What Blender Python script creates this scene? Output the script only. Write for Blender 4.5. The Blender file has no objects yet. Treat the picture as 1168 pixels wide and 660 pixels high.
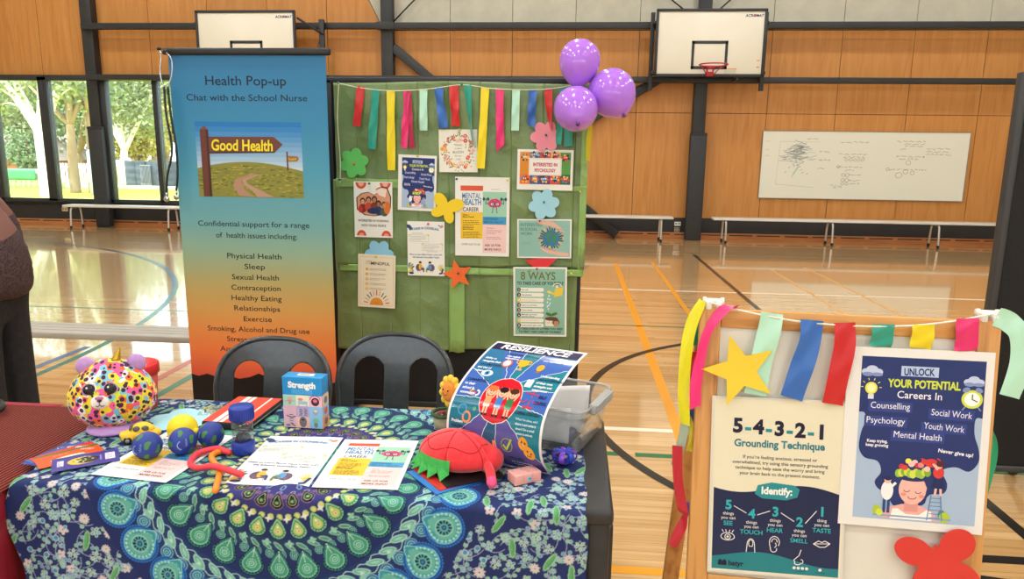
import bpy, bmesh, math, random
import numpy as np
from mathutils import Vector, Matrix, Euler

PI = math.pi
rad = math.radians
sc = bpy.context.scene
COL = sc.collection
random.seed(7)

# ------------------------------------------------------------------ helpers
def lin(c):
    return c / 12.92 if c <= .04045 else ((c + .055) / 1.055) ** 2.4

def rgb(h):
    if isinstance(h, str):
        return tuple(lin(int(h[i:i + 2], 16) / 255) for i in (0, 2, 4))
    return tuple(lin(c / 255) for c in h)

_mats = {}
def mat(h, rough=.5, metal=0., spec=.5, coat=0., sheen=0., name=None, emit=0.):
    key = (h, rough, metal, spec, coat, sheen, emit)
    if key in _mats:
        return _mats[key]
    m = bpy.data.materials.new(name or 'paint')
    m.use_nodes = True
    b = m.node_tree.nodes['Principled BSDF']
    c = rgb(h)
    b.inputs['Base Color'].default_value = (*c, 1)
    b.inputs['Roughness'].default_value = rough
    b.inputs['Metallic'].default_value = metal
    b.inputs['Specular IOR Level'].default_value = spec
    b.inputs['Coat Weight'].default_value = coat
    b.inputs['Coat Roughness'].default_value = .1
    b.inputs['Sheen Weight'].default_value = sheen
    if emit:
        b.inputs['Emission Color'].default_value = (*c, 1)
        b.inputs['Emission Strength'].default_value = emit
    _mats[key] = m
    return m

class NT:
    """small node-tree helper on a fresh material"""
    def __init__(s, name):
        s.m = bpy.data.materials.new(name); s.m.use_nodes = True
        s.t = s.m.node_tree; s.b = s.t.nodes['Principled BSDF']
        s.out = s.t.nodes['Material Output']
    def n(s, typ, **kw):
        nd = s.t.nodes.new(typ)
        for k, v in kw.items():
            if k.startswith('i_'):
                nd.inputs[k[2:].replace('_', ' ')].default_value = v
            else:
                setattr(nd, k, v)
        return nd
    def l(s, a, ao, b, bi):
        s.t.links.new(a.outputs[ao], b.inputs[bi])
    def coord(s, kind='Object', scale=(1, 1, 1), rot=(0, 0, 0)):
        tc = s.n('ShaderNodeTexCoord'); mp = s.n('ShaderNodeMapping')
        mp.inputs['Scale'].default_value = scale
        mp.inputs['Rotation'].default_value = rot
        s.l(tc, kind, mp, 'Vector'); return mp
    def ramp(s, stops, interp='LINEAR'):
        r = s.n('ShaderNodeValToRGB'); cr = r.color_ramp; cr.interpolation = interp
        while len(cr.elements) > 1: cr.elements.remove(cr.elements[0])
        cr.elements[0].position = stops[0][0]; cr.elements[0].color = (*rgb(stops[0][1]), 1)
        for p, c in stops[1:]:
            e = cr.elements.new(p); e.color = (*rgb(c), 1)
        return r
    def bump(s, src, so, strength=.2, dist=.01):
        b = s.n('ShaderNodeBump'); b.inputs['Strength'].default_value = strength
        b.inputs['Distance'].default_value = dist
        s.l(src, so, b, 'Height'); s.l(b, 'Normal', s.b, 'Normal'); return b
    def set(s, **kw):
        for k, v in kw.items():
            s.b.inputs[k.replace('_', ' ')].default_value = v

def noisy(name, c1, c2, scale=(8, 8, 8), rough=.6, bump=0., bdist=.005, detail=4, spec=.5, sheen=0., rot=(0, 0, 0), nscale=1.):
    t = NT(name); mp = t.coord('Object', scale, rot)
    no = t.n('ShaderNodeTexNoise'); no.inputs['Scale'].default_value = nscale; no.inputs['Detail'].default_value = detail
    t.l(mp, 'Vector', no, 'Vector')
    r = t.ramp([(.3, c1), (.7, c2)]); t.l(no, 'Fac', r, 'Fac'); t.l(r, 'Color', t.b, 'Base Color')
    t.set(Roughness=rough); t.b.inputs['Specular IOR Level'].default_value = spec
    t.b.inputs['Sheen Weight'].default_value = sheen
    if bump: t.bump(no, 'Fac', bump, bdist)
    return t.m

def clear_mat(name, tint, gloss=.12, haze=0., rough=.03):
    """see-through plastic or pane: transparent + a little gloss (+ a little milky diffuse)"""
    m = bpy.data.materials.new(name); m.use_nodes = True; t = m.node_tree
    for n in list(t.nodes):
        if n.type != 'OUTPUT_MATERIAL': t.nodes.remove(n)
    out = t.nodes['Material Output']
    tr = t.nodes.new('ShaderNodeBsdfTransparent'); tr.inputs[0].default_value = (*rgb(tint), 1)
    gl = t.nodes.new('ShaderNodeBsdfGlossy'); gl.inputs['Roughness'].default_value = rough
    lw0 = t.nodes.new('ShaderNodeLayerWeight'); pw = t.nodes.new('ShaderNodeMath'); pw.operation = 'POWER'; pw.inputs[1].default_value = 3
    t.links.new(lw0.outputs['Facing'], pw.inputs[0]); lw = t.nodes.new('ShaderNodeMath'); lw.operation = 'MULTIPLY_ADD'; lw.inputs[1].default_value = .85; lw.inputs[2].default_value = .05; t.links.new(pw.outputs[0], lw.inputs[0])
    mx = t.nodes.new('ShaderNodeMixShader')
    t.links.new(lw.outputs[0], mx.inputs[0])
    t.links.new(tr.outputs[0], mx.inputs[1]); t.links.new(gl.outputs[0], mx.inputs[2])
    last = mx
    if haze:
        df = t.nodes.new('ShaderNodeBsdfDiffuse'); df.inputs[0].default_value = (.8, .82, .84, 1)
        m2 = t.nodes.new('ShaderNodeMixShader'); m2.inputs[0].default_value = haze
        t.links.new(mx.outputs[0], m2.inputs[1]); t.links.new(df.outputs[0], m2.inputs[2]); last = m2
    t.links.new(last.outputs[0], out.inputs[0])
    return m

class MB:
    """collects shapes into ONE mesh"""
    def __init__(s, m=None):
        s.v = []; s.f = []; s.mi = []; s.sm = []; s.mats = []; s.cur = 0
        if m: s.m(m)
    def m(s, m):
        if m not in s.mats: s.mats.append(m)
        s.cur = s.mats.index(m); return s
    def add(s, vs, fs, smooth=False):
        b = len(s.v); s.v.extend(tuple(v) for v in vs)
        for f in fs:
            s.f.append(tuple(b + i for i in f)); s.mi.append(s.cur); s.sm.append(smooth)
        return s
    def box(s, c, d, bev=0., rot=None, seg=2):
        bm = bmesh.new(); bmesh.ops.create_cube(bm, size=1)
        bmesh.ops.scale(bm, vec=d, verts=bm.verts)
        if bev:
            bmesh.ops.bevel(bm, geom=bm.edges[:], offset=bev, segments=seg, affect='EDGES', profile=.5)
        Mx = Matrix.Translation(c) @ (rot.to_4x4() if rot is not None else Matrix())
        bm.verts.index_update()
        s.add([Mx @ v.co for v in bm.verts], [[v.index for v in f.verts] for f in bm.faces], bool(bev))
        bm.free(); return s
    def box2(s, a, b, bev=0.):
        return s.box([(a[i] + b[i]) / 2 for i in range(3)], [abs(b[i] - a[i]) for i in range(3)], bev)
    def tube(s, pts, r, seg=10, caps=True, closed=False, smooth=True, flat=1.):
        pts = [Vector(p) for p in pts]; n = len(pts)
        rs = r if isinstance(r, (list, tuple)) else [r] * n
        T = []
        for i in range(n):
            a = pts[(i - 1) % n] if (closed or i > 0) else pts[0]
            b = pts[(i + 1) % n] if (closed or i < n - 1) else pts[-1]
            d = (b - a); T.append(d.normalized() if d.length > 1e-9 else Vector((0, 0, 1)))
        up = Vector((0, 0, 1)) if abs(T[0].z) < .9 else Vector((0, 1, 0))
        N = (up - T[0] * up.dot(T[0])).normalized(); vs = []
        for i in range(n):
            N = (N - T[i] * N.dot(T[i]))
            N = N.normalized() if N.length > 1e-6 else T[i].orthogonal().normalized()
            B = T[i].cross(N)
            for k in range(seg):
                a = 2 * PI * k / seg
                vs.append(pts[i] + (N * math.cos(a) * flat + B * math.sin(a)) * rs[i])
        fs = []
        for i in range(n if closed else n - 1):
            j = (i + 1) % n
            for k in range(seg):
                l = (k + 1) % seg
                fs.append((i * seg + k, i * seg + l, j * seg + l, j * seg + k))
        if caps and not closed:
            fs.append(tuple(range(seg))[::-1]); fs.append(tuple((n - 1) * seg + k for k in range(seg)))
        return s.add(vs, fs, smooth)
    def lathe(s, prof, seg=28, c=(0, 0, 0), Mx=None, sx=1., sy=1.):
        vs = []; fs = []; Mx = Mx or Matrix()
        for (r, z) in prof:
            for k in range(seg):
                a = 2 * PI * k / seg
                vs.append(Mx @ Vector((c[0] + r * math.cos(a) * sx, c[1] + r * math.sin(a) * sy, c[2] + z)))
        for i in range(len(prof) - 1):
            for k in range(seg):
                l = (k + 1) % seg
                fs.append((i * seg + k, i * seg + l, (i + 1) * seg + l, (i + 1) * seg + k))
        if prof[0][0] > 1e-6: fs.append(tuple(range(seg))[::-1])
        if prof[-1][0] > 1e-6: fs.append(tuple((len(prof) - 1) * seg + k for k in range(seg)))
        return s.add(vs, fs, True)
    def ell(s, c, r, seg=24, rings=14, rot=None, fn=None):
        if not hasattr(r, '__len__'): r = (r, r, r)
        vs = []; fs = []; q = rot if rot is not None else Matrix.Identity(3)
        for i in range(rings + 1):
            t = PI * i / rings
            for k in range(seg):
                a = 2 * PI * k / seg
                p = Vector((math.sin(t) * math.cos(a), math.sin(t) * math.sin(a), -math.cos(t)))
                if fn: p = fn(p)
                vs.append(Vector(c) + q @ Vector((p.x * r[0], p.y * r[1], p.z * r[2])))
        for i in range(rings):
            for k in range(seg):
                l = (k + 1) % seg
                fs.append((i * seg + k, i * seg + l, (i + 1) * seg + l, (i + 1) * seg + k))
        return s.add(vs, fs, True)
    def prism(s, out, t, Mx=None):
        """outline (2D, counter-clockwise) extruded from z=0 to z=t"""
        Mx = Mx or Matrix(); n = len(out)
        vs = [Mx @ Vector((x, y, 0)) for x, y in out] + [Mx @ Vector((x, y, t)) for x, y in out]
        fs = [tuple(range(n))[::-1], tuple(range(n, 2 * n))]
        for i in range(n):
            j = (i + 1) % n; fs.append((i, j, n + j, n + i))
        return s.add(vs, fs)
    def grid(s, fn, nu, nv, smooth=True, wrap=False):
        vs = [fn(i / nu, j / nv) for j in range(nv + 1) for i in range(nu + 1)]
        fs = [(j * (nu + 1) + i, j * (nu + 1) + i + 1, (j + 1) * (nu + 1) + i + 1, (j + 1) * (nu + 1) + i) for j in range(nv) for i in range(nu)]
        return s.add(vs, fs, smooth)
    def build(s, name, parent=None, loc=None, rot=None):
        me = bpy.data.meshes.new(name)
        me.from_pydata([tuple(v) for v in s.v], [], s.f)
        for m in s.mats: me.materials.append(m)
        me.polygons.foreach_set('material_index', s.mi)
        me.polygons.foreach_set('use_smooth', s.sm)
        me.update()
        o = bpy.data.objects.new(name, me); COL.objects.link(o)
        if parent: o.parent = parent
        if loc: o.location = loc
        if rot: o.rotation_euler = rot
        return o

def tag(o, label, cat, group=None, kind=None):
    o['label'] = label; o['category'] = cat
    if group: o['group'] = group
    if kind: o['kind'] = kind
    return o

def thing(name, label, cat, loc=(0, 0, 0), rot=(0, 0, 0), group=None):
    o = bpy.data.objects.new(name, None); COL.objects.link(o)
    o.empty_display_size = .05; o.location = loc; o.rotation_euler = rot
    return tag(o, label, cat, group)

def struct(o, label=None):
    o['kind'] = 'structure'
    if label: o['label'] = label
    return o

def solid(o, t, offset=0):
    md = o.modifiers.new('thickness', 'SOLIDIFY'); md.thickness = t; md.offset = offset; return o

def subd(o, n=1):
    md = o.modifiers.new('smooth', 'SUBSURF'); md.levels = n; md.render_levels = n; return o

def copy_thing(src, loc, rot, label, group=None):
    r = src.copy(); COL.objects.link(r); r.location = loc; r.rotation_euler = rot
    r['label'] = label
    if group: r['group'] = group
    for ch in list(src.children):
        c = ch.copy(); COL.objects.link(c); c.parent = r
        for g in list(ch.children):
            d = g.copy(); COL.objects.link(d); d.parent = c
    return r

def spline(pts, n=8):
    """Catmull-Rom through the points"""
    P = [Vector(p) for p in pts]; out = []
    for i in range(len(P) - 1):
        p0 = P[max(i - 1, 0)]; p1 = P[i]; p2 = P[i + 1]; p3 = P[min(i + 2, len(P) - 1)]
        for k in range(n):
            t = k / n
            out.append(.5 * ((2 * p1) + (p2 - p0) * t + (2 * p0 - 5 * p1 + 4 * p2 - p3) * t * t + (3 * p1 - p0 - 3 * p2 + p3) * t ** 3))
    out.append(P[-1]); return out

# ---- text outlines as flat meshes
_txt = {}
def text_mesh(body, bold=0., shear=0.):
    key = (body, bold, shear)
    if key in _txt: return _txt[key]
    cu = bpy.data.curves.new('lettering', 'FONT'); cu.body = body
    cu.resolution_u = 3; cu.offset = bold; cu.shear = shear; cu.size = 1; cu.fill_mode = 'FRONT'
    o = bpy.data.objects.new('lettering', cu); COL.objects.link(o)
    dg = bpy.context.evaluated_depsgraph_get(); ev = o.evaluated_get(dg); me = ev.to_mesh()
    vs = [(v.co.x, v.co.y) for v in me.vertices]; fs = [tuple(p.vertices) for p in me.polygons]
    ev.to_mesh_clear(); bpy.data.objects.remove(o); bpy.data.curves.remove(cu)
    xs = [v[0] for v in vs] or [0, 1]
    _txt[key] = (vs, fs, min(xs), max(xs)); return _txt[key]

LAYER = .0002
class Print:
    """a printed sheet: paper + flat ink shapes on it, all in one mesh. Canvas in mm, origin bottom-left."""
    def __init__(s, w, h, W=210., H=297., paper='f2f0ea', rough=.35, t=.0008, div=None):
        s.k = w / W; s.ky = h / H; s.W = W; s.H = H; s.rough = rough; s.mb = MB(mat(paper, rough)); s.div = div; s.q = 0
        if div:
            nx, ny = div
            s.mb.grid(lambda a, b: (a * w, b * h, 0), nx, ny, False)
            s.mb.grid(lambda a, b: ((1 - a) * w, b * h, -t), nx, ny, False)
        else:
            s.mb.box((w / 2, h / 2, -t / 2), (w, h, t))
    def _c(s, c): s.mb.m(mat(c, s.rough, spec=.3, name='ink'))
    def _z(s, L):
        s.q = getattr(s, 'q', 0) + 1; return LAYER * L + 8e-7 * s.q
    def poly(s, pts, c, L=1):
        s._c(c); z = s._z(L)
        s.mb.add([(x * s.k, y * s.ky, z) for x, y in pts], [tuple(range(len(pts)))])
    def rect(s, x0, y0, x1, y1, c, L=1):
        if s.div:
            s._c(c); z = s._z(L); nx = max(1, int(abs(x1 - x0) / s.W * s.div[0])); ny = max(1, int(abs(y1 - y0) / s.H * s.div[1] + .5))
            s.mb.grid(lambda a, b: ((x0 + a * (x1 - x0)) * s.k, (y0 + b * (y1 - y0)) * s.ky, z), nx, ny, False)
        else:
            s.poly([(x0, y0), (x1, y0), (x1, y1), (x0, y1)], c, L)
    def ell(s, x, y, rx, ry, c, L=2, n=24, rot=0., a0=0., a1=2 * PI):
        cr, sr = math.cos(rot), math.sin(rot); P = []
        full = abs(a1 - a0 - 2 * PI) < 1e-6
        for i in range(n if full else n + 1):
            a = a0 + (a1 - a0) * i / n; u, v = rx * math.cos(a), ry * math.sin(a)
            P.append((x + u * cr - v * sr, y + u * sr + v * cr))
        s.poly(P, c, L)
    def line(s, pts, w, c, L=3):
        s._c(c)
        for (x0, y0), (x1, y1) in zip(pts[:-1], pts[1:]):
            d = math.hypot(x1 - x0, y1 - y0) or 1; nx, ny = -(y1 - y0) / d * w / 2, (x1 - x0) / d * w / 2
            ex, ey = (x1 - x0) / d * w * .2, (y1 - y0) / d * w * .2
            s.poly([(x0 + nx - ex, y0 + ny - ey), (x0 - nx - ex, y0 - ny - ey), (x1 - nx + ex, y1 - ny + ey), (x1 + nx + ex, y1 + ny + ey)], c, L)
    def arc(s, x, y, rx, ry, a0, a1, w, c, L=3, n=14):
        s.line([(x + rx * math.cos(a0 + (a1 - a0) * i / n), y + ry * math.sin(a0 + (a1 - a0) * i / n)) for i in range(n + 1)], w, c, L)
    def text(s, t, x, y, size, c, L=4, al='c', bold=0., xs=1., shear=0., rot=0., width=None, arch=0.):
        if 'M' in t or 'W' in t: bold = min(bold, .012)
        vs, fs, a, b = text_mesh(t, bold, shear); s._c(c); z = s._z(L)
        if width: xs = width / ((b - a) * size)
        off = {'l': a, 'c': (a + b) / 2, 'r': b}[al]; cr, sr = math.cos(rot), math.sin(rot); V = []
        for (u, v) in vs:
            p = (u - off) * size * xs; q = v * size
            if arch: q += arch * (1 - (2 * (u - a) / (b - a) - 1) ** 2)
            V.append(((x + p * cr - q * sr) * s.k, (y + p * sr + q * cr) * s.ky, z))
        s.mb.add(V, fs)
    def para(s, x, y, w, n, lh, c, h=1.6, L=3, al='l', rnd=None):
        """lines of words too small to read: a dash per word"""
        R = rnd or random
        for i in range(n):
            ww = w * (R.uniform(.55, 1.) if i == n - 1 else R.uniform(.88, 1.)); x0 = x if al == 'l' else x - ww / 2; cx = x0
            while cx < x0 + ww - 3:
                l = min(R.uniform(5, 15), x0 + ww - cx); s.poly([(cx, y - i * lh), (cx + l, y - i * lh), (cx + l, y - i * lh + h), (cx, y - i * lh + h)], c, L); cx += l + 2.2
    def star(s, x, y, r, c, L=3, n=5, k=.42, rot=PI / 2):
        s.poly([(x + (r if i % 2 == 0 else r * k) * math.cos(rot + PI * i / n), y + (r if i % 2 == 0 else r * k) * math.sin(rot + PI * i / n)) for i in range(2 * n)], c, L)
    def build(s, name, label, cat, Mx, group=None, deform=None):
        if deform: s.mb.v = [tuple(deform(Vector(v))) for v in s.mb.v]
        o = s.mb.build(name); o.matrix_world = Mx
        return tag(o, label, cat, group)

def frame_mx(o, X, U):
    """matrix with local x along X, local y along U, z = X x U"""
    X = Vector(X).normalized(); U = Vector(U); U = (U - X * U.dot(X)).normalized(); N = X.cross(U)
    return Matrix(((X.x, U.x, N.x, o[0]), (X.y, U.y, N.y, o[1]), (X.z, U.z, N.z, o[2]), (0, 0, 0, 1)))

def wall_mx(cx, cz, w, h, y, rot=0.):
    """sheet centred at (cx, cz) on a vertical plane facing the room (-Y), rot degrees"""
    a = rad(rot); X = Vector((math.cos(a), 0, math.sin(a))); U = Vector((-math.sin(a), 0, math.cos(a)))
    o = Vector((cx, y, cz)) - X * w / 2 - U * h / 2
    return frame_mx(o, X, U)

def flat_mx(pTL, pTR, pBL, z):
    """sheet lying on the table from three corners"""
    X = Vector((pTR[0] - pTL[0], pTR[1] - pTL[1], 0)); U = Vector((pTL[0] - pBL[0], pTL[1] - pBL[1], 0))
    return frame_mx((pBL[0], pBL[1], z), X, U)

def union_outline(ells, n=140):
    """outline of ellipses (cx, cy, rx, ry, rot) that all reach the origin, as seen from it"""
    out = []
    for i in range(n):
        a = 2 * PI * i / n; dx, dy = math.cos(a), math.sin(a); best = 1e-4
        for (cx, cy, rx, ry, ro) in ells:
            c, s_ = math.cos(-ro), math.sin(-ro)
            ux, uy = (dx * c - dy * s_) / rx, (dx * s_ + dy * c) / ry
            px, py = (-cx * c + cy * s_) / rx, (-cx * s_ - cy * c) / ry
            A = ux * ux + uy * uy; Bq = 2 * (ux * px + uy * py); Cq = px * px + py * py - 1
            D = Bq * Bq - 4 * A * Cq
            if D > 0:
                t = (-Bq + math.sqrt(D)) / (2 * A)
                best = max(best, t)
        out.append((dx * best, dy * best))
    return out

def star_outline(r, k=.45, n=5, rot=PI / 2):
    return [((r if i % 2 == 0 else r * k) * math.cos(rot + PI * i / n), (r if i % 2 == 0 else r * k) * math.sin(rot + PI * i / n)) for i in range(2 * n)]
SKY, SUN, LAMP, EXPO, ROLL = 5.0, 9.5, 93.0, 0.0, 1
# ------------------------------------------------------------------ shared materials
def m_floor():
    t = NT('gym_floor_boards'); mp = t.coord('Object')
    br = t.n('ShaderNodeTexBrick'); br.offset = .37; br.offset_frequency = 3; br.squash = 1
    br.inputs['Scale'].default_value = 1; br.inputs['Mortar Size'].default_value = .0009; br.inputs['Mortar Smooth'].default_value = .3
    br.inputs['Brick Width'].default_value = 1.15; br.inputs['Row Height'].default_value = .062; br.inputs['Bias'].default_value = -.1
    br.inputs['Color1'].default_value = (*rgb('e5bc84'), 1); br.inputs['Color2'].default_value = (*rgb('cfa266'), 1)
    br.inputs['Mortar'].default_value = (*rgb('8a5c30'), 1)
    t.l(mp, 'Vector', br, 'Vector')
    mp2 = t.coord('Object', (1.2, 26, 1)); no = t.n('ShaderNodeTexNoise'); no.inputs['Scale'].default_value = 1.6; no.inputs['Detail'].default_value = 5
    t.l(mp2, 'Vector', no, 'Vector')
    r = t.ramp([(.3, 'c8c0b8'), (.7, 'ffffff')]); t.l(no, 'Fac', r, 'Fac')
    mx = t.n('ShaderNodeMix', data_type='RGBA', blend_type='MULTIPLY'); mx.inputs[0].default_value = .6
    t.l(br, 'Color', mx, 6); t.l(r, 'Color', mx, 7); t.l(mx, 2, t.b, 'Base Color')
    t.set(Roughness=.19); t.b.inputs['Coat Weight'].default_value = .9; t.b.inputs['Coat Roughness'].default_value = .05; t.b.inputs['Coat IOR'].default_value = 1.55
    mp3 = t.coord('Object', (1.1, 9, 1)); n3 = t.n('ShaderNodeTexNoise'); n3.inputs['Scale'].default_value = 1.; n3.inputs['Detail'].default_value = 2
    t.l(mp3, 'Vector', n3, 'Vector'); t.bump(n3, 'Fac', .10, .008)
    return t.m

def m_ply():
    t = NT('plywood_panel'); mp = t.coord('Object', (9, 9, .7)); no = t.n('ShaderNodeTexNoise')
    no.inputs['Scale'].default_value = 1.2; no.inputs['Detail'].default_value = 7; no.inputs['Distortion'].default_value = 1.2
    t.l(mp, 'Vector', no, 'Vector')
    r = t.ramp([(.25, 'b0742f'), (.5, 'be813d'), (.75, 'c68c48')]); t.l(no, 'Fac', r, 'Fac'); t.l(r, 'Color', t.b, 'Base Color')
    t.set(Roughness=.5); return t.m

FLOOR_M = m_floor(); PLY = m_ply()
STEEL = noisy('charcoal_steel', '222425', '2a2d2e', (3, 3, 3), .5)
PADM = noisy('charcoal_vinyl_pad', '26282a', '303234', (30, 30, 30), .62, .05)
DARKPANEL = noisy('dark_wall_lining', '232323', '2b2a2a', (4, 4, 4), .6)
CEMENT = noisy('pale_cement_sheet', 'b4b2a0', 'c0beac', (5, 5, 5), .7)
ALU = mat('c9c8c2', .35, .75, name='brushed_aluminium')
ALUP = noisy('anodised_aluminium_plank', 'd2cfc4', 'dedbd0', (2, 40, 40), .4)
SKIRT = noisy('skirting_timber', 'a8683a', 'bf7f48', (2, 20, 20), .45)
PLASTER = mat('d8d4c6', .8, name='painted_wall')
GLASS = clear_mat('window_pane', 'f2f8f6')
WY = 13.52

# ------------------------------------------------------------------ floor with court lines
mb = MB(FLOOR_M)
mb.box2((-14.2, -8.2, -.12), (12.2, 13.8, 0))
def strip(x0, y0, x1, y1, c, z=.0006):
    mb.m(mat(c, .22, name='court_line')); mb.add([(x0, y0, z), (x1, y0, z), (x1, y1, z), (x0, y1, z)], [(0, 1, 2, 3)])
def ring(cx, cy, r, w, a0, a1, c, z=.0006, n=120):
    mb.m(mat(c, .22, name='court_line')); vs = []; fs = []
    for i in range(n + 1):
        a = a0 + (a1 - a0) * i / n
        for q in (r - w / 2, r + w / 2): vs.append((cx + q * math.cos(a), cy + q * math.sin(a), z))
    for i in range(n): fs.append((2 * i, 2 * i + 1, 2 * i + 3, 2 * i + 2))
    mb.add(vs, fs)
strip(-1.2, 8.15, 11, 8.21, 'e6d8bc')
strip(-1, 3.855, 11, 3.905, 'ece0c6')
strip(-13, 6.385, 11, 6.415, '3f7a52', .0009)
strip(-1, 3.505, .27, 3.555, '2c7044', .0009); strip(.36, 3.505, 6, 3.555, '2c7044', .0009)
strip(-13, 11.50, 11, 11.53, '4c6b3a', .0009); strip(-13, 11.12, 11, 11.15, '4c5b3a', .0009)
strip(.60, 2.5, .665, 10.2, 'e39a2c', .0009); strip(1.15, 2.5, 1.20, 10.4, 'e39a2c', .0009)
strip(2.72, 7.2, 2.76, 10, 'd9a25a', .0009); strip(3.27, 7.2, 3.31, 10.3, 'd9a25a', .0009)
strip(-3, 2.44, 6, 2.49, 'e8a02e', .0012)
strip(1.89, 2.5, 1.945, 11.3, '2a2724', .0012); strip(1.4, 2.665, 6, 2.72, '2a2724', .0015)
ring(1.91, 4.30, 1.79, .055, 0, 2 * PI, '2a2724', .0018)
ring(-10.5, 4.3, 6.87, .055, -PI / 2, PI / 2, '2f6f66', .0012, 160)
ring(-10.5, 4.3, 6.86, .06, rad(28), rad(75), '2c4866', .0016, 80)
strip(-3.79, 4.3, -3.73, 5.1, '46698c', .0015); strip(-2.80, 3.9, -2.745, 5.4, 'b4503c', .0015); strip(-2.61, 3.9, -2.555, 5.4, '2f7a58', .0015)
struct(mb.build('floor'), 'glossy timber gym floor with painted court lines')

# ------------------------------------------------------------------ far wall
mb = MB(DARKPANEL)
WX0, WX1 = -13.4, -5.80            # glazed stretch
mb.box2((-14.2, WY + .02, 0), (12.2, WY + .2, .48)); mb.box2((-14.2, WY + .02, 2.84), (12.2, WY + .2, 7.6))
mb.box2((-14.2, WY + .02, .48), (WX0, WY + .2, 2.84)); mb.box2((WX1, WY + .02, .48), (12.2, WY + .2, 2.84))
def panel(x0, x1, z0, z1, m):
    mb.m(m); mb.box2((x0 + .005, WY, z0 + .005), (x1 - .005, WY + .02, z1 - .005))
mb.m(DARKPANEL); mb.box2((-14.2, WY, .12), (12.2, WY + .02, .385))
left = [-14.2, -12.6, -11.45, -10.307, -9.2, -8.09, -6.93, -5.77, -4.63, -3.465]
for a, b in zip(left[:-1], left[1:]):
    if b < -3.6:
        panel(a, b, 2.90, 7.5, PLY)
    if a > WX1 - .1: panel(a, b, .385, 2.89, PLY)
mb.m(PLY)                           # last bay before the middle column: ply cut on the slope, cement above it
def sheet(pts):
    n = len(pts)
    mb.add([(x, WY, z) for x, z in pts] + [(x, WY + .02, z) for x, z in pts], [tuple(range(n)), tuple(range(n, 2 * n))[::-1]] + [(i, i + n, (i + 1) % n + n, (i + 1) % n) for i in range(n)])
sheet([(-4.625, 2.905), (-3.47, 2.905), (-3.47, 3.70), (-3.56, 3.70), (-4.625, 5.78)])
mb.m(CEMENT); sheet([(-3.55, 3.71), (-3.40, 3.71), (-3.40, 7.5), (-5.4, 7.5), (-4.615, 5.78)])
right = [-3.465, -2.325, -1.185, -.045, 1.10, 2.21, 3.42, 4.617, 5.833, 7.04, 8.24, 9.44, 10.64, 12.2]
for a, b in zip(right[:-1], right[1:]):
    panel(a, b, .385, 2.285, PLY); panel(a, b, 2.285, 3.715, PLY); panel(a, b, 3.725, 7.5, CEMENT)
struct(mb.build('wall_far'), 'orange plywood hall wall with pale sheet above and dark base')

mb = MB(SKIRT); mb.box2((-14.2, WY - .06, 0), (12.2, WY + .02, .115), .004)
mb.m(mat('2a2018', .7))
x = -14.1
while x < 12:
    mb.box2((x, WY - .062, .075), (x + .42, WY - .055, .095)); x += .5
struct(mb.build('baseboard_far'), 'timber skirting with slotted vents along far wall')

for X in (-9.215, -3.465, 2.21, 7.91):
    mb = MB(STEEL); mb.box2((X - .108, 13.34, 0), (X + .108, WY + .01, 7.45), .006)
    struct(mb.build('column'), 'charcoal steel column on the far wall')
mb = MB(STEEL); mb.box2((-9.24, 13.235, 2.79), (12.1, 13.335, 2.89), .006); struct(mb.build('beam'), 'lower charcoal steel beam across far wall')
mb = MB(STEEL); mb.box2((-9.26, 13.235, 3.70), (12.1, 13.335, 3.81), .006)
for X in (-3.465, 2.21): mb.box2((X - .16, 13.225, 3.69), (X + .16, 13.336, 3.82), .004)
struct(mb.build('beam'), 'upper charcoal steel beam across far wall')
for a, b, r in (((-3.36, 13.40, 3.40), (.82, 13.36, .06), .085), ((2.10, 13.42, 3.24), (-3.2, 13.42, .10), .085)):
    mb = MB(STEEL); d = Vector(b) - Vector(a); L = d.length
    q = d.to_track_quat('X', 'Z').to_matrix()
    mb.box((Vector(a) + Vector(b)) / 2, (L, .10, 2 * r * .95), .012, q); mb.box(Vector(a) + d * .012, (.16, .03, .06), .004, q)
    struct(mb.build('brace_beam'), 'diagonal charcoal brace on far wall')
for a, b in (((-3.40, 13.40, 3.80), (-2.3, 13.40, 4.85)), ((2.1, 13.40, 3.84), (.9, 13.40, 4.75)), ((2.3, 13.4, 3.9), (3.5, 13.4, 5))):
    mb = MB(STEEL); mb.tube([a, b], .014, 8); struct(mb.build('brace_beam'), 'thin steel tie rod high on far wall')

# windows
def window(i, x0, x1, fl, fr):
    z0, z1 = .48, 2.86
    mb = MB(STEEL)
    mb.box2((x0, WY - .13, z0), (x0 + fl, WY + .02, z1), .004); mb.box2((x1 - fr, WY - .13, z0), (x1, WY + .02, z1), .004)
    mb.box2((x0, WY - .13, 2.79), (x1, WY + .02, z1 + .03), .004); mb.box2((x0, WY - .13, z0 - .02), (x1, WY + .02, z0 + .05), .004)
    o = struct(mb.build('window_%d' % i)); g = MB(GLASS); g.box2((x0 + fl, WY - .055, z0 + .05), (x1 - fr, WY - .047, 2.79)); gl = g.build('pane', o); gl['kind'] = 'structure'
window(1, -13.4, -11.38, .09, .08); window(2, -11.38, -10.27, .08, .09); window(3, -10.27, -9.21, .09, .07)
window(4, -9.21, -8.01, .21, .045); window(5, -8.01, -6.93, .045, .045); window(6, -6.93, -5.80, .045, .12)

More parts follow.
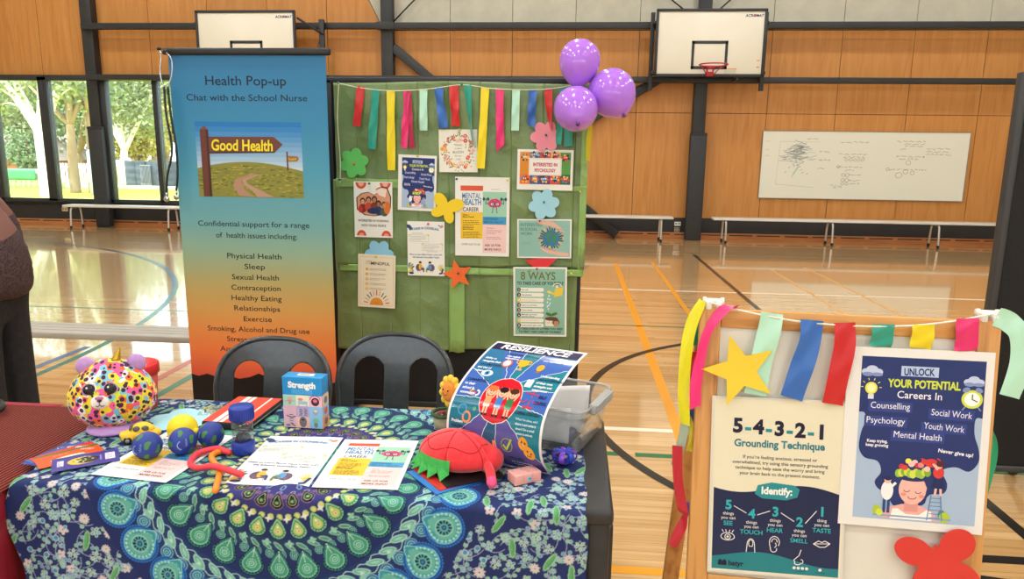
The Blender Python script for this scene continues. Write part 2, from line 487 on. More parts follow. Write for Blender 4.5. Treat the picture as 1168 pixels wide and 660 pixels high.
# other walls, ceiling (behind and beside the camera)
mb = MB(PLASTER); mb.box2((-14.2, -8.2, 0), (-14, 13.8, 7.6)); struct(mb.build('wall_left'))
mb = MB(PLASTER); mb.box2((12, -8.2, 0), (12.2, 13.8, 7.6)); struct(mb.build('wall_right'))
mb = MB(PLASTER)
mb.box2((-14.2, -8.2, 0), (12.2, -8, 2.6)); mb.box2((-14.2, -8.2, 3.6), (12.2, -8, 7.6)); mb.box2((-14.2, -8.2, 2.6), (-11, -8, 3.6)); mb.box2((10, -8.2, 2.6), (12.2, -8, 3.6))
struct(mb.build('wall_rear'))
mb = MB(mat('cfcdc4', .8, name='ceiling_lining')); mb.box2((-14.2, -8.2, 7.5), (12.2, 13.8, 7.7)); struct(mb.build('ceiling'))

# ------------------------------------------------------------------ outside
LAWN = noisy('sunlit_lawn', 'b8bb34', 'd2cc44', (.4, .4, .4), .9)
mb = MB(LAWN); mb.grid(lambda a, b: (-75 + a * 95, 13.75 + b * 75, -.6 + .04 * math.sin(a * 40) * math.sin(b * 30)), 40, 40)
struct(mb.build('lawn_ground'), 'sunlit lawn outside the windows')
mb = MB(mat('e2ded2', .8)); mb.box2((-60, 36.2, -.62), (10, 38.6, -.545)); struct(mb.build('path'), 'pale path beyond the lawn')

mb = MB(noisy('black_wrap', '39424c', '4a545e', (1.2, 1, 2), .45, .6, .05))
for i in range(9):
    x = -25.55 + i * .62
    if -24.9 < x < -24.2: continue
    mb.grid(lambda a, b, x=x: (x + a * .6, 39.2 - .06 * math.sin(a * PI) - .02 * math.sin(b * 22), -.6 + b * 1.42), 6, 18)
mb.box2((-25.6, 39.25, -.6), (-19, 39.4, .8), .02)
tag(mb.build('wrapped_fence'), 'dark wrapped fence beyond the lawn, right of the column', 'fence')
mb = MB(mat('8b9094', .5, .5))
for i in range(9): mb.box((-24.58 + i * .07, 39.14, 0), (.025, .03, 1.1))
mb.box((-24.3, 39.14, .57), (.66, .05, .05)); mb.box((-24.3, 39.14, -.5), (.66, .05, .05))
tag(mb.build('gate'), 'small grey barred gate in the dark wrapped fence', 'gate')

mb = MB(mat('b9bcb8', .6)); n = 90
mb.grid(lambda a, b: (-34 + a * 8.2, 34.6 + .03 * math.sin(a * n * 2), -.6 + b * .98), 360, 1)
mb.m(mat('8f9390', .6)); mb.box2((-34, 34.62, .34), (-25.8, 34.68, .42)); mb.box2((-34, 34.62, -.3), (-25.8, 34.68, -.24))
tag(solid(mb.build('corrugated_fence'), .01), 'pale ribbed metal fence far outside the left windows', 'fence')
mb = MB(mat('3f8f5e', .6)); mb.grid(lambda a, b: (-31 + a * 3.7, 34.5 + .02 * math.sin(a * 25), -.14 + b * .52), 40, 4)
tag(solid(mb.build('green_shade_cloth'), .01), 'green shade cloth hung on the pale ribbed fence', 'cloth')
mb = MB(mat('e6e6e2', .6))
for i in range(22): mb.box((-27.4 + i * .17, 36.0, .06), (.10, .03, 1.28))
mb.box((-25.5, 36.04, .5), (4.0, .04, .08)); mb.box((-25.5, 36.04, -.3), (4.0, .04, .08))
tag(mb.build('paling_fence'), 'white paling fence behind the pair of gum trunks', 'fence')
mb = MB(mat('d8e0e6', .5)); mb.tube([(-21.9, 31.1, -.6), (-21.9, 31.1, 1.3)], .12, 12); mb.ell((-21.9, 31.1, 1.3), .13)
tag(mb.build('post'), 'short pale post on the lawn beside the column', 'post')

h = thing('house', 'brick house with a grey tiled hip roof beyond the fence', 'house', (-39, 47, -.6))
mb = MB(noisy('house_brick', 'a8674a', 'bb7a5a', (2, 2, 8), .8)); mb.box((0, 0, .65), (10, 7, 1.3)); mb.build('wall', h)
mb = MB(noisy('roof_tiles', '8f827c', 'a3958d', (2, 9, 9), .8))
mb.add([(-5.6, -4.1, 1.25), (5.6, -4.1, 1.25), (5.6, 4.1, 1.25), (-5.6, 4.1, 1.25), (-1.8, 0, 2.9), (1.8, 0, 2.9)], [(0, 1, 5, 4), (1, 2, 5), (2, 3, 4, 5), (3, 0, 4), (3, 2, 1, 0)]); mb.build('roof', h)

LEAF = [noisy('leaf_olive', '66724a', '8e9a66', (1.5, 1.5, 1.5), .6), noisy('leaf_mid', '566c48', '788c5e', (1.5, 1.5, 1.5), .6), noisy('leaf_gold', '9a9048', 'b8a85a', (1.5, 1.5, 1.5), .6)]
BARKW = noisy('pale_gum_bark', 'd6cdbf', 'efe9de', (1.5, 1.5, .5), .8); BARKB = noisy('brown_bark', '8a7058', 'a89078', (3, 3, .8), .85)
def tree(x, y, h, bark, leaf, label, r0=.3, forks=4, lean=0., nleaf=2600, spread=.42, low=.35, seed=1, crown_r=1.):
    R = random.Random(seed); t = thing('tree', label, 'tree', (x, y, -.65), group='trees beyond the windows')
    mb = MB(bark); tips = []
    fork = h * low
    trunk = spline([(0, 0, 0), (lean * .3, 0, fork * .5), (lean, R.uniform(-.1, .1), fork)], 5)
    mb.tube(trunk, [r0 * (1.25 - .45 * i / (len(trunk) - 1)) for i in range(len(trunk))], 12)
    for k in range(forks):
        a = 2 * PI * k / forks + R.uniform(-.4, .4); s_ = spread * R.uniform(.6, 1.3) * h
        e = Vector((lean + math.cos(a) * s_, math.sin(a) * s_ * .6, h * R.uniform(.72, 1.)))
        m1 = Vector((lean, 0, fork)).lerp(e, .45) + Vector((R.uniform(-.2, .2), 0, R.uniform(-.3, .1)))
        p = spline([(lean, 0, fork * .96), m1, e], 6)
        mb.tube(p, [r0 * .62 * (1 - .8 * i / (len(p) - 1)) + .02 for i in range(len(p))], 9); tips.append(e)
        for q in range(4):
            s0 = p[R.randrange(4, len(p) - 2)]; b2 = s0 + Vector((R.uniform(-1, 1), R.uniform(-.7, .7), R.uniform(.1, 1))) * h * .16
            mb.tube([s0, s0.lerp(b2, .5) + Vector((0, 0, .1)), b2], [r0 * .2, r0 * .13, .02], 6); tips.append(b2)
    mb.build('trunk', t)
    lb = MB(leaf); per = nleaf // len(tips)
    for c in tips:
        cr = h * .13 * R.uniform(.7, 1.3) * crown_r
        for _ in range(per):
            d = Vector((R.gauss(0, 1), R.gauss(0, 1), R.gauss(0, .7))); d = d.normalized() * cr * R.random() ** .5
            p = c + d; u = Vector((R.uniform(-1, 1), R.uniform(-1, 1), R.uniform(-1.4, .2))).normalized(); w = u.orthogonal().normalized()
            l = R.uniform(.13, .26) * (1.35 if y > 40 else 1); b = l * .36
            lb.add([p, p + u * l * .5 + w * b, p + u * l, p + u * l * .5 - w * b], [(0, 1, 2, 3)])
    o = lb.build('foliage', t); o['kind'] = 'stuff'
    return t
tree(-22.55, 29.2, 8.5, BARKW, LEAF[0], 'white trunked gum tree with forked limbs close outside the left window', .30, 5, -.1, 3000, .28, .33, 3)
tree(-23.55, 32.2, 8, BARKB, LEAF[1], 'brown barked gum just right of the white trunked one', .20, 4, .05, 2600, .26, .42, 5)
tree(-22.85, 32.6, 8.4, BARKB, LEAF[1], 'brown barked gum standing closest to the left side of the column', .22, 4, .1, 2600, .28, .46, 8)
tree(-27.5, 42, 9.5, BARKW, LEAF[0], 'loose gum with thin pale limbs behind the dark wrapped fence', .22, 6, .2, 4200, .3, .22, 11, 1.2)
tree(-33.2, 46, 9, BARKB, LEAF[1], 'bushy green tree behind the white paling fence', .3, 6, 0, 5200, .34, .2, 12, 1.5)
tree(-45, 55, 10, BARKB, LEAF[1], 'dense tree behind the house roof', .3, 6, 0, 5200, .4, .16, 13, 1.6)
tree(-29.6, 47, 4.8, BARKB, LEAF[2], 'golden autumn tree over the dark wrapped fence', .2, 6, 0, 3600, .34, .2, 14, 1.7)
tree(-36, 49, 9.5, BARKB, LEAF[0], 'grey green tree between the left window mullion and the brown gums', .26, 6, 0, 6000, .36, .16, 21, 1.6)
tree(-30.5, 52, 9, BARKB, LEAF[0], 'soft grey green tree right of the golden tree', .26, 6, 0, 6000, .36, .18, 22, 1.5)
tree(-32, 40, 3.0, BARKB, LEAF[1], 'low green shrub tree beside the pale ribbed fence', .12, 6, 0, 2600, .34, .16, 15, 1.7)
tree(-41, 52, 9, BARKB, LEAF[0], 'olive green tree filling the gap left of the white gum', .3, 6, 0, 5200, .36, .18, 16, 1.7)
tree(-34.5, 57, 11, BARKB, LEAF[1], 'tall dark tree far behind the golden tree', .3, 7, 0, 6000, .36, .14, 17, 1.5)
# ------------------------------------------------------------------ fixtures on the far wall
for X, lab in ((-9.20, 'tall charcoal safety pad round the column between the windows'), (2.21, 'tall charcoal safety pad round the column below the right basketball hoop')):
    p = thing('column_pad', lab, 'safety pad', (X, 13.30, 0), group='column pads')
    mb = MB(PADM); mb.box((0, .03, .965), (.29, .14, 1.93), .02); mb.build('padding', p)
    mb = MB(mat('1f2021', .6)); mb.box((0, -.012, 1.9), (.292, .06, .05), .01); mb.build('top_hem', p)

BOARDW = noisy('backboard_face', 'dcd8c4', 'e4e0ce', (1, 1, 1), .35)
BLK = mat('262728', .45, name='black_paint'); RIMR = mat('b5202c', .4, name='red_rim_paint')
def hoop(x, label, bars=True):
    t = thing('basketball_hoop', label, 'basketball hoop', (x, 12.95, 0), group='basketball hoops on the far wall')
    mb = MB(BOARDW); mb.box((0, 0, 3.415), (1.80, .03, 1.06), .004)
    mb.m(mat('1b2550', .5)); vs, fs, a, b = text_mesh('ACROMAT', .03, .2)
    k = .31 / (b - a); mb.add([(.555 + (u - a) * k, -.0165, 3.835 + v * k) for u, v in vs], fs)
    mb.m(mat('cc3333', .5)); mb.add([(.713 + .015 * math.cos(i * .524), -.0172, 3.853 + .015 * math.sin(i * .524)) for i in range(12)], [tuple(range(12))])
    mb.m(mat('d98050', .6)); mb.box((.36, -.016, 2.99), (.22, .003, .014)); mb.box((.82, -.016, 3.02), (.05, .003, .018)); mb.box((.82, -.016, 3.13), (.05, .003, .014))
    mb.m(mat('a8a89c', .6)); [mb.box((.36, -.016, 2.96 - i * .018), (.2, .003, .006)) for i in range(3)]
    mb.build('backboard', t)
    mb = MB(BLK)
    for z in (2.885, 3.945): mb.box((0, -.008, z), (1.84, .05, .045), .004)
    for s_ in (-1, 1): mb.box((s_ * .90, -.008, 3.415), (.045, .05, 1.08), .004)
    mb.build('frame', t)
    mb = MB(BLK)
    for z in (3.01, 3.425): mb.box((.0, -.018, z), (.60, .006, .05))
    for s_ in (-1, 1): mb.box((s_ * .28, -.018, 3.22), (.045, .006, .46))
    mb.build('target_square', t)
    mb = MB(RIMR); c = (0.02, -.36, 3.02)
    mb.tube([(c[0] + .23 * math.cos(i * PI / 20), c[1] + .23 * math.sin(i * PI / 20), c[2]) for i in range(40)], .011, 8, closed=True)
    for s_ in (-1, 1): mb.tube([(c[0] + s_ * .17, c[1] + .13, c[2] - .01), (c[0] + s_ * .06, -.05, 2.90)], .008, 6)
    mb.build('rim', t)
    mb = MB(RIMR); mb.box((.02, -.04, 2.95), (.12, .05, .17), .006); mb.box((.02, -.09, 3.005), (.12, .11, .02), .004)
    mb.m(mat('ece4dc', .5)); mb.box((.02, -.067, 2.96), (.07, .003, .04)); mb.build('rim_bracket', t)
    for s_ in ((-1, 1) if bars else (-1,)):
        mb = MB(STEEL); mb.box((s_ * .955, .22, 3.30), (.07, .07, 1.30), .004); mb.box((s_ * .93, .12, 2.93), (.06, .24, .05), .004); mb.box((s_ * .93, .12, 3.75), (.06, .24, .05), .004); mb.build('support_bar', t)
    mb = MB(STEEL); mb.box((.5, .12, 2.83), (.05, .26, .05), .004); mb.build('lower_bracket', t)
    return t
hoop(2.245, 'basketball hoop with red rim on black framed white backboard above the column')
h1 = hoop(-5.93, 'basketball hoop half hidden behind the top of the blue banner', False)
mb = MB(STEEL); mb.box((1.32, .22, 3.25), (.09, .07, 1.2), .004); mb.build('support_bar', h1)
mb = MB(STEEL); mb.tube([(.93, .05, 3.85), (1.36, .2, 3.58)], .02, 8); mb.build('side_strut', h1)
mb = MB(STEEL); mb.tube([(1.30, .2, 3.56), (1.1, .2, 2.9)], .008, 6); mb.build('tie_rod', h1)

# whiteboard on the wall
wbw, wbh = 3.56, 1.19
P = Print(wbw, wbh, 3560, 1190, 'ddddcc', .25, .012); R = random.Random(4)
def scrawl(x, y, w, c='4a4a46', h=26, lw=5):
    q = x
    while q < x + w - 10:
        l = min(R.uniform(40, 120), x + w - q); pts = [(q + l * i / 5, y + R.uniform(-.5, .5) * h) for i in range(6)]; P.line(pts, lw, c, 2); q += l + 28
for x, y, w in ((1370, 1010, 480), (1350, 800, 480), (1430, 748, 420), (1340, 575, 440), (1480, 515, 150), (1560, 430, 210), (1560, 335, 220), (1580, 280, 170), (2330, 1035, 480), (2460, 990, 350), (2480, 950, 300), (2400, 905, 120), (2850, 910, 420), (2850, 860, 380), (2850, 812, 420), (2350, 770, 480), (2400, 725, 320), (2240, 540, 640), (780, 1060, 190), (1010, 840, 190), (1010, 690, 190), (1000, 540, 120)): scrawl(x, y, w)
for x, y, r in ((1490, 700, 26), (1560, 700, 26), (1630, 700, 26), (1700, 700, 26), (1770, 700, 26), (1360, 575, 26), (1460, 430, 30), (1530, 430, 34), (1460, 340, 30), (1530, 340, 34), (1460, 275, 26), (1530, 275, 26), (2560, 665, 42), (2220, 545, 26), (2420, 440, 55), (2530, 500, 40), (2650, 485, 36)): P.arc(x, y, r, r * .9, 0, 2 * PI, 5, '55554f', 2)
scrawl(1310, 215, 140, '6f9fa0', 50); scrawl(1240, 240, 200, '8fb0b0', 30)
P.line([(280, 250), (310, 1010), (1020, 1010)], 5, 'b4b4a8', 2); P.line([(280, 250), (950, 200)], 5, 'a4a498', 2); P.line([(310, 672), (560, 668)], 6, '70706a', 2)
for i in range(110):
    x = R.gauss(640, 110); y = R.gauss(830, 90); a = R.uniform(-.4, .5); l = R.uniform(40, 190)
    P.line([(x - l / 2 * math.cos(a), y - l / 2 * math.sin(a)), (x, y + R.uniform(-12, 12)), (x + l / 2 * math.cos(a), y + l / 2 * math.sin(a))], R.uniform(4, 12), R.choice(['8c908a', 'a6aaa4', '7c807c', '9aa4a0', 'b4b8b0']), 1 + i % 3)
for i in range(14):
    x = 560 + R.uniform(-140, 260); y = 420 + R.uniform(0, 260); P.line([(x, y), (x + 22, y + 18)], 8, '6a706c', 2)
for i in range(6): P.line([(560 + i * 18, 380 + i * 30), (590 + i * 18, 470 + i * 30)], 9, 'a8bcb8', 2)
for y in (1010, 860, 760): scrawl(60, y, 70, 'a8a89c', 16)
wb = P.build('whiteboard', 'long wall whiteboard covered in handwritten notes and a grey scribble', 'whiteboard', wall_mx(5.165, 1.385, wbw, wbh, WY - .03))
mb = MB(mat('8f8f86', .4, .5))
mb.box2((0, -.009, -.014), (wbw, 0, .006)); mb.box2((0, wbh, -.014), (wbw, wbh + .009, .006)); mb.box2((-.009, -.009, -.014), (0, wbh + .009, .006)); mb.box2((wbw, -.009, -.014), (wbw + .009, wbh + .009, .006))
mb.build('frame', wb)

def outlet(x, z, w, h, c, label, twin=False):
    t = thing('wall_outlet', label, 'wall outlet', (x, WY, z)); mb = MB(mat(c, .5)); mb.box((0, -.008, 0), (w, .016, h), .004); mb.build('plate', t)
    for a in (-1, 1):
        for b in ((-1, 1) if twin else (.4,)):
            mb = MB(mat('6a6a62', .5)); mb.box((a * w * .23, -.018, b * h * .24), (w * .28, .006, h * .31), .001); mb.build('socket', t)
outlet(1.955, .275, .115, .075, 'e4e2d6', 'white power outlet on dark wall base left of the hoop column')
outlet(1.95, .165, .10, .09, 'a39c84', 'beige twin data socket just below the white power outlet', True)
outlet(-10.15, .31, .12, .08, 'd9c9a4', 'cream power outlet on dark panel under the left windows')

# ------------------------------------------------------------------ benches
def bench(x0, x1, y, legs, label, z=.45, d=.30, m=None):
    t = thing('bench', label, 'bench', ((x0 + x1) / 2, y, 0), group='aluminium benches'); xc = (x0 + x1) / 2; L = x1 - x0
    mb = MB(m or ALUP); mb.box((0, 0, z - .02), (L, d, .04), .008)
    mb.m(mat('a9a69c', .4, .4)); [mb.box((0, q, z + .0005), (L - .02, .006, .002)) for q in (-.06, 0, .06)]
    mb.build('seat_plank', t)
    for lx in legs:
        x = lx - xc; y0 = d / 2 - .03
        pts = spline([(x, -y0 - .05, .02), (x, -y0 - .02, z - .12), (x, -y0 + .03, z - .055), (x, 0, z - .05), (x, y0 - .03, z - .055), (x, y0 + .02, z - .12), (x, y0 + .05, .02)], 6)
        mb = MB(ALU); mb.tube(pts, .018, 10); lg = mb.build('leg', t)
        for s_ in (-1, 1): mb = MB(mat('1c1c1c', .7)); mb.lathe([(.021, 0), (.023, .05), (.018, .055)], 12, (x, s_ * (y0 + .05), .001)); mb.build('rubber_foot', lg)
    return t
bench(2.49, 7.9, 13.02, (2.71, 4.54, 6.318), 'long aluminium bench below the wall whiteboard')
bench(-2.6, 1.79, 13.02, (-2.3, -.36, 1.58), 'long aluminium bench against the wall left of the hoop column')
bench(-9.72, -5.0, 13.02, (-9.56, -7.61, -5.66), 'long aluminium bench under the windows')
bench(-4.3, -1.62, 4.0, (-3.85, -1.85), 'aluminium bench crossing the floor behind the banner, nearest of the benches', d=.25, m=noisy('shaded_aluminium_plank', 'a5a196', 'b2aea2', (2, 40, 40), .45))  # darker copy of the plank material: the weaker light here is put into its colour

# ------------------------------------------------------------------ person at left
def skin(name, V, E, Rr, m, parent=None, sub=2, root=0, loc=None):
    me = bpy.data.meshes.new(name); me.from_pydata([tuple(v) for v in V], E, []); me.update()
    o = bpy.data.objects.new(name, me); COL.objects.link(o); me.materials.append(m)
    o.modifiers.new('skin', 'SKIN').use_smooth_shade = True
    sv = me.skin_vertices[0].data
    for i, r in enumerate(Rr):
        sv[i].radius = r if hasattr(r, '__len__') else (r, r); sv[i].use_root = (i == root)
    md = o.modifiers.new('sub', 'SUBSURF'); md.levels = sub; md.render_levels = sub
    if parent: o.parent = parent
    if loc: o.location = loc
    return o
SKINM = noisy('skin', 'c99a80', 'd2a48a', (20, 20, 20), .5)
V = [(0, 0, .93), (-.03, 0, 1.08), (-.09, 0, 1.24), (-.155, 0, 1.38), (-.20, 0, 1.455), (-.235, 0, 1.53), (-.255, 0, 1.62), (-.235, 0, 1.70)]
E = [(i, i + 1) for i in range(7)]; Rr = [(.10, .11), (.11, .11), (.13, .12), (.09, .08), .052, (.07, .08), (.078, .092), (.05, .055)]
def chain(start, pts, rs):
    a = start
    for p, r in zip(pts, rs): V.append(p); Rr.append(r); E.append((a, len(V) - 1)); a = len(V) - 1
    return a
for s_ in (-1, 1):
    w = chain(3, [(-.13, s_ * .17, 1.335), (-.10, s_ * .235, 1.06), (-.25, s_ * .20, .985), (-.34, s_ * .17, .975), (-.40, s_ * .165, .97)], [.06, .042, .036, .028, (.022, .036)])
    for k in range(4):
        b = Vector((-.42, s_ * .165 + (k - 1.5) * .019, .968)); l = (.034, .040, .037, .029)[k]
        chain(w, [b, b + Vector((-l, 0, -.006)), b + Vector((-l * 1.7, 0, -.022)), b + Vector((-l * 2.1, 0, -.042))], [.0098, .009, .0085, .007])
    chain(w - 1, [(-.365, s_ * .165 - s_ * .036, .965), (-.40, s_ * .165 - s_ * .052, .955), (-.425, s_ * .165 - s_ * .052, .945)], [.011, .0095, .008])
    chain(0, [(.0, s_ * .09, .86), (-.015, s_ * .10, .49), (.02, s_ * .10, .10), (-.09, s_ * .105, .045), (-.16, s_ * .11, .035)], [.068, .052, .042, .04, .03])
def lean(p): return (p[0] - .42 * max(0, p[2] - 1.10), p[1], p[2] - .10 * max(0, p[2] - 1.15))
V = [lean(p) for p in V]
person = skin('person', V, E, Rr, SKINM, loc=(-2.675, 3.02, 0))
tag(person, 'person in brown puffer and fleece jacket and dark trousers, cut by the left edge', 'person')
def fleece_mat():
    t = NT('brown_jacket'); tc = t.n('ShaderNodeTexCoord'); sp = t.n('ShaderNodeSeparateXYZ'); t.l(tc, 'Object', sp, 'Vector')
    ad = t.n('ShaderNodeMath', operation='MULTIPLY_ADD'); t.l(sp, 'Y', ad, 0); ad.inputs[1].default_value = -.28; t.l(sp, 'Z', ad, 2)
    st = t.n('ShaderNodeMath', operation='GREATER_THAN'); t.l(ad, 'Value', st, 0); st.inputs[1].default_value = 1.135
    mp = t.coord('Object', (70, 70, 70)); no = t.n('ShaderNodeTexNoise'); no.inputs['Scale'].default_value = 1.4; no.inputs['Detail'].default_value = 3; t.l(mp, 'Vector', no, 'Vector')
    r = t.ramp([(.3, '3e2a2a'), (.7, '5a4242')]); t.l(no, 'Fac', r, 'Fac')
    mx = t.n('ShaderNodeMix', data_type='RGBA'); t.l(st, 'Value', mx, 0); t.l(r, 'Color', mx, 6); mx.inputs[7].default_value = (*rgb('7c5248'), 1)
    t.l(mx, 2, t.b, 'Base Color'); t.set(Roughness=.75)
    iv = t.n('ShaderNodeMath', operation='SUBTRACT'); iv.inputs[0].default_value = 1; t.l(st, 'Value', iv, 1)
    bm_ = t.n('ShaderNodeBump'); bm_.inputs['Distance'].default_value = .02; t.l(iv, 'Value', bm_, 'Strength'); t.l(no, 'Fac', bm_, 'Height'); t.l(bm_, 'Normal', t.b, 'Normal')
    return t.m
V = [(-.012, 0, .84), (-.0, 0, .92), (-.0, 0, 1.02), (-.045, 0, 1.14), (-.085, 0, 1.24), (-.135, 0, 1.34), (-.19, 0, 1.435)]
E = [(i, i + 1) for i in range(6)]; Rr = [(.16, .165), (.18, .19), (.185, .19), (.175, .19), (.155, .18), (.115, .13), (.07, .072)]
for s_ in (-1, 1):
    chain(5, [(-.13, s_ * .19, 1.325), (-.10, s_ * .255, 1.20), (-.09, s_ * .265, 1.06), (-.19, s_ * .235, 1.0), (-.30, s_ * .19, .98)], [.095, .092, .085, .078, .055])
V = [lean(p) for p in V]
jk = skin('jacket', V, E, Rr, fleece_mat(), person, 3); jk['label'] = 'brown jacket, smooth yoke over dark fleece'
tx = bpy.data.textures.new('pile', 'CLOUDS'); tx.noise_scale = .018
dm = jk.modifiers.new('pile', 'DISPLACE'); dm.texture = tx; dm.strength = .012; dm.mid_level = .5
V = [(-.01, 0, 1.0), (-.005, 0, .84)]; E = [(0, 1)]; Rr = [(.125, .15), (.112, .15)]
for s_ in (-1, 1): chain(1, [(.0, s_ * .085, .78), (.0, s_ * .095, .5), (.01, s_ * .1, .10)], [(.088, .095), .080, .074])
skin('trousers', V, E, Rr, noisy('dark_trousers', '16181d', '22242b', (40, 40, 40), .8), person)
for s_ in (-1, 1):
    mb = MB(mat('2a2522', .6)); mb.ell((-.06, s_ * .105, .045), (.15, .055, .05), 20, 10, fn=lambda p: Vector((p.x, p.y * (1 - .25 * (p.x < 0) * -p.x), max(p.z, -.85))))
    mb.build('shoe', person)
mb = MB(noisy('dark_hair', '2b1d17', '3d2a20', (60, 60, 10), .55)); mb.ell((-.228, 0, 1.635), (.105, .102, .115), 24, 16, fn=lambda p: Vector((max(p.x, -.35 if p.z < .35 else -1), p.y, p.z if p.z > -.1 or p.x > -.2 else -.1)))
mb.ell((-.17, 0, 1.52), (.06, .075, .10), 18, 12); mb.v = [lean(p) for p in mb.v]; mb.build('hair', person)
mb = MB(SKINM); mb.ell((-.326, 0, 1.60), (.022, .014, .024), 12, 8); mb.v = [lean(p) for p in mb.v]; mb.build('nose', person)
for s_ in (-1, 1): mb = MB(SKINM); mb.ell((-.23, s_ * .092, 1.605), (.018, .012, .03), 12, 8); mb.v = [lean(p) for p in mb.v]; mb.build('ear', person)
for s_ in (-1, 1): mb = MB(mat('f4f0ea', .3)); mb.ell((-.322, s_ * .033, 1.628), (.012, .014, .009), 12, 8); mb.m(mat('2a1c14', .3)); mb.ell((-.330, s_ * .033, 1.628), (.006, .006, .006), 10, 8); mb.v = [lean(p) for p in mb.v]; mb.build('eye', person)
mb = MB(mat('a8605a', .5)); mb.ell((-.328, 0, 1.562), (.012, .026, .007), 14, 8); mb.v = [lean(p) for p in mb.v]; mb.build('mouth', person)

# ------------------------------------------------------------------ pull-up banner
def grad_mat():
    t = NT('banner_print'); tc = t.n('ShaderNodeTexCoord'); sp = t.n('ShaderNodeSeparateXYZ'); t.l(tc, 'Object', sp, 'Vector')
    mr = t.n('ShaderNodeMapRange'); mr.inputs['From Min'].default_value = 0; mr.inputs['From Max'].default_value = 1.93; t.l(sp, 'Y', mr, 'Value')
    z = lambda q: (q - .08) / 1.93
    r = t.ramp([(z(.20), 'cf4a3c'), (z(.34), 'e05a40'), (z(.475), 'ea7a3c'), (z(.60), 'e09048'), (z(.70), 'cf9c52'), (z(.85), 'b2a568'), (z(1.0), '8fae90'), (z(1.15), '6fa8a8'), (z(1.4), '4a9bb4'), (z(1.65), '2f86b0'), (z(1.97), '1f74a6')])
    t.l(mr, 'Result', r, 'Fac'); t.l(r, 'Color', t.b, 'Base Color'); t.set(Roughness=.42)
    mp = t.coord('Object', (2.2, 1.2, 1)); no = t.n('ShaderNodeTexNoise'); no.inputs['Scale'].default_value = 2; t.l(mp, 'Vector', no, 'Vector'); t.bump(no, 'Fac', .12, .03)
    return t.m
ban = thing('pull_up_banner', 'tall blue to orange school nurse pull-up banner with a signpost picture', 'banner', (-1.648, 3.585, 0))
P = Print.__new__(Print); P.k = .001; P.ky = .001; P.W = 815; P.H = 1930; P.rough = .42; P.div = None; P.mb = MB(grad_mat())
P.mb.grid(lambda a, b: (a * .815, b * 1.93, 0), 12, 24); P.mb.grid(lambda a, b: ((1 - a) * .815, b * 1.93, -.001), 12, 24)
K = '18242a'
def bt(t, z, w, size, x=397): P.text(t, x, (z - .08) * 1000, size, K, 3, width=w, bold=.003)
bt('Health Pop-up', 1.853, 420, 66); bt('Chat with the School Nurse', 1.777, 630, 46)
bt('Confidential support for a range', 1.140, 600, 40); bt('of  health issues including:', 1.080, 440, 40, 410)
for t_, z, w in (('Physical Health', .972, 295), ('Sleep', .916, 112), ('Sexual Health', .859, 256), ('Contraception', .802, 270), ('Healthy Eating', .746, 275), ('Relationships', .690, 252), ('Exercise', .632, 155), ('Smoking, Alcohol and Drug use', .574, 565), ('Stress and Anxiety', .518, 355), ('Any other health issue', .462, 440)):
    bt(t_, z, w, 40, 392)
X0, Y0, X1, Y1 = 115, 1213, 675, 1593
for i in range(10):
    f = i / 9; c = [int(a + (b - a) * f) for a, b in zip((196, 214, 226), (38, 122, 190))]
    P.rect(X0, Y0 + 130 + i * 25, X1, Y0 + 155 + i * 25, '%02x%02x%02x' % tuple(c), 2)
hill = [(X0, Y0)] + [(X1, Y0)] + [(X1 - i * 28, Y0 + 118 + 62 * math.sin(PI * (.15 + .75 * (1 - i / 20)))) for i in range(21)]
P.poly(hill, '8a8a3e', 3); RR = random.Random(2)
for i in range(260):
    a = RR.random(); x = X0 + 8 + a * 540; y = Y0 + 4 + RR.random() ** .8 * (100 + 62 * math.sin(PI * (.15 + .75 * a))); P.ell(x, y, RR.uniform(5, 16), RR.uniform(2, 4), RR.choice(['a89a3a', '6f7a34', '7d7f38', 'b3a548', '5f6a30']), 4, 8)
P.poly([(330, Y0 + 8), (410, Y0 + 2), (360, Y0 + 40), (345, Y0 + 85), (430, Y0 + 118), (405, Y0 + 120), (315, Y0 + 92), (300, Y0 + 60)], 'b08a72', 5)
P.poly([(430, Y0 + 2), (520, Y0 + 2), (440, Y0 + 40), (380, Y0 + 70), (370, Y0 + 85), (450, Y0 + 118), (430, Y0 + 118), (350, Y0 + 88), (360, Y0 + 62), (400, Y0 + 35)], 'b8957c', 6)
P.rect(140, Y0, 185, Y1 - 40, '6a3c30', 6); P.poly([(140, Y1 - 40), (185, Y1 - 40), (162, Y1 - 20)], '7c4c3e', 6); P.rect(172, Y0, 185, Y1 - 40, '4c2a22', 7)
P.poly([(185, Y1 - 160), (530, Y1 - 152), (575, Y1 - 110), (530, Y1 - 72), (185, Y1 - 75)], '6e4436', 7); P.poly([(185, Y1 - 160), (530, Y1 - 152), (533, Y1 - 146), (185, Y1 - 152)], '4a2c24', 8)
P.text('Good Health', 360, Y1 - 143, 78, 'f2e02c', 9, width=325, bold=.022, shear=.06)
P.rect(592, Y0 + 140, 600, Y0 + 235, '6a4030', 6); P.poly([(598, Y0 + 185), (648, Y0 + 187), (658, Y0 + 200), (648, Y0 + 212), (598, Y0 + 214)], '9a6a3c', 7); P.text('Good H.', 624, Y0 + 192, 17, 'f2e02c', 8, width=42)
mt = [(0, 0), (815, 0), (815, 235), (760, 210), (700, 245), (640, 225), (590, 262), (520, 285), (470, 270), (420, 248), (380, 262), (330, 240), (270, 228), (200, 245), (150, 232), (90, 250), (40, 236), (0, 246)]
P.poly(mt, '181416', 3)
panel_o = P.mb.build('panel', ban, (-.4075, 0, .08), (PI / 2, 0, 0))
mb = MB(mat('1e1f20', .4)); mb.box((0, 0, 2.015), (.865, .03, .034), .008); mb.build('top_rail', ban)
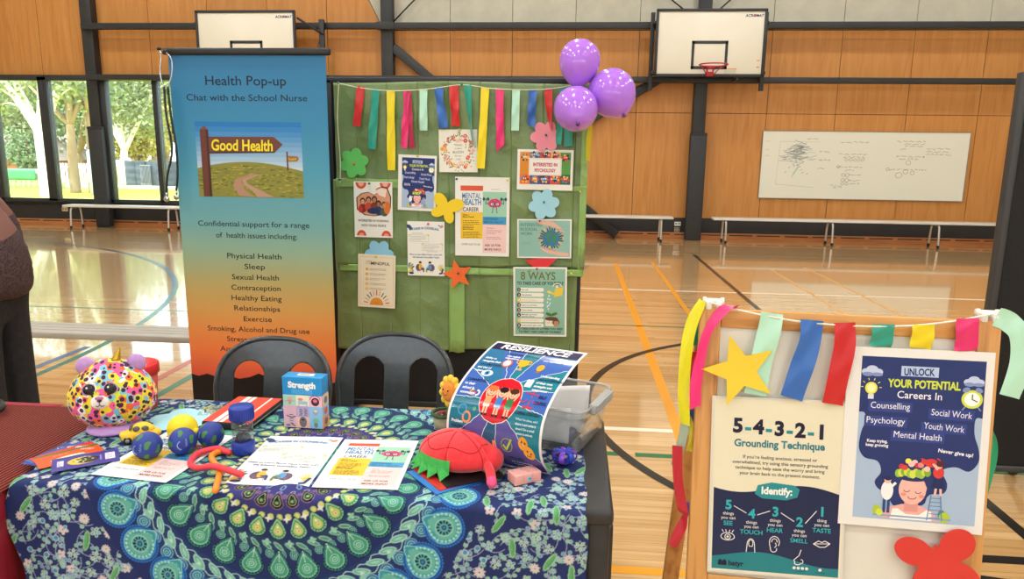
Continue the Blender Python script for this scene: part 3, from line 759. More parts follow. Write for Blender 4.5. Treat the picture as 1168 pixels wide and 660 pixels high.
mb = MB(mat('9a9a98', .35, .8)); mb.box((0, .03, .045), (.87, .10, .085), .02); mb.box((-.3, .03, .008), (.04, .30, .014), .004); mb.box((.3, .03, .008), (.04, .30, .014), .004); mb.build('base', ban)
mb = MB(mat('8c8c8a', .35, .8)); mb.tube([(0, .04, .08), (0, .04, 2.01)], .012, 10); mb.build('pole', ban)

# stethoscope hooked over the banner's rail
st = thing('stethoscope', 'black twin-tube stethoscope hooked over the left end of the banner rail', 'stethoscope', (-2.05, 3.555, 1.28))
CH = mat('c8ccd0', .2, .9, name='chrome')
mb = MB(CH)
mb.tube(spline([(-.022, -.015, .735), (-.014, -.02, .70), (-.024, -.02, .62), (-.010, -.02, .555)], 8), .0035, 8)
mb.tube(spline([(.012, -.015, .725), (.040, -.02, .69), (.036, -.02, .62), (.010, -.02, .555)], 8), .0035, 8); mb.build('headset', st)
for q in ((-.026, -.012, .742), (.006, -.012, .731)): mb = MB(mat('1a1a1a', .5)); mb.ell(q, (.012, .010, .008)); mb.build('ear_tip', st)
for s_, e in ((-1, (-.040, -.02, .035)), (1, (.014, -.02, .045))):
    mb = MB(mat('1b1d1e', .4)); mb.tube(spline([(s_ * .010, -.02, .56), (s_ * .012 + .004, -.022, .42), (.020 + s_ * .012, -.022, .25), (e[0] + .012, e[1], .12), e], 8), .0055, 10); tb = mb.build('tube', st)
    mb = MB(CH); mb.tube([e, (e[0], e[1], e[2] - .025)], .005, 8); mb.lathe([(.003, -.012), (.010, -.010), (.011, -.003), (.013, .003), (.015, .005), (.015, .007), (.003, .008)], 20, Mx=Matrix.Translation((e[0], e[1], e[2] - .035)) @ Matrix.Rotation(PI / 2, 4, 'X')); mb.build('chest_piece', tb)
# ------------------------------------------------------------------ free-standing display board behind the chairs
FELT = noisy('black_felt', '151515', '1c1c1c', (60, 60, 60), .9)
BY = 3.955
db = thing('display_board', 'black free-standing display board hung with green plastic sheets', 'display board', (-.66, BY, 0))
mb = MB(FELT); mb.box((0, .03, .985), (1.38, .03, 1.86), .004); mb.build('panel', db)
mb = MB(mat('202122', .5))
for z in (.065, 1.915): mb.box((0, .03, z), (1.43, .05, .035), .006)
for s_ in (-1, 1): mb.box((s_ * .70, .03, .99), (.03, .05, 1.86), .006)
mb.build('frame', db)
for s_ in (-1, 1):
    mb = MB(mat('202122', .5)); mb.box((s_ * .62, .03, .035), (.05, .56, .03), .006); mb.build('foot', db)

def green_mat(name, c1, c2):
    t = NT(name); mp = t.coord('Object', (1, 1, 1)); 
    w1 = t.n('ShaderNodeTexNoise'); w1.inputs['Scale'].default_value = 7; w1.inputs['Detail'].default_value = 6; t.l(mp, 'Vector', w1, 'Vector')
    r = t.ramp([(.3, c1), (.7, c2)]); t.l(w1, 'Fac', r, 'Fac'); t.l(r, 'Color', t.b, 'Base Color'); t.set(Roughness=.34)
    br = t.n('ShaderNodeTexBrick'); br.offset = 0; br.inputs['Scale'].default_value = 1; br.inputs['Brick Width'].default_value = .172; br.inputs['Row Height'].default_value = .172
    br.inputs['Mortar Size'].default_value = .006; br.inputs['Mortar Smooth'].default_value = 1; br.inputs['Color1'].default_value = (1, 1, 1, 1); br.inputs['Color2'].default_value = (.8, .8, .8, 1); br.inputs['Mortar'].default_value = (0, 0, 0, 1)
    t.l(mp, 'Vector', br, 'Vector')
    mv = t.n('ShaderNodeTexVoronoi'); mv.inputs['Scale'].default_value = 6; t.l(mp, 'Vector', mv, 'Vector')
    ad = t.n('ShaderNodeMath', operation='MULTIPLY_ADD'); t.l(br, 'Color', ad, 0); ad.inputs[1].default_value = .35; t.l(mv, 'Distance', ad, 2)
    a2 = t.n('ShaderNodeMath', operation='MULTIPLY_ADD'); t.l(w1, 'Fac', a2, 0); a2.inputs[1].default_value = 1.2; t.l(ad, 'Value', a2, 2)
    t.bump(a2, 'Value', .8, .016); return t.m
GREEN = green_mat('green_plastic_sheet', '6d8452', '7b925c'); GREEN2 = green_mat('green_plastic_fold', '86ae60', '92b86a')
def gsheet(x0, x1, z0, z1, off, label, hang):
    R = random.Random(int(z1 * 100)); ph = [R.uniform(0, 6) for _ in range(6)]
    mb = MB(GREEN)
    def f(a, b):
        x = x0 + (x1 - x0) * a; z = z0 + (z1 - z0) * b
        w = .004 * math.sin(x * 9 + ph[0]) * math.sin(z * 7 + ph[1]) + .0025 * math.sin(x * 23 + z * 11 + ph[2]) + .002 * math.sin(z * 31 - x * 9 + ph[3])
        low = (1 - b) ** 2
        return (x + .006 * math.sin(z * 5 + ph[4]) * (a - .5), BY - off - .006 + w - hang * low * .02 * math.sin(x * 12 + ph[5]), z - (.012 * math.sin(x * 4 + ph[2]) * low) + .006 * b * b * math.sin(a * 7 + ph[1]))
    mb.grid(f, 60, 70); o = mb.build('green_sheet')
    return tag(solid(o, .001), label, 'plastic sheet', 'green sheets on the display board')
lower = gsheet(-1.345, .035, .41, 1.375, .004, 'green plastic sheet on lower half of the black display board, bottom edge loose', 1)
upper = gsheet(-1.325, .07, .90, 1.905, .014, 'green plastic sheet over upper half of the black display board, above the lower one', .4)
# the doubled, paler overlaps of the sheets
for x0, x1, z0, z1, par, nm in ((-1.32, .068, .862, .90, upper, 'doubled_hem'), (-1.325, -.88, 1.335, 1.385, upper, 'doubled_hem'), (-.69, -.60, .40, .86, lower, 'doubled_fold'), (-.30, .07, 1.335, 1.36, upper, 'doubled_hem'), (.035, .072, .90, 1.88, upper, 'doubled_edge')):
    mb = MB(GREEN2); yy = BY - (.026 if par is upper else .018)
    mb.grid(lambda a, b: (x0 + (x1 - x0) * a, yy + .002 * math.sin(a * 9) * math.sin(b * 6), z0 + (z1 - z0) * b + .003 * math.sin(a * 8)), 20, 6)
    o = solid(mb.build(nm, par), .0008)

PY_ = BY - .033                    # plane of the papers
def pin(x, z, c, where, y=PY_ - .002):
    mb = MB(mat(c, .3, coat=.3)); Mx = Matrix.Translation((x, y, z)) @ Matrix.Rotation(PI / 2, 4, 'X')
    mb.lathe([(.0012, -.004), (.0062, 0), (.0062, .0015), (.0032, .003), (.0036, .008), (.0058, .0105), (.0045, .012), (0, .0122)], 14, Mx=Mx)
    return tag(mb.build('push_pin'), where, 'push pin', 'push pins on the green board')

INK = '2c2f52'
def person_icon(P, x, y, h, hair, top, bottom, skin='e9b79a', L=6):
    P.rect(x - h * .12, y, x - h * .02, y + h * .42, bottom, L); P.rect(x + h * .02, y, x + h * .12, y + h * .42, bottom, L)
    P.ell(x, y + h * .55, h * .16, h * .22, top, L + 1); P.line([(x - h * .14, y + h * .66), (x - h * .3, y + h * .5)], h * .07, top, L); P.line([(x + h * .14, y + h * .66), (x + h * .3, y + h * .5)], h * .07, top, L)
    P.ell(x, y + h * .86, h * .11, h * .13, skin, L + 1); P.ell(x, y + h * .93, h * .12, h * .08, hair, L + 2)

def art_unlock(P):
    X = lambda q: q * 210; Y = lambda q: (1 - q) * 297
    P.rect(X(.10), Y(.955), X(.945), Y(.05), 'a9bfd8', 1)
    nav = [(.10, .05), (.945, .05), (.945, .36), (.90, .365), (.90, .45), (.935, .53), (.94, .60), (.88, .655), (.79, .635), (.70, .66), (.74, .73), (.72, .785), (.62, .80), (.58, .86), (.42, .86), (.38, .80), (.28, .79), (.24, .745), (.28, .69), (.25, .63), (.16, .615), (.115, .56), (.125, .47), (.15, .41), (.14, .365), (.10, .36)]
    cur_ = [tuple(v)[:2] for v in spline([(a, b, 0) for a, b in nav[2:]], 4)]; P.poly([(X(a), Y(b)) for a, b in nav[:2] + cur_][::-1], '27376e', 2)
    def cloud(cx, cy, s, c='c3d0ea'):
        for dx, dy, r in ((-1, 0, .7), (0, .35, 1), (1, 0, .75), (.4, -.1, .8), (-.4, -.1, .8)): P.ell(X(cx) + dx * s, Y(cy) + dy * s, r * s, r * s * .8, c, 3, 16)
        P.ell(X(cx) - .7 * s, Y(cy) - .45 * s, s * .9, s * .4, '8496c6', 4, 16); P.ell(X(cx) + .8 * s, Y(cy) - .45 * s, s * .95, s * .36, '8496c6', 4, 16)
    cloud(.175, .135, 9); cloud(.87, .165, 8.5)
    P.rect(X(.375), Y(.15), X(.63), Y(.095), 'b9cdea', 4); P.text('UNLOCK', X(.50), Y(.143), 16, '26306a', 5, bold=.03, width=44, rot=.03)
    P.text('YOUR POTENTIAL', X(.535), Y(.212), 18, 'd2e04a', 5, bold=.035, width=104); P.text('Careers In', X(.51), Y(.272), 17, 'f4f4fa', 5, width=64, bold=.006)
    for t_, a, b, w, ro in (('Counselling', .315, .335, 57, 0), ('Social Work', .735, .36, 58, -.05), ('Psychology', .29, .418, 56, 0), ('Youth Work', .69, .437, 58, -.06), ('Mental Health', .515, .493, 69, -.03)):
        P.rect(X(a) - w * .56, Y(b + .018), X(a) + w * .56, Y(b - .04), '34458a', 3); P.text(t_, X(a), Y(b), 15, 'eef0fa', 5, width=w, rot=ro)
    P.text('Keep trying,', X(.24), Y(.525), 7, 'f0f0fa', 5, bold=.03, width=30); P.text('keep growing', X(.24), Y(.548), 7, 'f0f0fa', 5, bold=.03, width=33); P.text('Never give up!', X(.78), Y(.565), 8.5, 'f0f0fa', 5, bold=.03, width=50, rot=-.1)
    P.ell(X(.175), Y(.225), 9, 10, 'f2e65a', 5); P.ell(X(.175), Y(.225), 6, 7, 'fbf6b0', 6); P.rect(X(.155), Y(.285), X(.195), Y(.258), 'd8dce6', 6)
    for i in range(6): a = PI * i / 5; P.line([(X(.175) + 12 * math.cos(a), Y(.22) + 12 * math.sin(a)), (X(.175) + 15 * math.cos(a), Y(.22) + 15 * math.sin(a))], 1.2, 'f2e65a', 5)
    P.ell(X(.865), Y(.258), 15, 15, 'd2de50', 5); P.ell(X(.865), Y(.258), 11, 11, 'fbfbf2', 6); P.line([(X(.865), Y(.258)), (X(.865), Y(.232))], 1.6, '2b3566', 7); P.line([(X(.865), Y(.258)), (X(.90), Y(.27))], 1.6, '2b3566', 7)
    for q in (-1, 1): P.ell(X(.865) + q * 9, Y(.208), 5.5, 4, '8494c2', 6, rot=-q * .5); P.line([(X(.865) + q * 9, Y(.30)), (X(.865) + q * 13, Y(.318))], 2, '8494c2', 5)
    P.ell(X(.50), Y(.745), 30, 32, '27376e', 4); P.ell(X(.40), Y(.79), 12, 26, '27376e', 4)
    P.poly([(X(.30), Y(.945)), (X(.34), Y(.885)), (X(.44), Y(.86)), (X(.55), Y(.86)), (X(.64), Y(.885)), (X(.70), Y(.945))], 'eab0a4', 5)
    P.poly([(X(.36), Y(.945)), (X(.375), Y(.89)), (X(.41), Y(.885)), (X(.47), Y(.915)), (X(.56), Y(.915)), (X(.61), Y(.885)), (X(.645), Y(.895)), (X(.65), Y(.945))], 'f6f4f0', 6)
    P.rect(X(.455), Y(.90), X(.55), Y(.83), 'df9a92', 5); P.ell(X(.505), Y(.775), 20, 25, 'f0bcae', 6); P.ell(X(.58), Y(.765), 5, 6, 'eab0a4', 5)
    P.ell(X(.505), Y(.70), 25, 9, '27376e', 7); P.arc(X(.465), Y(.78), 4, 3, PI, 2 * PI, 1.1, '6a3a4a', 7); P.arc(X(.545), Y(.785), 4, 3, PI, 2 * PI, 1.1, '6a3a4a', 7); P.arc(X(.505), Y(.815), 6, 4, PI, 2 * PI, 1.4, 'b8485a', 7); P.ell(X(.445), Y(.805), 4, 3, 'e89088', 7, 12); P.ell(X(.57), Y(.81), 4, 3, 'e89088', 7, 12)
    RR = random.Random(3)
    for i in range(11): P.ell(X(.40) + i * 4.2, Y(.685) + RR.uniform(-3, 5), 5, 7, RR.choice(['7fae3a', '9ac24a', '4f8a3e', 'd2de50']), 8, 12)
    for i in range(9): P.ell(X(.42) + i * 4.6, Y(.65) + RR.uniform(-2, 12), 4.6, 4.6, RR.choice(['d8453f', 'ef8a8a', 'f2e65a', 'f4c9c0', 'c83a4c']), 9, 10)
    P.ell(X(.62), Y(.62), 9, 7, 'd8403c', 9); P.line([(X(.60), Y(.615)), (X(.555), Y(.60))], 3, 'd8403c', 9); P.arc(X(.66), Y(.615), 5, 6, -PI / 2, PI / 2, 2, 'd8403c', 9)
    P.line([(X(.66), Y(.795)), (X(.665), Y(.75))], 3.5, 'f0bcae', 7); P.line([(X(.70), Y(.80)), (X(.695), Y(.75))], 3.5, 'f0bcae', 7); P.poly([(X(.63), Y(.76)), (X(.725), Y(.76)), (X(.70), Y(.69)), (X(.655), Y(.69))], '23305f', 8); P.ell(X(.675), Y(.67), 8, 10, 'd8403c', 8); P.line([(X(.665), Y(.655)), (X(.635), Y(.625))], 3, 'f0bcae', 9); P.ell(X(.675), Y(.63), 5, 6, 'f0bcae', 9); P.ell(X(.682), Y(.622), 6, 5, '5a2a34', 10)
    for q in (.635, .70): P.line([(X(q), Y(.80)), (X(q) + (4 if q > .65 else -4), Y(.94))], 1.5, '5f86b4', 7)
    for i in range(6): P.line([(X(.63), Y(.815 + i * .022)), (X(.705), Y(.815 + i * .022))], 1.2, '5f86b4', 7)
    P.rect(X(.305), Y(.915), X(.325), Y(.83), '2f4a86', 7); P.rect(X(.335), Y(.915), X(.355), Y(.83), '2f4a86', 7); P.ell(X(.33), Y(.79), 9, 16, 'f2f2f2', 8); P.line([(X(.35), Y(.775)), (X(.385), Y(.745))], 4, 'f2f2f2', 8); P.ell(X(.33), Y(.73), 5, 6, 'f0bcae', 9); P.ell(X(.33), Y(.72), 5.5, 4, '23305f', 10)
    P.ell(X(.265), Y(.905), 6, 9, 'b6cc3e', 6); P.ell(X(.285), Y(.915), 5, 6, 'd2de50', 7); P.ell(X(.735), Y(.92), 8, 9, 'b6cc3e', 6); P.ell(X(.715), Y(.905), 5, 8, '4f8a6a', 5); P.rect(X(.24), Y(.935), X(.78), Y(.926), '86a4c8', 6)

def art_career(P):                 # mental health career flyer
    X = lambda q: q * 210; Y = lambda q: (1 - q) * 297
    P.rect(X(.10), Y(.155), X(.515), Y(.09), 'dd5a3c', 1); P.para(X(.66), Y(.135), 50, 1, 5, '8a8a88')
    P.text('MENTAL', X(.305), Y(.255), 30, '3f86b8', 2, bold=.03, width=74); P.text('HEALTH', X(.305), Y(.335), 30, '3f86b8', 2, bold=.03, width=74); P.text('CAREER', X(.29), Y(.42), 22, '2a2a2c', 2, bold=.012, width=62)
    P.rect(X(.10), Y(.775), X(.51), Y(.43), 'efc63a', 1); P.rect(X(.51), Y(.485), X(.945), Y(.165), '9fd0b4', 1); P.rect(X(.51), Y(.585), X(.945), Y(.485), '4a9cc8', 1); P.rect(X(.51), Y(.955), X(.945), Y(.585), 'f0ccc8', 1)
    P.text('What is', X(.14), Y(.475), 7.5, '3a3320', 3, 'l', bold=.03); P.text('Mental Health?', X(.14), Y(.50), 7.5, '3a3320', 3, 'l', bold=.03); P.para(X(.14), Y(.545), 66, 4, 6.2, '6a5c28', 2)
    P.text('Importance of', X(.14), Y(.635), 7.5, '3a3320', 3, 'l', bold=.03); P.text('Mental Health', X(.14), Y(.66), 7.5, '3a3320', 3, 'l', bold=.03); P.para(X(.14), Y(.69), 70, 5, 5.2, '6a5c28', 1.8)
    P.text('SUPPORTING', X(.54), Y(.525), 10, '2468a0', 3, 'l', bold=.03, width=52); P.text('MENTAL HEALTH', X(.54), Y(.565), 10, '2468a0', 3, 'l', bold=.03, width=72)
    P.text('COME TALK TO US!', X(.12), Y(.86), 10, '6a6a6a', 3, 'l', width=72); P.text('ASK US FOR', X(.55), Y(.87), 12.5, '5a4444', 3, 'l', bold=.012, width=62); P.text('MORE INFO?', X(.55), Y(.925), 12.5, '5a4444', 3, 'l', bold=.012, width=64)
    P.para(X(.58), Y(.635), 30, 1, 5, '5a4444'); P.para(X(.58), Y(.665), 62, 3, 6, '9a8484', 1.6); P.para(X(.58), Y(.755), 62, 2, 6, '9a8484', 1.6)
    bx, by = X(.73), Y(.315)           # brain with glasses lifting weights
    for dx, dy, r in ((-16, 0, 12), (-8, 8, 12), (4, 10, 12), (15, 4, 12), (14, -5, 11), (0, -5, 13), (-12, -6, 10)): P.ell(bx + dx, by + dy, r, r * .8, 'e0527c', 2, 16)
    for dx, dy in ((-14, 8), (0, 12), (12, 8), (-4, 3)): P.arc(bx + dx, by + dy, 7, 4, 0, PI, 1.6, 'b83060', 4)
    for q in (-1, 1):
        P.arc(bx + q * 10, by - 2, 8, 7, 0, 2 * PI, 2.6, '2c3a4a', 5); P.ell(bx + q * 10, by - 2, 6, 5.5, 'f4d0da', 4); P.ell(bx + q * 9, by - 2, 2, 2.4, '1e2630', 6)
        P.line([(bx + q * 24, by + 2), (bx + q * 34, by - 2), (bx + q * 34, by + 16)], 2.2, '2c3a4a', 4); P.line([(bx + q * 26, by + 18), (bx + q * 42, by + 16)], 2.4, '2c4a50', 4)
        for e in (-1, 1): P.ell(bx + q * 34 + e * 8, by + 17, 5, 6.5, '2c5a5a', 5, 12)
        P.line([(bx + q * 7, by - 14), (bx + q * 8, by - 34), (bx + q * 12, by - 34)], 2, '2c3a4a', 4)
    P.line([(bx - 3, by - 1), (bx + 3, by - 1)], 2, '2c3a4a', 5); P.arc(bx, by - 10, 5, 3, PI, 2 * PI, 1.5, '7a1840', 5)

def art_counsel(P):                # career in counselling flyer
    X = lambda q: q * 210; Y = lambda q: (1 - q) * 297
    P.ell(X(.05), Y(.10), 16, 10, '2c4470', 2, rot=-.6); P.ell(X(.10), Y(.14), 12, 6, '3c5a8c', 3, rot=.4); P.ell(X(.92), Y(.09), 10, 7, 'd8906a', 2, rot=.5); P.ell(X(.86), Y(.075), 9, 4, '7aa8d8', 2, rot=-.4)
    P.text('CAREER IN COUNSELING', X(.49), Y(.165), 17, '3f7ab4', 3, bold=.03, width=150, arch=7)
    P.text('Talk to us about Counselling', X(.26), Y(.225), 6.5, '4a4a50', 3, width=62); P.text('Career in Counselling', X(.66), Y(.555), 6.5, '4a4a50', 3, width=58)
    for x0, y0, x1, y1 in ((.05, .37, .57, .25), (.40, .53, .94, .41)):
        P.line([(X(x0), Y(y0)), (X(x1), Y(y0)), (X(x1), Y(y1)), (X(x0), Y(y1)), (X(x0), Y(y0))], 1.4, 'b8c088', 2); P.para(X(x0) + 6, Y(y1) - 9, 96, 4, 6.6, 'a8b0a0', 1.8)
        P.ell(X(x0) + 2, Y(y1), 8, 4, 'd8d878', 3, rot=.6); P.ell(X(x1) - 2, Y(y1), 8, 4, 'd8d878', 3, rot=-.6)
    P.text('Want to Learn More! Have a chat with', X(.49), Y(.62), 12, '35406a', 3, bold=.02, width=186); P.text("the School's Counselling Team!", X(.50), Y(.67), 12, '35406a', 3, bold=.02, width=150)
    for cx, top, q, leg in ((.345, 'e8b23a', 1, '2c4470'), (.60, '5a9ad0', -1, '6a8a4a')):
        P.ell(X(cx) - q * 10, Y(.85), 17, 20, '6a5468', 3); P.rect(X(cx) - 18, Y(.90), X(cx) + 16, Y(.865), '7a6478', 4); [P.line([(X(cx) + e, Y(.90)), (X(cx) + e * 1.15, Y(.945))], 2, 'c8a83a', 3) for e in (-15, 0, 13)]
        P.ell(X(cx), Y(.835), 10, 17, top, 5); P.line([(X(cx) + q * 2, Y(.865)), (X(cx) + q * 18, Y(.86)), (X(cx) + q * 20, Y(.925))], 6, leg, 6); P.line([(X(cx) + q * 4, Y(.825)), (X(cx) + q * 16, Y(.835))], 4, top, 6); P.ell(X(cx) + q * 3, Y(.765), 6.5, 7.5, 'f0c0a0', 6); P.ell(X(cx) - q * 1, Y(.752), 8, 6, '2a2220', 7)
    for i in range(9): P.ell(X(.08) + 9 * math.cos(i), Y(.85) + 16 * math.sin(i * .7) , 5, 14, ['5a6a7a', '8aa0a8', 'd8c85a'][i % 3], 3, rot=(i - 4) * .25)
    for i in range(7): P.line([(X(.90), Y(.92)), (X(.90) + 22 * math.cos(.7 + i * .3), Y(.92) + 40 * math.sin(.7 + i * .3))], 3, 'd6c258', 3)
    P.line([(X(.86), Y(.955)), (X(.92), Y(.95)), (X(.955), Y(.87))], 9, '2c4470', 4); P.ell(X(.06), Y(.935), 12, 9, 'e8c84a', 2); P.ell(X(.10), Y(.955), 14, 6, '34406a', 3)

def board_paper(art, cx, cz, w, h, rot, label, W=210., H=297., paper='ecebe2', name='poster', n=0):
    P = Print(w, h, W, H, paper, .32); art(P)
    return P.build(name, label, 'poster', wall_mx(cx, cz, w, h, PY_ - .002 - n * .002, rot), 'posters on the green board')

board_paper(art_unlock, -.862, 1.366, .215, .304, -1.7, 'small navy careers poster with a dreaming woman pinned among the ribbons on the green board')
board_paper(art_career, -.499, 1.186, .302, .436, 0, 'large mental health career poster with yellow, blue and pink blocks pinned mid green board', H=303.)
board_paper(art_counsel, -.816, 1.001, .211, .307, 0, 'white counselling flyer pinned to the green board below the small navy poster')

def art_wreath(P):
    R = random.Random(12)
    for i in range(170):
        a = 2 * PI * i / 170 + R.uniform(-.1, .1); r = 76 + R.gauss(0, 11); x, y = 108 + r * math.cos(a), 113 + r * 1.08 * math.sin(a)
        P.ell(x, y, R.uniform(3, 6), R.uniform(1.5, 3), R.choice(['4a6a4e', '6a7f4a', '2f4a4e', '8a9a5a']), 1, 8, R.uniform(0, 3))
    for i in range(34):
        a = 2 * PI * i / 34 + R.uniform(-.07, .07); r = 76 + R.gauss(0, 9); x, y = 108 + r * math.cos(a), 113 + r * 1.08 * math.sin(a); q = R.choice([5, 7, 10, 12]); c = R.choice(['ea7a42', 'f0a070', 'e87a72', 'f0b45a', 'd8564e', 'f4c4b4', 'f2a890'])
        for k in range(6): P.ell(x + q * .55 * math.cos(k * PI / 3), y + q * .55 * math.sin(k * PI / 3), q * .5, q * .5, c, 2, 10)
        P.ell(x, y, q * .22, q * .22, R.choice(['f4d868', 'b85a3a', 'f4e4d0']), 3, 10)
    for t_, y, s in (('Mistakes', 146, 13), ('is when', 126, 12), ('BLOOM', 104, 18), ('for you', 86, 12), ('inside', 68, 12)): P.text(t_, 108, y, s, '6a6a68', 3, shear=.15)
board_paper(art_wreath, -.633, 1.543, .212, .229, .7, 'square off-white print of a floral wreath pinned below the red ribbon', 216., 233., 'ecead9', n=-.5)

def art_young(P):
    P.ell(40, 292, 30, 34, 'd8563e', 1, a0=PI, a1=2 * PI); P.ell(172, 292, 30, 34, 'd8563e', 1, a0=PI, a1=2 * PI); P.ell(40, 290, 16, 18, 'e8b09a', 2, a0=PI, a1=2 * PI); P.ell(172, 290, 16, 18, 'e8b09a', 2, a0=PI, a1=2 * PI)
    blob = [(20, 150), (60, 122), (110, 118), (165, 126), (195, 160), (198, 215), (180, 262), (150, 268), (120, 255), (135, 240), (110, 225), (80, 240), (45, 232), (18, 210)]
    cx, cy = 108, 185; P.poly([(cx + (x - cx) * 1.06, cy + (y - cy) * 1.06) for x, y in blob][::-1], '2a2422', 1); P.poly(blob[::-1], 'd89a78', 2)
    P.poly([(118, 250), (150, 264), (180, 258), (172, 215), (140, 225)], 'f0d8c8', 3)
    for x, y, sk, hr, tp in ((48, 190, 'd8a080', '3a2018', '8a2a2a'), (80, 198, 'c88a68', '1e1414', 'c84a3a'), (112, 200, 'b87a58', '2a1a14', '7a3a2a'), (134, 178, 'a86a48', '1a1010', '2a3a6a'), (165, 172, 'c88a60', '3a2a20', '4a5a4a')):
        P.ell(x, y - 34, 22, 24, tp, 3); P.ell(x, y + 4, 15, 17, hr, 4); P.ell(x, y, 10, 13, sk, 5)
    P.ell(180, 160, 18, 34, 'd8702a', 4); P.ell(35, 150, 13, 18, 'c03a34', 4); P.ell(105, 142, 34, 16, '22305a', 4)
    P.text('INTERESTED IN WORKING', 105, 84, 17, '2a2628', 3, bold=.035, width=166); P.text('WITH YOUNG PEOPLE', 105, 58, 17, '2a2628', 3, bold=.035, width=136)
    for x in (38, 174): P.ell(x, 8, 26, 30, 'd8503c', 1, a0=0, a1=PI); P.ell(x, 8, 14, 15, 'e8a08a', 2, a0=0, a1=PI)
board_paper(art_young, -1.113, 1.214, .219, .311, -.3, 'white poster of a hugging group of young people, on the green board')

def art_psych(P):                  # 297 x 210
    cols = ['e0902e', '3f7aa8', 'd0522e', 'e8b04a', '5a9a4a']; c2 = ['d8502e', 'e8c04a', '4a8ac0', '2a3a58', 'c83a34']
    for i, c in enumerate(cols):
        P.rect(14 + i * 54, 30, 14 + (i + 1) * 54, 196, c, 1)
        P.rect(14 + i * 54, 30, 14 + (i + 1) * 54, 82, ['e8782e', '2f6494', '5a3f7a', 'd84a30', '34683c'][i], 2)
    R = random.Random(9)
    for i in range(5):
        x = 41 + i * 54
        for y in (56, 168):
            if y > 100 and 0 < i < 4: y = 182
            c = c2[(i + (y > 100)) % 5]; P.ell(x, y, 16, 15, c, 3, 14); [P.ell(x + 17 * math.cos(k * 1.05 + i), y + 15 * math.sin(k * 1.05 + i), 6, 6, R.choice(c2 + ['e8b8a0']), 4, 9) for k in range(6)]; P.ell(x - 5, y + 3, 3, 4, 'f4f0e0', 5, 9); P.ell(x + 5, y + 3, 3, 4, 'f4f0e0', 5, 9); P.arc(x, y - 3, 6, 4, PI, 2 * PI, 1.6, '2a1e1a', 5)
    P.rect(62, 76, 236, 166, 'f2eee6', 6); P.line([(66, 80), (232, 80), (232, 162), (66, 162), (66, 80)], 1.4, 'd8b0a0', 7)
    P.text('INTERESTED IN', 149, 124, 24, 'b8284e', 7, bold=.04, width=128); P.text('PSYCHOLOGY', 149, 94, 24, 'b8284e', 7, bold=.04, width=112)
board_paper(art_psych, -.157, 1.448, .303, .217, -.4, 'landscape psychology poster of colourful cartoon tiles round a white title box', 297., 210.)

def art_social(P):
    P.rect(8, 7, 289, 203, '8fbcae', 1)
    for i, t_ in enumerate(('INTERESTED', 'IN SOCIAL', 'WORK')): P.text(t_, 18, 172 - i * 24, 23, '3f6a5e', 3, 'l', width=(120, 92, 66)[i])
    gx, gy = 185, 108
    for k in range(26):
        a = 2 * PI * k / 26; x, y = gx + 66 * math.cos(a), gy + 60 * math.sin(a); P.line([(gx + 46 * math.cos(a), gy + 42 * math.sin(a)), (x, y)], 8, ['2f5a4a', '4a4a3a', '3a6a8a', '6a4a3a', 'c8b88a'][k % 5], 2); P.ell(x, y, 4.6, 4.6, ['e0b090', '8a5a40', 'c89070'][k % 3], 3, 10)
    P.ell(gx, gy, 46, 42, '3f78a8', 4, 30)
    for dx, dy, rx, ry, ro in ((-18, 14, 16, 10, .5), (-10, -14, 9, 15, .2), (18, 10, 17, 11, -.4), (20, -14, 9, 12, .1), (0, 30, 12, 5, 0)): P.ell(gx + dx, gy + dy, rx, ry, '4a8a4a', 5, 14, ro)
    P.poly([(110, 200), (190, 200), (235, 168), (262, 140), (236, 150), (196, 172), (150, 178), (112, 188)][::-1], 'e0b4a0', 3); P.line([(226, 158), (252, 150)], 5, 'd09a86', 4)
    P.poly([(120, 60), (134, 46), (170, 26), (230, 14), (282, 10), (282, 30), (240, 34), (196, 40), (150, 50)], 'e0b4a0', 3); P.line([(150, 52), (210, 38)], 5, 'd09a86', 4)
    P.para(20, 84, 80, 1, 5, '6a9a8c'); P.para(20, 76, 60, 1, 5, '6a9a8c')
board_paper(art_social, -.153, 1.073, .300, .216, .8, 'landscape social work poster of two hands round a globe on teal', 297., 210.)

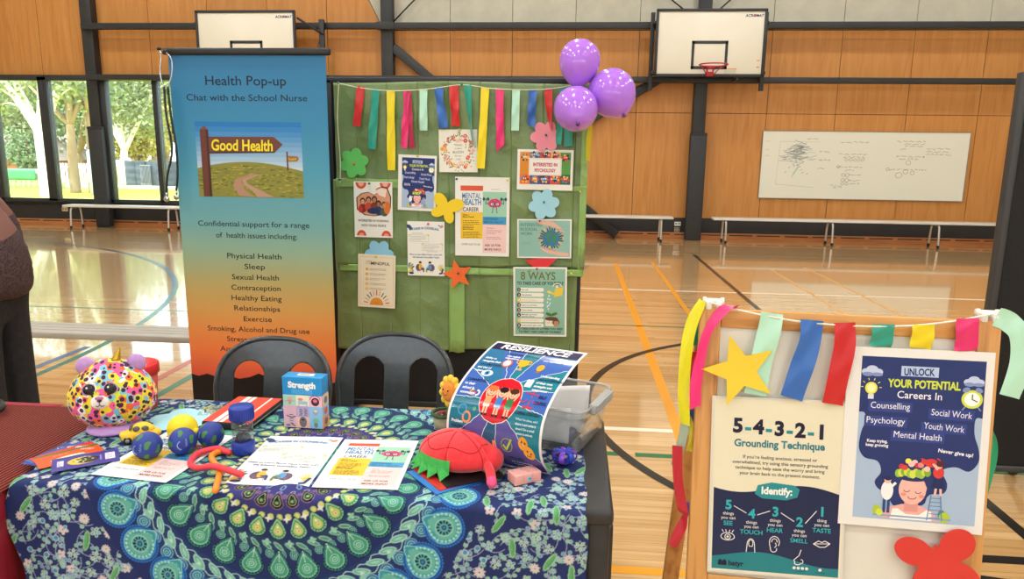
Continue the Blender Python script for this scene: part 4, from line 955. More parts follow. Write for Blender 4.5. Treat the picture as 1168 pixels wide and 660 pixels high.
def art_ways(P):                   # 210 x 278
    P.rect(7, 7, 203, 271, '8dbba6', 1)
    P.text('8 WAYS', 97, 228, 44, '6d6f36', 3, bold=.03, width=136); P.ell(62, 262, 8, 5, '8a9a4a', 4, rot=.6); P.text('TO TAKE CARE OF YOURSELF', 105, 208, 17, '33493f', 3, bold=.03, width=182)
    for i, (t_, c) in enumerate((('Eat well', '5a6a3a'), ('Get physical', '3a4040'), ('Get enough sleep', 'e8cc5a'), ('Learn to prioritise', '6a4a40'), ('Take a break', '6a3a3a'), ('Maintain your own', '2a3a40'), ('Connect with others', 'e8cc5a'), ('Look out for each other', '6a3a40'))):
        y = 188 - i * 20.5; P.rect(22, y - 8, 112, y + 8, 'efeee0', 2); P.ell(112, y, 8, 8, 'efeee0', 2); P.ell(22, y, 8, 8, c, 4); P.text(str(i + 1), 22, y - 4, 11, 'f4f0e0', 5, bold=.02); P.text(t_, 33, y - 3 + (3 if i == 5 else 0), 8, c, 4, 'l', bold=.012)
        if i == 5: P.text('personal interests', 33, y - 7, 7, c, 4, 'l', bold=.012)
    P.poly([(160, 160), (192, 166), (196, 200), (164, 194)], 'e8c84a', 3); P.line([(164, 172), (142, 178)], 7, 'e8c84a', 3); P.ell(140, 180, 7, 5, 'f0d860', 4); P.arc(172, 202, 16, 12, 0, PI, 3, 'f0ece0', 3); P.poly([(166, 196), (178, 198), (170, 208)], 'f4f0e6', 4)
    for x, y in ((140, 164), (136, 152), (144, 150), (134, 138), (140, 126), (144, 134), (138, 112), (134, 122)): P.ell(x, y, 2.4, 4.4, 'e8f2f2', 3, 10)
    P.rect(126, 42, 166, 70, 'efe4cc', 3); P.ell(168, 58, 14, 14, '7a4a34', 3); P.rect(160, 42, 178, 62, 'b8936a', 4); P.ell(150, 72, 26, 8, '6a4438', 5); P.line([(150, 72), (150, 86)], 2, '4a6a34', 6); P.ell(140, 90, 13, 6, '4f7a3e', 6, rot=-.35); P.ell(161, 91, 13, 6, '4f7a3e', 6, rot=.35); P.arc(138, 58, 4, 3, PI, 2 * PI, 1.2, '8a6a4a', 6); P.arc(152, 58, 4, 3, PI, 2 * PI, 1.2, '8a6a4a', 6)
    P.text('TO TAKE CARE OF OTHERS YOU NEED', 105, 27, 12, '33493f', 3, bold=.03, width=182); P.text('TO FIRST TAKE CARE OF YOURSELF', 105, 14, 12, '33493f', 3, bold=.03, width=168)
board_paper(art_ways, -.169, .716, .300, .397, 1, 'large teal self care poster with a watering can and numbered list, low on green board', 210., 278., n=1)

def art_mindful(P):
    P.line([(12, 14), (198, 14), (198, 283), (12, 283), (12, 14)], 1.4, 'c8a878', 2)
    P.text('I WANT', 58, 254, 11, 'b8403c', 3, width=34); P.text('TO BE', 58, 242, 11, 'b8403c', 3, width=30); P.text('MINDFUL', 126, 240, 24, '33303a', 3, bold=.045, width=106)
    for i in range(5):
        y = 214 - i * 27.5; P.ell(50, y, 8.5, 8.5, 'e8b05a', 2); P.star(50, y, 5, 'f0d088', 3, 8, .6); P.para(66, y + 3, 96, 2, 7, '8a7a6a', 2)
    P.ell(106, 14, 38, 42, 'e2953a', 3, 30, a0=0, a1=PI); P.arc(96, 30, 4, 3, PI, 2 * PI, 1.4, 'a85a2a', 5); P.arc(116, 30, 4, 3, PI, 2 * PI, 1.4, 'a85a2a', 5); P.arc(106, 24, 6, 4, PI, 2 * PI, 1.6, 'a85a2a', 5)
    for i in range(11):
        a = PI * (.05 + .9 * i / 10); P.line([(106 + 50 * math.cos(a), 18 + 52 * math.sin(a)), (106 + 72 * math.cos(a), 18 + 78 * math.sin(a))], 5, ['c8483c', 'e8a088', '2f6a6a', '33303a', 'e0aa4a'][i % 5], 3)
board_paper(art_mindful, -1.103, .808, .217, .306, -1.8, 'cream mindful poster with a half sun and five bullets, pinned low on green board', paper='eadfc4', n=1)

# paper cut-outs on the board
def cutout(outl, cx, cz, c, label, cat, rot=0., y=0., t=.0009, name='paper_flower', group='paper cut-outs on the green board'):
    mb = MB(noisy('card', c, c, (4, 4, 4), .65)); a = rad(rot)
    mb.prism([(x * math.cos(a) - z * math.sin(a), x * math.sin(a) + z * math.cos(a)) for x, z in outl], t)
    o = mb.build(name); o.matrix_world = wall_mx(cx, cz, 0, 0, PY_ - .001 - y); return tag(o, label, cat, group)
def flower(r, n=6): return union_outline([(r * .56 * math.cos(2 * PI * k / n), r * .56 * math.sin(2 * PI * k / n), r * .44, r * .36, 2 * PI * k / n) for k in range(n)] + [(0, 0, r * .5, r * .5, 0)])
cutout(flower(.084), -1.215, 1.470, '5fbf5e', 'green paper flower pinned at the left edge of the green board', 'paper flower', 15, .004); pin(-1.213, 1.467, 'd8482c', 'orange red push pin in the middle of the green paper flower', PY_ - .009)
cutout(flower(.084), -.156, 1.626, 'ee93a4', 'pink paper flower pinned below the balloons', 'paper flower', 5, .010); pin(-.155, 1.632, '1e5a4a', 'dark green push pin in the middle of the pink paper flower', PY_ - .015)
cutout(flower(.086), -.159, 1.262, '9fd3e2', 'pale blue paper flower between the psychology and social work posters', 'paper flower', 12, .004); pin(-.158, 1.275, '2c7a6a', 'teal push pin in the pale blue paper flower', PY_ - .009)
cutout(flower(.084), -1.086, .962, '8cc6e2', 'blue paper flower half hidden behind the mindful poster', 'paper flower', 0, -.003)
def butterfly(s): return union_outline([(-.034 * s, .036 * s, .046 * s, .033 * s, 2.15), (.044 * s, .012 * s, .050 * s, .034 * s, .30), (-.046 * s, -.022 * s, .042 * s, .028 * s, 3.5), (.010 * s, -.046 * s, .040 * s, .027 * s, -1.35), (0.004 * s, .004 * s, .012 * s, .03 * s, -.6)], 180)
cutout(butterfly(1.02), -.695, 1.235, 'efcf22', 'yellow paper butterfly between the small navy poster and mental health poster', 'paper butterfly', 0, .007, name='paper_butterfly')
cutout(star_outline(.088, .46), -.637, .859, 'ec6a28', 'orange paper star pinned low in the middle of green board', 'paper star', 14, .004, name='paper_star'); pin(-.632, .868, '4a4a8a', 'purple push pin in the orange paper star', PY_ - .009)
cutout(star_outline(.095, .46), -.167, .928, 'd8323a', 'red paper star peeking out above the teal self care poster', 'paper star', 4, 0, name='paper_star')
for x, z, c, l in ((-.855, 1.513, 'd8b83a', 'yellow push pin at top of the small navy careers poster'), (-1.13, 1.36, '1e6a5a', 'green push pin at top of the young people poster'), (-.625, 1.652, 'd8b83a', 'yellow push pin at top of the floral wreath print'), (-.64, 1.392, '3a4a9a', 'blue push pin at top left corner of mental health career poster'), (-.36, 1.39, 'd8c84a', 'yellow push pin at top right corner of mental health career poster'), (-.18, 1.172, 'c8383a', 'red push pin at top of the social work poster'), (-.80, 1.142, 'd8406a', 'pink push pin at top of the counselling flyer'), (-1.10, .952, 'd8c84a', 'yellow push pin at top of the mindful poster'), (-.19, .905, 'c8383a', 'red push pin at top of the teal self care poster'), (-1.297, 1.378, '2a3a8a', 'dark blue push pin at left end of the pale green overlap band'), (.0, .885, 'd8c84a', 'yellow push pin at right end of the lower overlap band'), (.035, 1.335, 'd8c84a', 'yellow push pin at right edge of the green board')):
    pin(x, z, c, l, PY_ - .010)

# string and ribbons along the top of the board
SAT = {}
def satin(c):
    if c not in SAT:
        t = NT('satin_ribbon'); t.set(Roughness=.34); t.b.inputs['Base Color'].default_value = (*rgb(c), 1); t.b.inputs['Sheen Weight'].default_value = .3; t.b.inputs['Anisotropic'].default_value = .6
        SAT[c] = t.m
    return SAT[c]
def ribbon(path, w, c, label, twists=None, group=None, Mx=None, n=10, name='ribbon', cutang=0., side=(1, 0, 0)):
    """strip through path points; twists: angle about the path at each point (degrees)"""
    pts = spline(path, n); m = len(pts); tw = twists or [0] * len(path); vs = []; S = Vector(side)
    for i, p in enumerate(pts):
        u = i / (m - 1) * (len(path) - 1); k = min(int(u), len(path) - 2); f = u - k; f = f * f * (3 - 2 * f); a = rad(tw[k] * (1 - f) + tw[k + 1] * f)
        d = (pts[min(i + 1, m - 1)] - pts[max(i - 1, 0)]).normalized(); s_ = (S - d * S.dot(d)).normalized(); b = d.cross(s_)
        cr = s_ * math.cos(a) + b * math.sin(a)
        for q in range(5):
            e = q / 4 - .5; off = d * (e * w * math.tan(rad(cutang))) * (i / (m - 1)) ** 6
            vs.append(p + cr * e * w + b * (.0010 * math.sin(q * 1.57) + .0022 * math.sin(i * .31 + q * 1.1 + len(label))) + off)
    mb = MB(satin(c)); mb.add(vs, [(i * 5 + q, i * 5 + q + 1, i * 5 + q + 6, i * 5 + q + 5) for i in range(m - 1) for q in range(4)], True)
    o = solid(mb.build(name), .0007); es_ = o.modifiers.new('crisp', 'EDGE_SPLIT'); es_.split_angle = rad(40)
    if Mx is not None: o.matrix_world = Mx
    return tag(o, label, 'ribbon', group)
RY = PY_ - .016
sp = spline([(-1.286, RY + .006, 1.895), (-1.14, RY, 1.868), (-.985, RY, 1.857), (-.80, RY, 1.866), (-.611, RY + .004, 1.890), (-.45, RY, 1.872), (-.27, RY, 1.866), (-.12, RY, 1.874), (.02, RY + .006, 1.90)], 8)
mb = MB(noisy('cotton_string', 'd8d8b8', 'e8e8cc', (200, 200, 200), .8)); mb.tube(sp, .0022, 7); mb.tube(spline([(-1.286, RY + .006, 1.895), (-1.300, RY + .008, 1.7), (-1.292, RY + .008, 1.5), (-1.297, RY + .008, 1.36)], 8), .0022, 7)
tag(mb.build('string'), 'pale string sagging along the top of green board, ribbons tied on', 'string')
pin(-1.286, 1.897, '1f6a5a', 'green push pin holding the left end of the string', RY); pin(-.611, 1.893, '1f6a5a', 'green push pin holding the middle of the string', RY)
G = 'ribbons along the top of green board'; cR, cT, cY, cP, cM, cB = 'd0201e', '1f9d88', 'efd800', 'e62a74', 'b5e6cc', '2f68b8'
def rb(x0, z0, x1, z1, c, label, tw=(0, 0, 0, 0), w=.044, cut=0., bow=.004):
    P = [(x0, RY + .002, z0 + .004), (x0 + (x1 - x0) * .3, RY - bow, z0 + (z1 - z0) * .33), (x0 + (x1 - x0) * .65, RY - bow * 1.6, z0 + (z1 - z0) * .66), (x1, RY - bow, z1)]
    return ribbon(P, w, c, label, tw, G, cutang=cut)
rb(-1.162, 1.874, -1.190, 1.669, cR, 'red satin ribbon at the far left end of the string', (0, -15, 12, 5), .043)
rb(-1.080, 1.865, -1.109, 1.547, cT, 'teal ribbon hanging second from the left end of the string', (0, 18, -25, 10))
rb(-.998, 1.856, -1.001, 1.434, cY, 'long yellow ribbon, the one left of the small navy poster', (0, 12, -14, 8), .045)
rb(-.910, 1.857, -.928, 1.554, cP, 'pink ribbon left tail crossing above the small navy poster', (0, 30, -30, 12), .036)
rb(-.905, 1.857, -.885, 1.556, 'c01a50', 'darker pink ribbon tail crossing behind the lighter pink one', (0, -30, 34, 20), .034, bow=.001)
rb(-.819, 1.862, -.819, 1.649, cM, 'pale mint ribbon above the small navy poster', (0, 10, -16, 6), .042)
rb(-.737, 1.869, -.708, 1.664, cB, 'blue ribbon left of the floral wreath print', (0, 35, -28, 12), .050)
rb(-.654, 1.881, -.642, 1.674, cR, 'red ribbon directly above the floral wreath print', (0, -22, 26, 8), .048)
rb(-.580, 1.886, -.550, 1.571, cT, 'narrow twisted teal ribbon over the right edge of the wreath print', (0, 40, 65, 72), .040)
rb(-.485, 1.871, -.506, 1.451, cY, 'long yellow ribbon right of the floral wreath print', (0, 14, -16, 6), .044)
rb(-.407, 1.864, -.400, 1.560, cP, 'pink ribbon with slanted end in the middle of the string', (0, 22, -30, 14), .044, -38)
rb(-.319, 1.865, -.321, 1.654, cM, 'pale mint ribbon right of the slanted pink one', (0, 12, -12, 0), .042)
rb(-.230, 1.865, -.236, 1.678, cB, 'blue ribbon with notched end left of the pink paper flower', (0, 30, -34, 20), .046, 25)
rb(-.149, 1.870, -.132, 1.665, cR, 'red ribbon narrowing to a point above the pink paper flower', (0, 20, 50, 74), .042)
rb(-.070, 1.875, -.088, 1.585, cT, 'teal ribbon tail under the lowest balloon, nearer the pink flower', (0, 20, -30, 30), .034)
rb(-.045, 1.875, -.034, 1.575, '169079', 'teal ribbon tail under the lowest balloon, nearer the board edge', (0, -20, 20, 4), .046, bow=.001)
ribbon([(.066, RY, 1.80), (.080, RY - .01, 1.70), (.074, RY - .012, 1.6), (.072, RY - .01, 1.501)], .040, cY, 'yellow ribbon hanging off the right edge of the green board', (30, 60, 50, 62), G)

# balloons
def balloon_mat():
    t = NT('purple_latex'); t.b.inputs['Base Color'].default_value = (*rgb('b678ea'), 1); t.set(Roughness=.16); t.b.inputs['Subsurface Weight'].default_value = .25; t.b.inputs['Subsurface Radius'].default_value = (.05, .03, .06); t.b.inputs['Coat Weight'].default_value = .4; return t.m
BAL = balloon_mat()
def balloon(c, rx, rz, tilt, label):
    t = thing('balloon', label, 'balloon', c, (0, 0, 0), 'purple balloons on the board corner')
    q = Euler(tilt).to_matrix(); mb = MB(BAL)
    mb.ell((0, 0, 0), (rx, rx, rz), 40, 28, q, lambda p: Vector((p.x * (1 + .10 * p.z), p.y * (1 + .10 * p.z), p.z if p.z > -.8 else p.z - (abs(p.z) - .8) * .35))); mb.build('body', t)
    mb = MB(mat('6a3a8a', .4)); e = q @ Vector((0, 0, -rz * 1.07)); mb.ell(e, (.008, .008, .006), 12, 8, q); mb.lathe([(.003, 0), (.011, -.012)], 12, Mx=Matrix.Translation(e) @ q.to_4x4()); mb.build('knot', t)
balloon((.012, 3.80, 1.992), .103, .118, (-.3, .1, 0), 'uppermost purple balloon of the cluster at the board corner')
balloon((.184, 3.80, 1.838), .122, .127, (-.5, -.5, 0), 'right hand purple balloon of the cluster, beside the diagonal brace')
balloon((.001, 3.68, 1.752), .110, .120, (-1.0, -.15, 0), 'lowest purple balloon of the cluster, in front of the string end')
# ------------------------------------------------------------------ chairs
def msq(f, x0, x1, z0, z1, h):
    """polygons covering f(x, z) > 0 (marching squares)"""
    nx = int(round((x1 - x0) / h)); nz = int(round((z1 - z0) / h)); xs = [x0 + (x1 - x0) * i / nx for i in range(nx + 1)]; zs = [z0 + (z1 - z0) * j / nz for j in range(nz + 1)]
    F = [[f(x, z) for x in xs] for z in zs]; vs = []; fs = []; idx = {}
    def vid(k, p):
        if k not in idx: idx[k] = len(vs); vs.append(p)
        return idx[k]
    for j in range(nz):
        for i in range(nx):
            c = [(i, j), (i + 1, j), (i + 1, j + 1), (i, j + 1)]; poly = []
            for k in range(4):
                a, b = c[k], c[(k + 1) % 4]; fa, fb = F[a[1]][a[0]], F[b[1]][b[0]]
                if fa > 0: poly.append(vid(a, (xs[a[0]], zs[a[1]])))
                if (fa > 0) != (fb > 0):
                    t = fa / (fa - fb); e = tuple(sorted((a, b))); poly.append(vid(e, (xs[a[0]] + (xs[b[0]] - xs[a[0]]) * t, zs[a[1]] + (zs[b[1]] - zs[a[1]]) * t)))
            if len(poly) > 2: fs.append(tuple(poly))
    return vs, fs
PLA = noisy('charcoal_chair_plastic', '383d3f', '3e4446', (40, 40, 40), .19, .02, .001, spec=.6)
def back_f(x, z):
    hw = .236 - max(0, .62 - z) * .10
    if z > .615: out = 1 - (abs(x) / .236) ** 2.5 - ((z - .615) / .205) ** 2.5
    else: out = (hw - abs(x)) / .236
    hx = abs(x) - .112; w = .060
    hole = (w - abs(hx)) / .1 if z < .665 else (1 - math.hypot(hx, z - .665) / w) * .6
    return min(out, -hole)
def bend(x, z):
    return Vector((x, .165 + (z - .42) * .22 - .62 * x * x + .02 * max(0, z - .70), z))
def make_chair(label, loc, rz):
    t = thing('plastic_chair', label, 'chair', loc, (0, 0, rz), 'charcoal plastic chairs')
    vs, fs = msq(back_f, -.245, .245, .41, .83, .0078); mb = MB(PLA); mb.add([bend(x, z) for x, z in vs], [f[::-1] for f in fs], True)
    o = mb.build('backrest', t); solid(o, .011)
    rim = []
    for i in range(61):
        a = PI * i / 60; c, s_ = math.cos(a), math.sin(a); rim.append((.236 * abs(c) ** .8 * (1 if c > 0 else -1), .615 + .205 * s_ ** .8))
    rim = [(.216, .43), (.226, .52)] + rim + [(-.226, .52), (-.216, .43)]
    mb = MB(PLA); mb.tube([bend(x, z) - Vector((0, .004, 0)) for x, z in rim], .0105, 10); mb.build('rim', t)
    mb = MB(PLA)
    def st(a, b):
        u, v = a * 2 - 1, b * 2 - 1; k = 1 / max(1, (abs(u) ** 6 + abs(v) ** 6) ** (1 / 6)); u *= k; v *= k
        w = .225 - .01 * v
        return (u * w, v * .205 - .03, .435 - .018 * (1 - u * u) * (1 - v * v) - .012 * max(0, -v) ** 4)
    mb.grid(st, 20, 20); o = mb.build('seat', t); solid(o, .012)
    for sx in (-1, 1):
        for sy in (-1, 1):
            mb = MB(PLA); x, y = sx * .195, (-.20 if sy < 0 else .16)
            mb.tube([(x, y, .43), (x + sx * .012, y + sy * .02, .25), (x + sx * .022, y + sy * .05, .003)], [.030, .024, .019], 12, flat=.8); mb.build('leg', t)
    t.scale = (1, 1, .975 if 'green' in label else .955); return t
make_chair('charcoal plastic chair in front of the school nurse banner', (-1.180, 2.47, 0), 0)
make_chair('charcoal plastic chair in front of the green board', (-.700, 2.54, 0), 0)

# ------------------------------------------------------------------ main table and its cloth
TZ = .728
TPL = noisy('black_table_plastic', '232425', '2b2c2d', (30, 30, 30), .42, .03, .002)
tb = thing('folding_table', 'black plastic table under the mandala cloth, one leg showing at its right end', 'table', (-.610, 1.83, 0))
mb = MB(TPL); mb.box((0, 0, TZ - .02), (1.45, .60, .04), .012, seg=3); mb.build('table_top', tb)
mb = MB(TPL)
for s_ in (-1, 1): mb.box((s_ * .675, 0, TZ - .075), (.03, .46, .08), .006); mb.box((0, s_ * .26, TZ - .075), (1.32, .02, .08), .004)
mb.build('apron', tb)
for sx in (-1, 1):
    for sy in (-1, 1):
        mb = MB(TPL); x, y = sx * .683, sy * .255
        mb.box((x, y, .36), (.070, .075, .70), .012); mb.box((x + sx * .012, y - .012 * sy, .34), (.066, .03, .66), .008); mb.box((x, y, .012), (.085, .09, .022), .006); mb.build('leg', tb)

def paint_cloth(x0, x1, s0, s1, h):
    nx, ny = int((x1 - x0) / h), int((s1 - s0) / h); A = np.zeros((ny, nx, 3), np.float32); A[:] = rgb('26356c')
    xs = x0 + (np.arange(nx) + .5) * h; ss = s0 + (np.arange(ny) + .5) * h; RS = np.random.RandomState(5); Rr = random.Random(11)
    col = lambda c: np.array(rgb(c), np.float32)
    def stamp(cx, cy, rmax, fn, c, rot=0., al=1.):
        i0, i1 = int((cx - rmax - x0) / h), int((cx + rmax - x0) / h) + 2; j0, j1 = int((cy - rmax - s0) / h), int((cy + rmax - s0) / h) + 2
        i0, j0 = max(i0, 0), max(j0, 0); i1, j1 = min(i1, nx), min(j1, ny)
        if i1 <= i0 or j1 <= j0: return
        dx = xs[i0:i1][None, :] - cx; dy = ss[j0:j1][:, None] - cy; c_, s_ = math.cos(rot), math.sin(rot)
        u, v = dx * c_ + dy * s_, -dx * s_ + dy * c_
        a = np.clip(.5 - fn(u, v) / h, 0, 1)[..., None] * al; A[j0:j1, i0:i1] = A[j0:j1, i0:i1] * (1 - a) + col(c) * a
    def disc(cx, cy, r, c): stamp(cx, cy, r + h, lambda u, v: np.hypot(u, v) - r, c)
    def ringd(cx, cy, r, w, c): stamp(cx, cy, r + w, lambda u, v: np.abs(np.hypot(u, v) - r) - w / 2, c)
    def elli(cx, cy, a, b, rot, c): stamp(cx, cy, max(a, b) + h, lambda u, v: (np.sqrt((u / a) ** 2 + (v / b) ** 2) - 1) * min(a, b), c, rot)
    def drop(cx, cy, r, L, ang, c):
        # v outward (ang), tip inward
        def f(u, v):
            w = np.where(v > 0, r * np.sqrt(np.clip(1 - (v / r) ** 2, 0, 1)), r * np.clip(1 + v / L, 0, 1) ** .72); return np.where((v > r) | (v < -L), 1, np.abs(u) - w)
        stamp(cx, cy, max(r, L) + h, f, c, ang - PI / 2)
    def stroke(pts, w, c):
        for p, q in zip(pts[:-1], pts[1:]):
            mx, my = (p[0] + q[0]) / 2, (p[1] + q[1]) / 2; L = math.hypot(q[0] - p[0], q[1] - p[1]); a = math.atan2(q[1] - p[1], q[0] - p[0])
            stamp(mx, my, L / 2 + w + h, lambda u, v: np.hypot(np.maximum(np.abs(u) - L / 2, 0), v) - w / 2, c, a)
    # ---- floral field
    pts = []
    while len(pts) < 1000:
        ok = False
        for _ in range(90):
            p = (Rr.uniform(x0, x1), Rr.uniform(s0, s1))
            if all((p[0] - q[0]) ** 2 + (p[1] - q[1]) ** 2 > .0285 ** 2 for q in pts): ok = True; break
        if not ok: break
        pts.append(p)
    for k, p in enumerate(pts):
        a = Rr.uniform(0, 6.28); cur = p; L = [p]; da = Rr.choice((-.22, .22))
        for i in range(12): a += da + Rr.uniform(-.1, .12); cur = (cur[0] + .0085 * math.cos(a), cur[1] + .0085 * math.sin(a)); L.append(cur)
        stroke(L, .0016, 'aab6d2')
        for i in range(2, 12, 2):
            q = L[i]; b = a + Rr.choice((-1.3, 1.3)); e = (q[0] + .009 * math.cos(b), q[1] + .009 * math.sin(b)); stroke([q, e], .0012, 'aab6d2')
            cc = Rr.choice(['7fc0a8', '8fd0a8', '6fa8c0']); disc(e[0], e[1], .0052, 'b8ccd8'); disc(e[0], e[1], .0042, cc)
    def daisy(x, y, r, n, cs, gap='1b2654', mid='26356c'):
        b = Rr.uniform(0, 6)
        for i in range(n):
            t_ = b + 2 * PI * i / n; elli(x + r * .58 * math.cos(t_), y + r * .58 * math.sin(t_), r * .46, r * 1.25 / n + .0012, t_, 'd8e2e8'); elli(x + r * .58 * math.cos(t_), y + r * .58 * math.sin(t_), r * .38, r * 1.0 / n + .0004, t_, cs[i % len(cs)])
        disc(x, y, r * .20, 'd8e2e8'); disc(x, y, r * .14, mid)
    for k, p in enumerate(pts):
        q = Rr.random()
        if q < .16: daisy(p[0], p[1], Rr.uniform(.011, .014), Rr.choice([9, 11]), ['e8cfc4', 'e0c8c0'])
        elif q < .40: daisy(p[0], p[1], Rr.uniform(.011, .015), Rr.choice([5, 6]), [Rr.choice(['7fc89a', '8fd0b0']), Rr.choice(['5aa0c8', '6ab0d0', '90c8b8'])])
        elif q < .58: daisy(p[0], p[1], Rr.uniform(.011, .0155), 8, ['10131c', '8fd0a8', '6ab0c8'])
        elif q < .68: daisy(p[0], p[1], Rr.uniform(.011, .014), 5, ['e8c8c0', 'e8c8c0', '6ab0c8'])
        elif q < .82:
            a = Rr.uniform(.9, 2.2); c_, s_ = math.cos(a), math.sin(a)
            elli(p[0], p[1], .026, .0078, a, 'bfe0b8'); elli(p[0], p[1], .0235, .0062, a, '55aa68')
            for i in range(-4, 5): e = i * .006; stroke([(p[0] + c_ * e, p[1] + s_ * e), (p[0] + c_ * e - s_ * .006 + c_ * .004, p[1] + s_ * e + c_ * .006 + s_ * .004)], .0011, '8fd09a')
        else: elli(p[0], p[1], .0075, .0075, .8, 'd8e2e8'); elli(p[0], p[1], .006, .006, .8, '4a9ac0')
    # ---- mandala, stretched a little towards the back
    cx, cy, ST = -.68, 1.635, .155
    X, S = np.meshgrid(xs, ss); dy = S - cy; dy = np.where(dy > 0, np.maximum(dy - ST, 0), dy); RAD = np.hypot(X - cx, dy)
    def band(r0, r1, c):
        a = (np.clip((RAD - r0) / h + .5, 0, 1) * np.clip((r1 - RAD) / h + .5, 0, 1))[..., None]; A[:] = A * (1 - a) + col(c) * a
    def place(r, n, off=0.):
        out = []; P = 2 * PI * r + 2 * ST
        for i in range(n):
            d = ((i + off) / n) * P                          # from the bottom point, anticlockwise round the stadium
            for _ in (0,):
                q = d
                if q < PI * r / 2: a = -PI / 2 + q / r; x, y = r * math.cos(a), r * math.sin(a)
                elif q < PI * r / 2 + ST: a = 0.; x, y = r, q - PI * r / 2
                elif q < PI * r * 1.5 + ST: a = (q - PI * r / 2 - ST) / r; x, y = r * math.cos(a), r * math.sin(a) + ST
                elif q < PI * r * 1.5 + 2 * ST: a = PI; x, y = -r, ST - (q - PI * r * 1.5 - ST)
                else: a = PI + (q - PI * r * 1.5 - 2 * ST) / r; x, y = r * math.cos(a), r * math.sin(a)
            out.append((cx + x, cy + y, a))
        return out
    cnt = lambda n, r: int(round(n * (2 * PI * r + 2 * ST) / (2 * PI * r)))
    band(0, .495, '22316a'); band(.0, .165, '3a3c80'); band(0, .06, '2f8f8a'); band(.335, .395, '1f3f74'); band(.228, .262, '1f4468')
    for x, y, a in place(.045, 16): disc(x, y, .010, '7fd0b0'); disc(x, y, .006, '26356c')
    for x, y, a in place(.082, 22): elli(x, y, .013, .006, a, '8fb8d0'); elli(x, y, .010, .0035, a, '4a3a8a')
    for x, y, a in place(.106, 30): ringd(x, y, .0055, .0022, 'b8a8dc')
    n = cnt(22, .134)
    for x, y, a in place(.119, n, .5): disc(x, y, .0068, '7c5c86')
    for x, y, a in place(.134, n): drop(x, y, .0168, .029, a, '9a7896'); drop(x, y, .0150, .026, a, '0f1220'); drop(x, y, .0105, .019, a, 'a8b884'); drop(x, y, .0085, .017, a, '141a22'); elli(x, y, .0045, .0055, a, '5f8a5c'); disc(x, y, .002, 'c0d0a0')
    n = cnt(25, .206)
    for x, y, a in place(.170, 2 * n, .25): disc(x, y, .0078, 'c6d276'); disc(x, y, .0045, 'd8e08c')
    for x, y, a in place(.176, n, .5): elli(x, y, .009, .003, a, 'e8f0e8'); elli(x, y, .003, .009, a, 'e8f0e8')
    for x, y, a in place(.206, n):
        drop(x, y, .0222, .035, a, '17284c'); drop(x, y, .0202, .032, a, '8fd0a0'); drop(x, y, .0162, .026, a, '4f9e70'); drop(x, y, .0125, .021, a, 'c4d47a')
        c_, s_ = math.cos(a), math.sin(a); disc(x - c_ * .010, y - s_ * .010, .0028, 'f0f4e0'); disc(x + c_ * .002, y + s_ * .002, .0042, 'f0f0d0'); disc(x + c_ * .002, y + s_ * .002, .0026, 'd87a3a')
        for i in range(9): b = a - 1.6 + .4 * i; disc(x + .0172 * math.cos(b), y + .0172 * math.sin(b), .0016, '17284c')
    n2 = cnt(27, .302)
    for x, y, a in place(.246, n2 * 2): elli(x, y, .0150, .0058, a + .9, 'bfe0d0'); elli(x, y, .0130, .0042, a + .9, '4fa088')
    for x, y, a in place(.238, n2, .5): elli(x, y, .009, .0045, a, 'a8dcc8'); elli(x, y, .004, .010, a, '8fd0b8')
    for x, y, a in place(.266, n2 * 2, .25): disc(x, y, .0112, '7fc0b0'); disc(x, y, .0092, '1f5f70'); ringd(x, y, .0058, .0018, '8fd0c0'); disc(x, y, .0028, '7fc0b0')
    for x, y, a in place(.302, n2):
        drop(x, y, .0330, .048, a, '17264c'); drop(x, y, .0304, .044, a, '33807e')
        for i in range(15): b = a - 2.1 + .3 * i; disc(x + .0262 * math.cos(b), y + .0262 * math.sin(b), .0024, '122038')
        drop(x, y, .0236, .037, a, '8fd8b8'); drop(x, y, .0212, .033, a, '4a9f84'); disc(x, y, .0125, '9fe0c4'); disc(x, y, .0105, '3f9a84'); ringd(x, y, .0062, .0022, 'b8ecd4'); disc(x, y, .0032, '7fd0b4')
        for i in range(7): disc(x - math.cos(a) * (.018 + i * .004), y - math.sin(a) * (.018 + i * .004), .0014, 'd0f0e0')
    n3 = cnt(27, .43)
    TH = np.arctan2(dy, X - cx); arcl = TH * RAD
    for r0, amp in ((.346, .004), (.374, .004)):
        a = np.clip(.5 - (np.abs(RAD - r0 - amp * np.sin(TH * 54)) - .0011) / h, 0, 1)[..., None]; A[:] = A * (1 - a) + col('bfe4e0') * a
    for x, y, a in place(.359, n3 * 2): elli(x, y, .0225, .0092, a + 1.05, 'c8ece0'); elli(x, y, .0200, .0072, a + 1.05, '6fbfae'); elli(x, y, .012, .0035, a + 1.05, '9adcc8')
    for x, y, a in place(.372, n3, .5): elli(x, y, .013, .006, a, 'c8ece0'); elli(x, y, .006, .013, a, '8fd0c0')
    for x, y, a in place(.392, n3 * 2, .25): disc(x, y, .0172, '7fb8d8'); disc(x, y, .0148, '2c6a9c'); ringd(x, y, .0095, .0022, '9ad8e0'); disc(x, y, .0055, '6fc0c0'); disc(x, y, .002, '1f4f80')
    for x, y, a in place(.437, n3):
        for i in range(40): b = 2 * PI * i / 40; disc(x + .0470 * math.cos(b), y + .0470 * math.sin(b), .0032, '2f7fd0')
        disc(x, y, .0465, '1d4fa0'); disc(x, y, .0430, '2f86cc'); drop(x, y, .0410, .057, a, '8fd4e0'); drop(x, y, .0388, .053, a, '3f9fae')
        for i in range(22): b = 2 * PI * i / 22; disc(x + .0345 * math.cos(b), y + .0345 * math.sin(b), .0034, 'a8e4d4')
        drop(x, y, .0300, .043, a, '6abcae'); disc(x, y, .0215, 'b4ead8'); disc(x, y, .0198, '63b4b0')
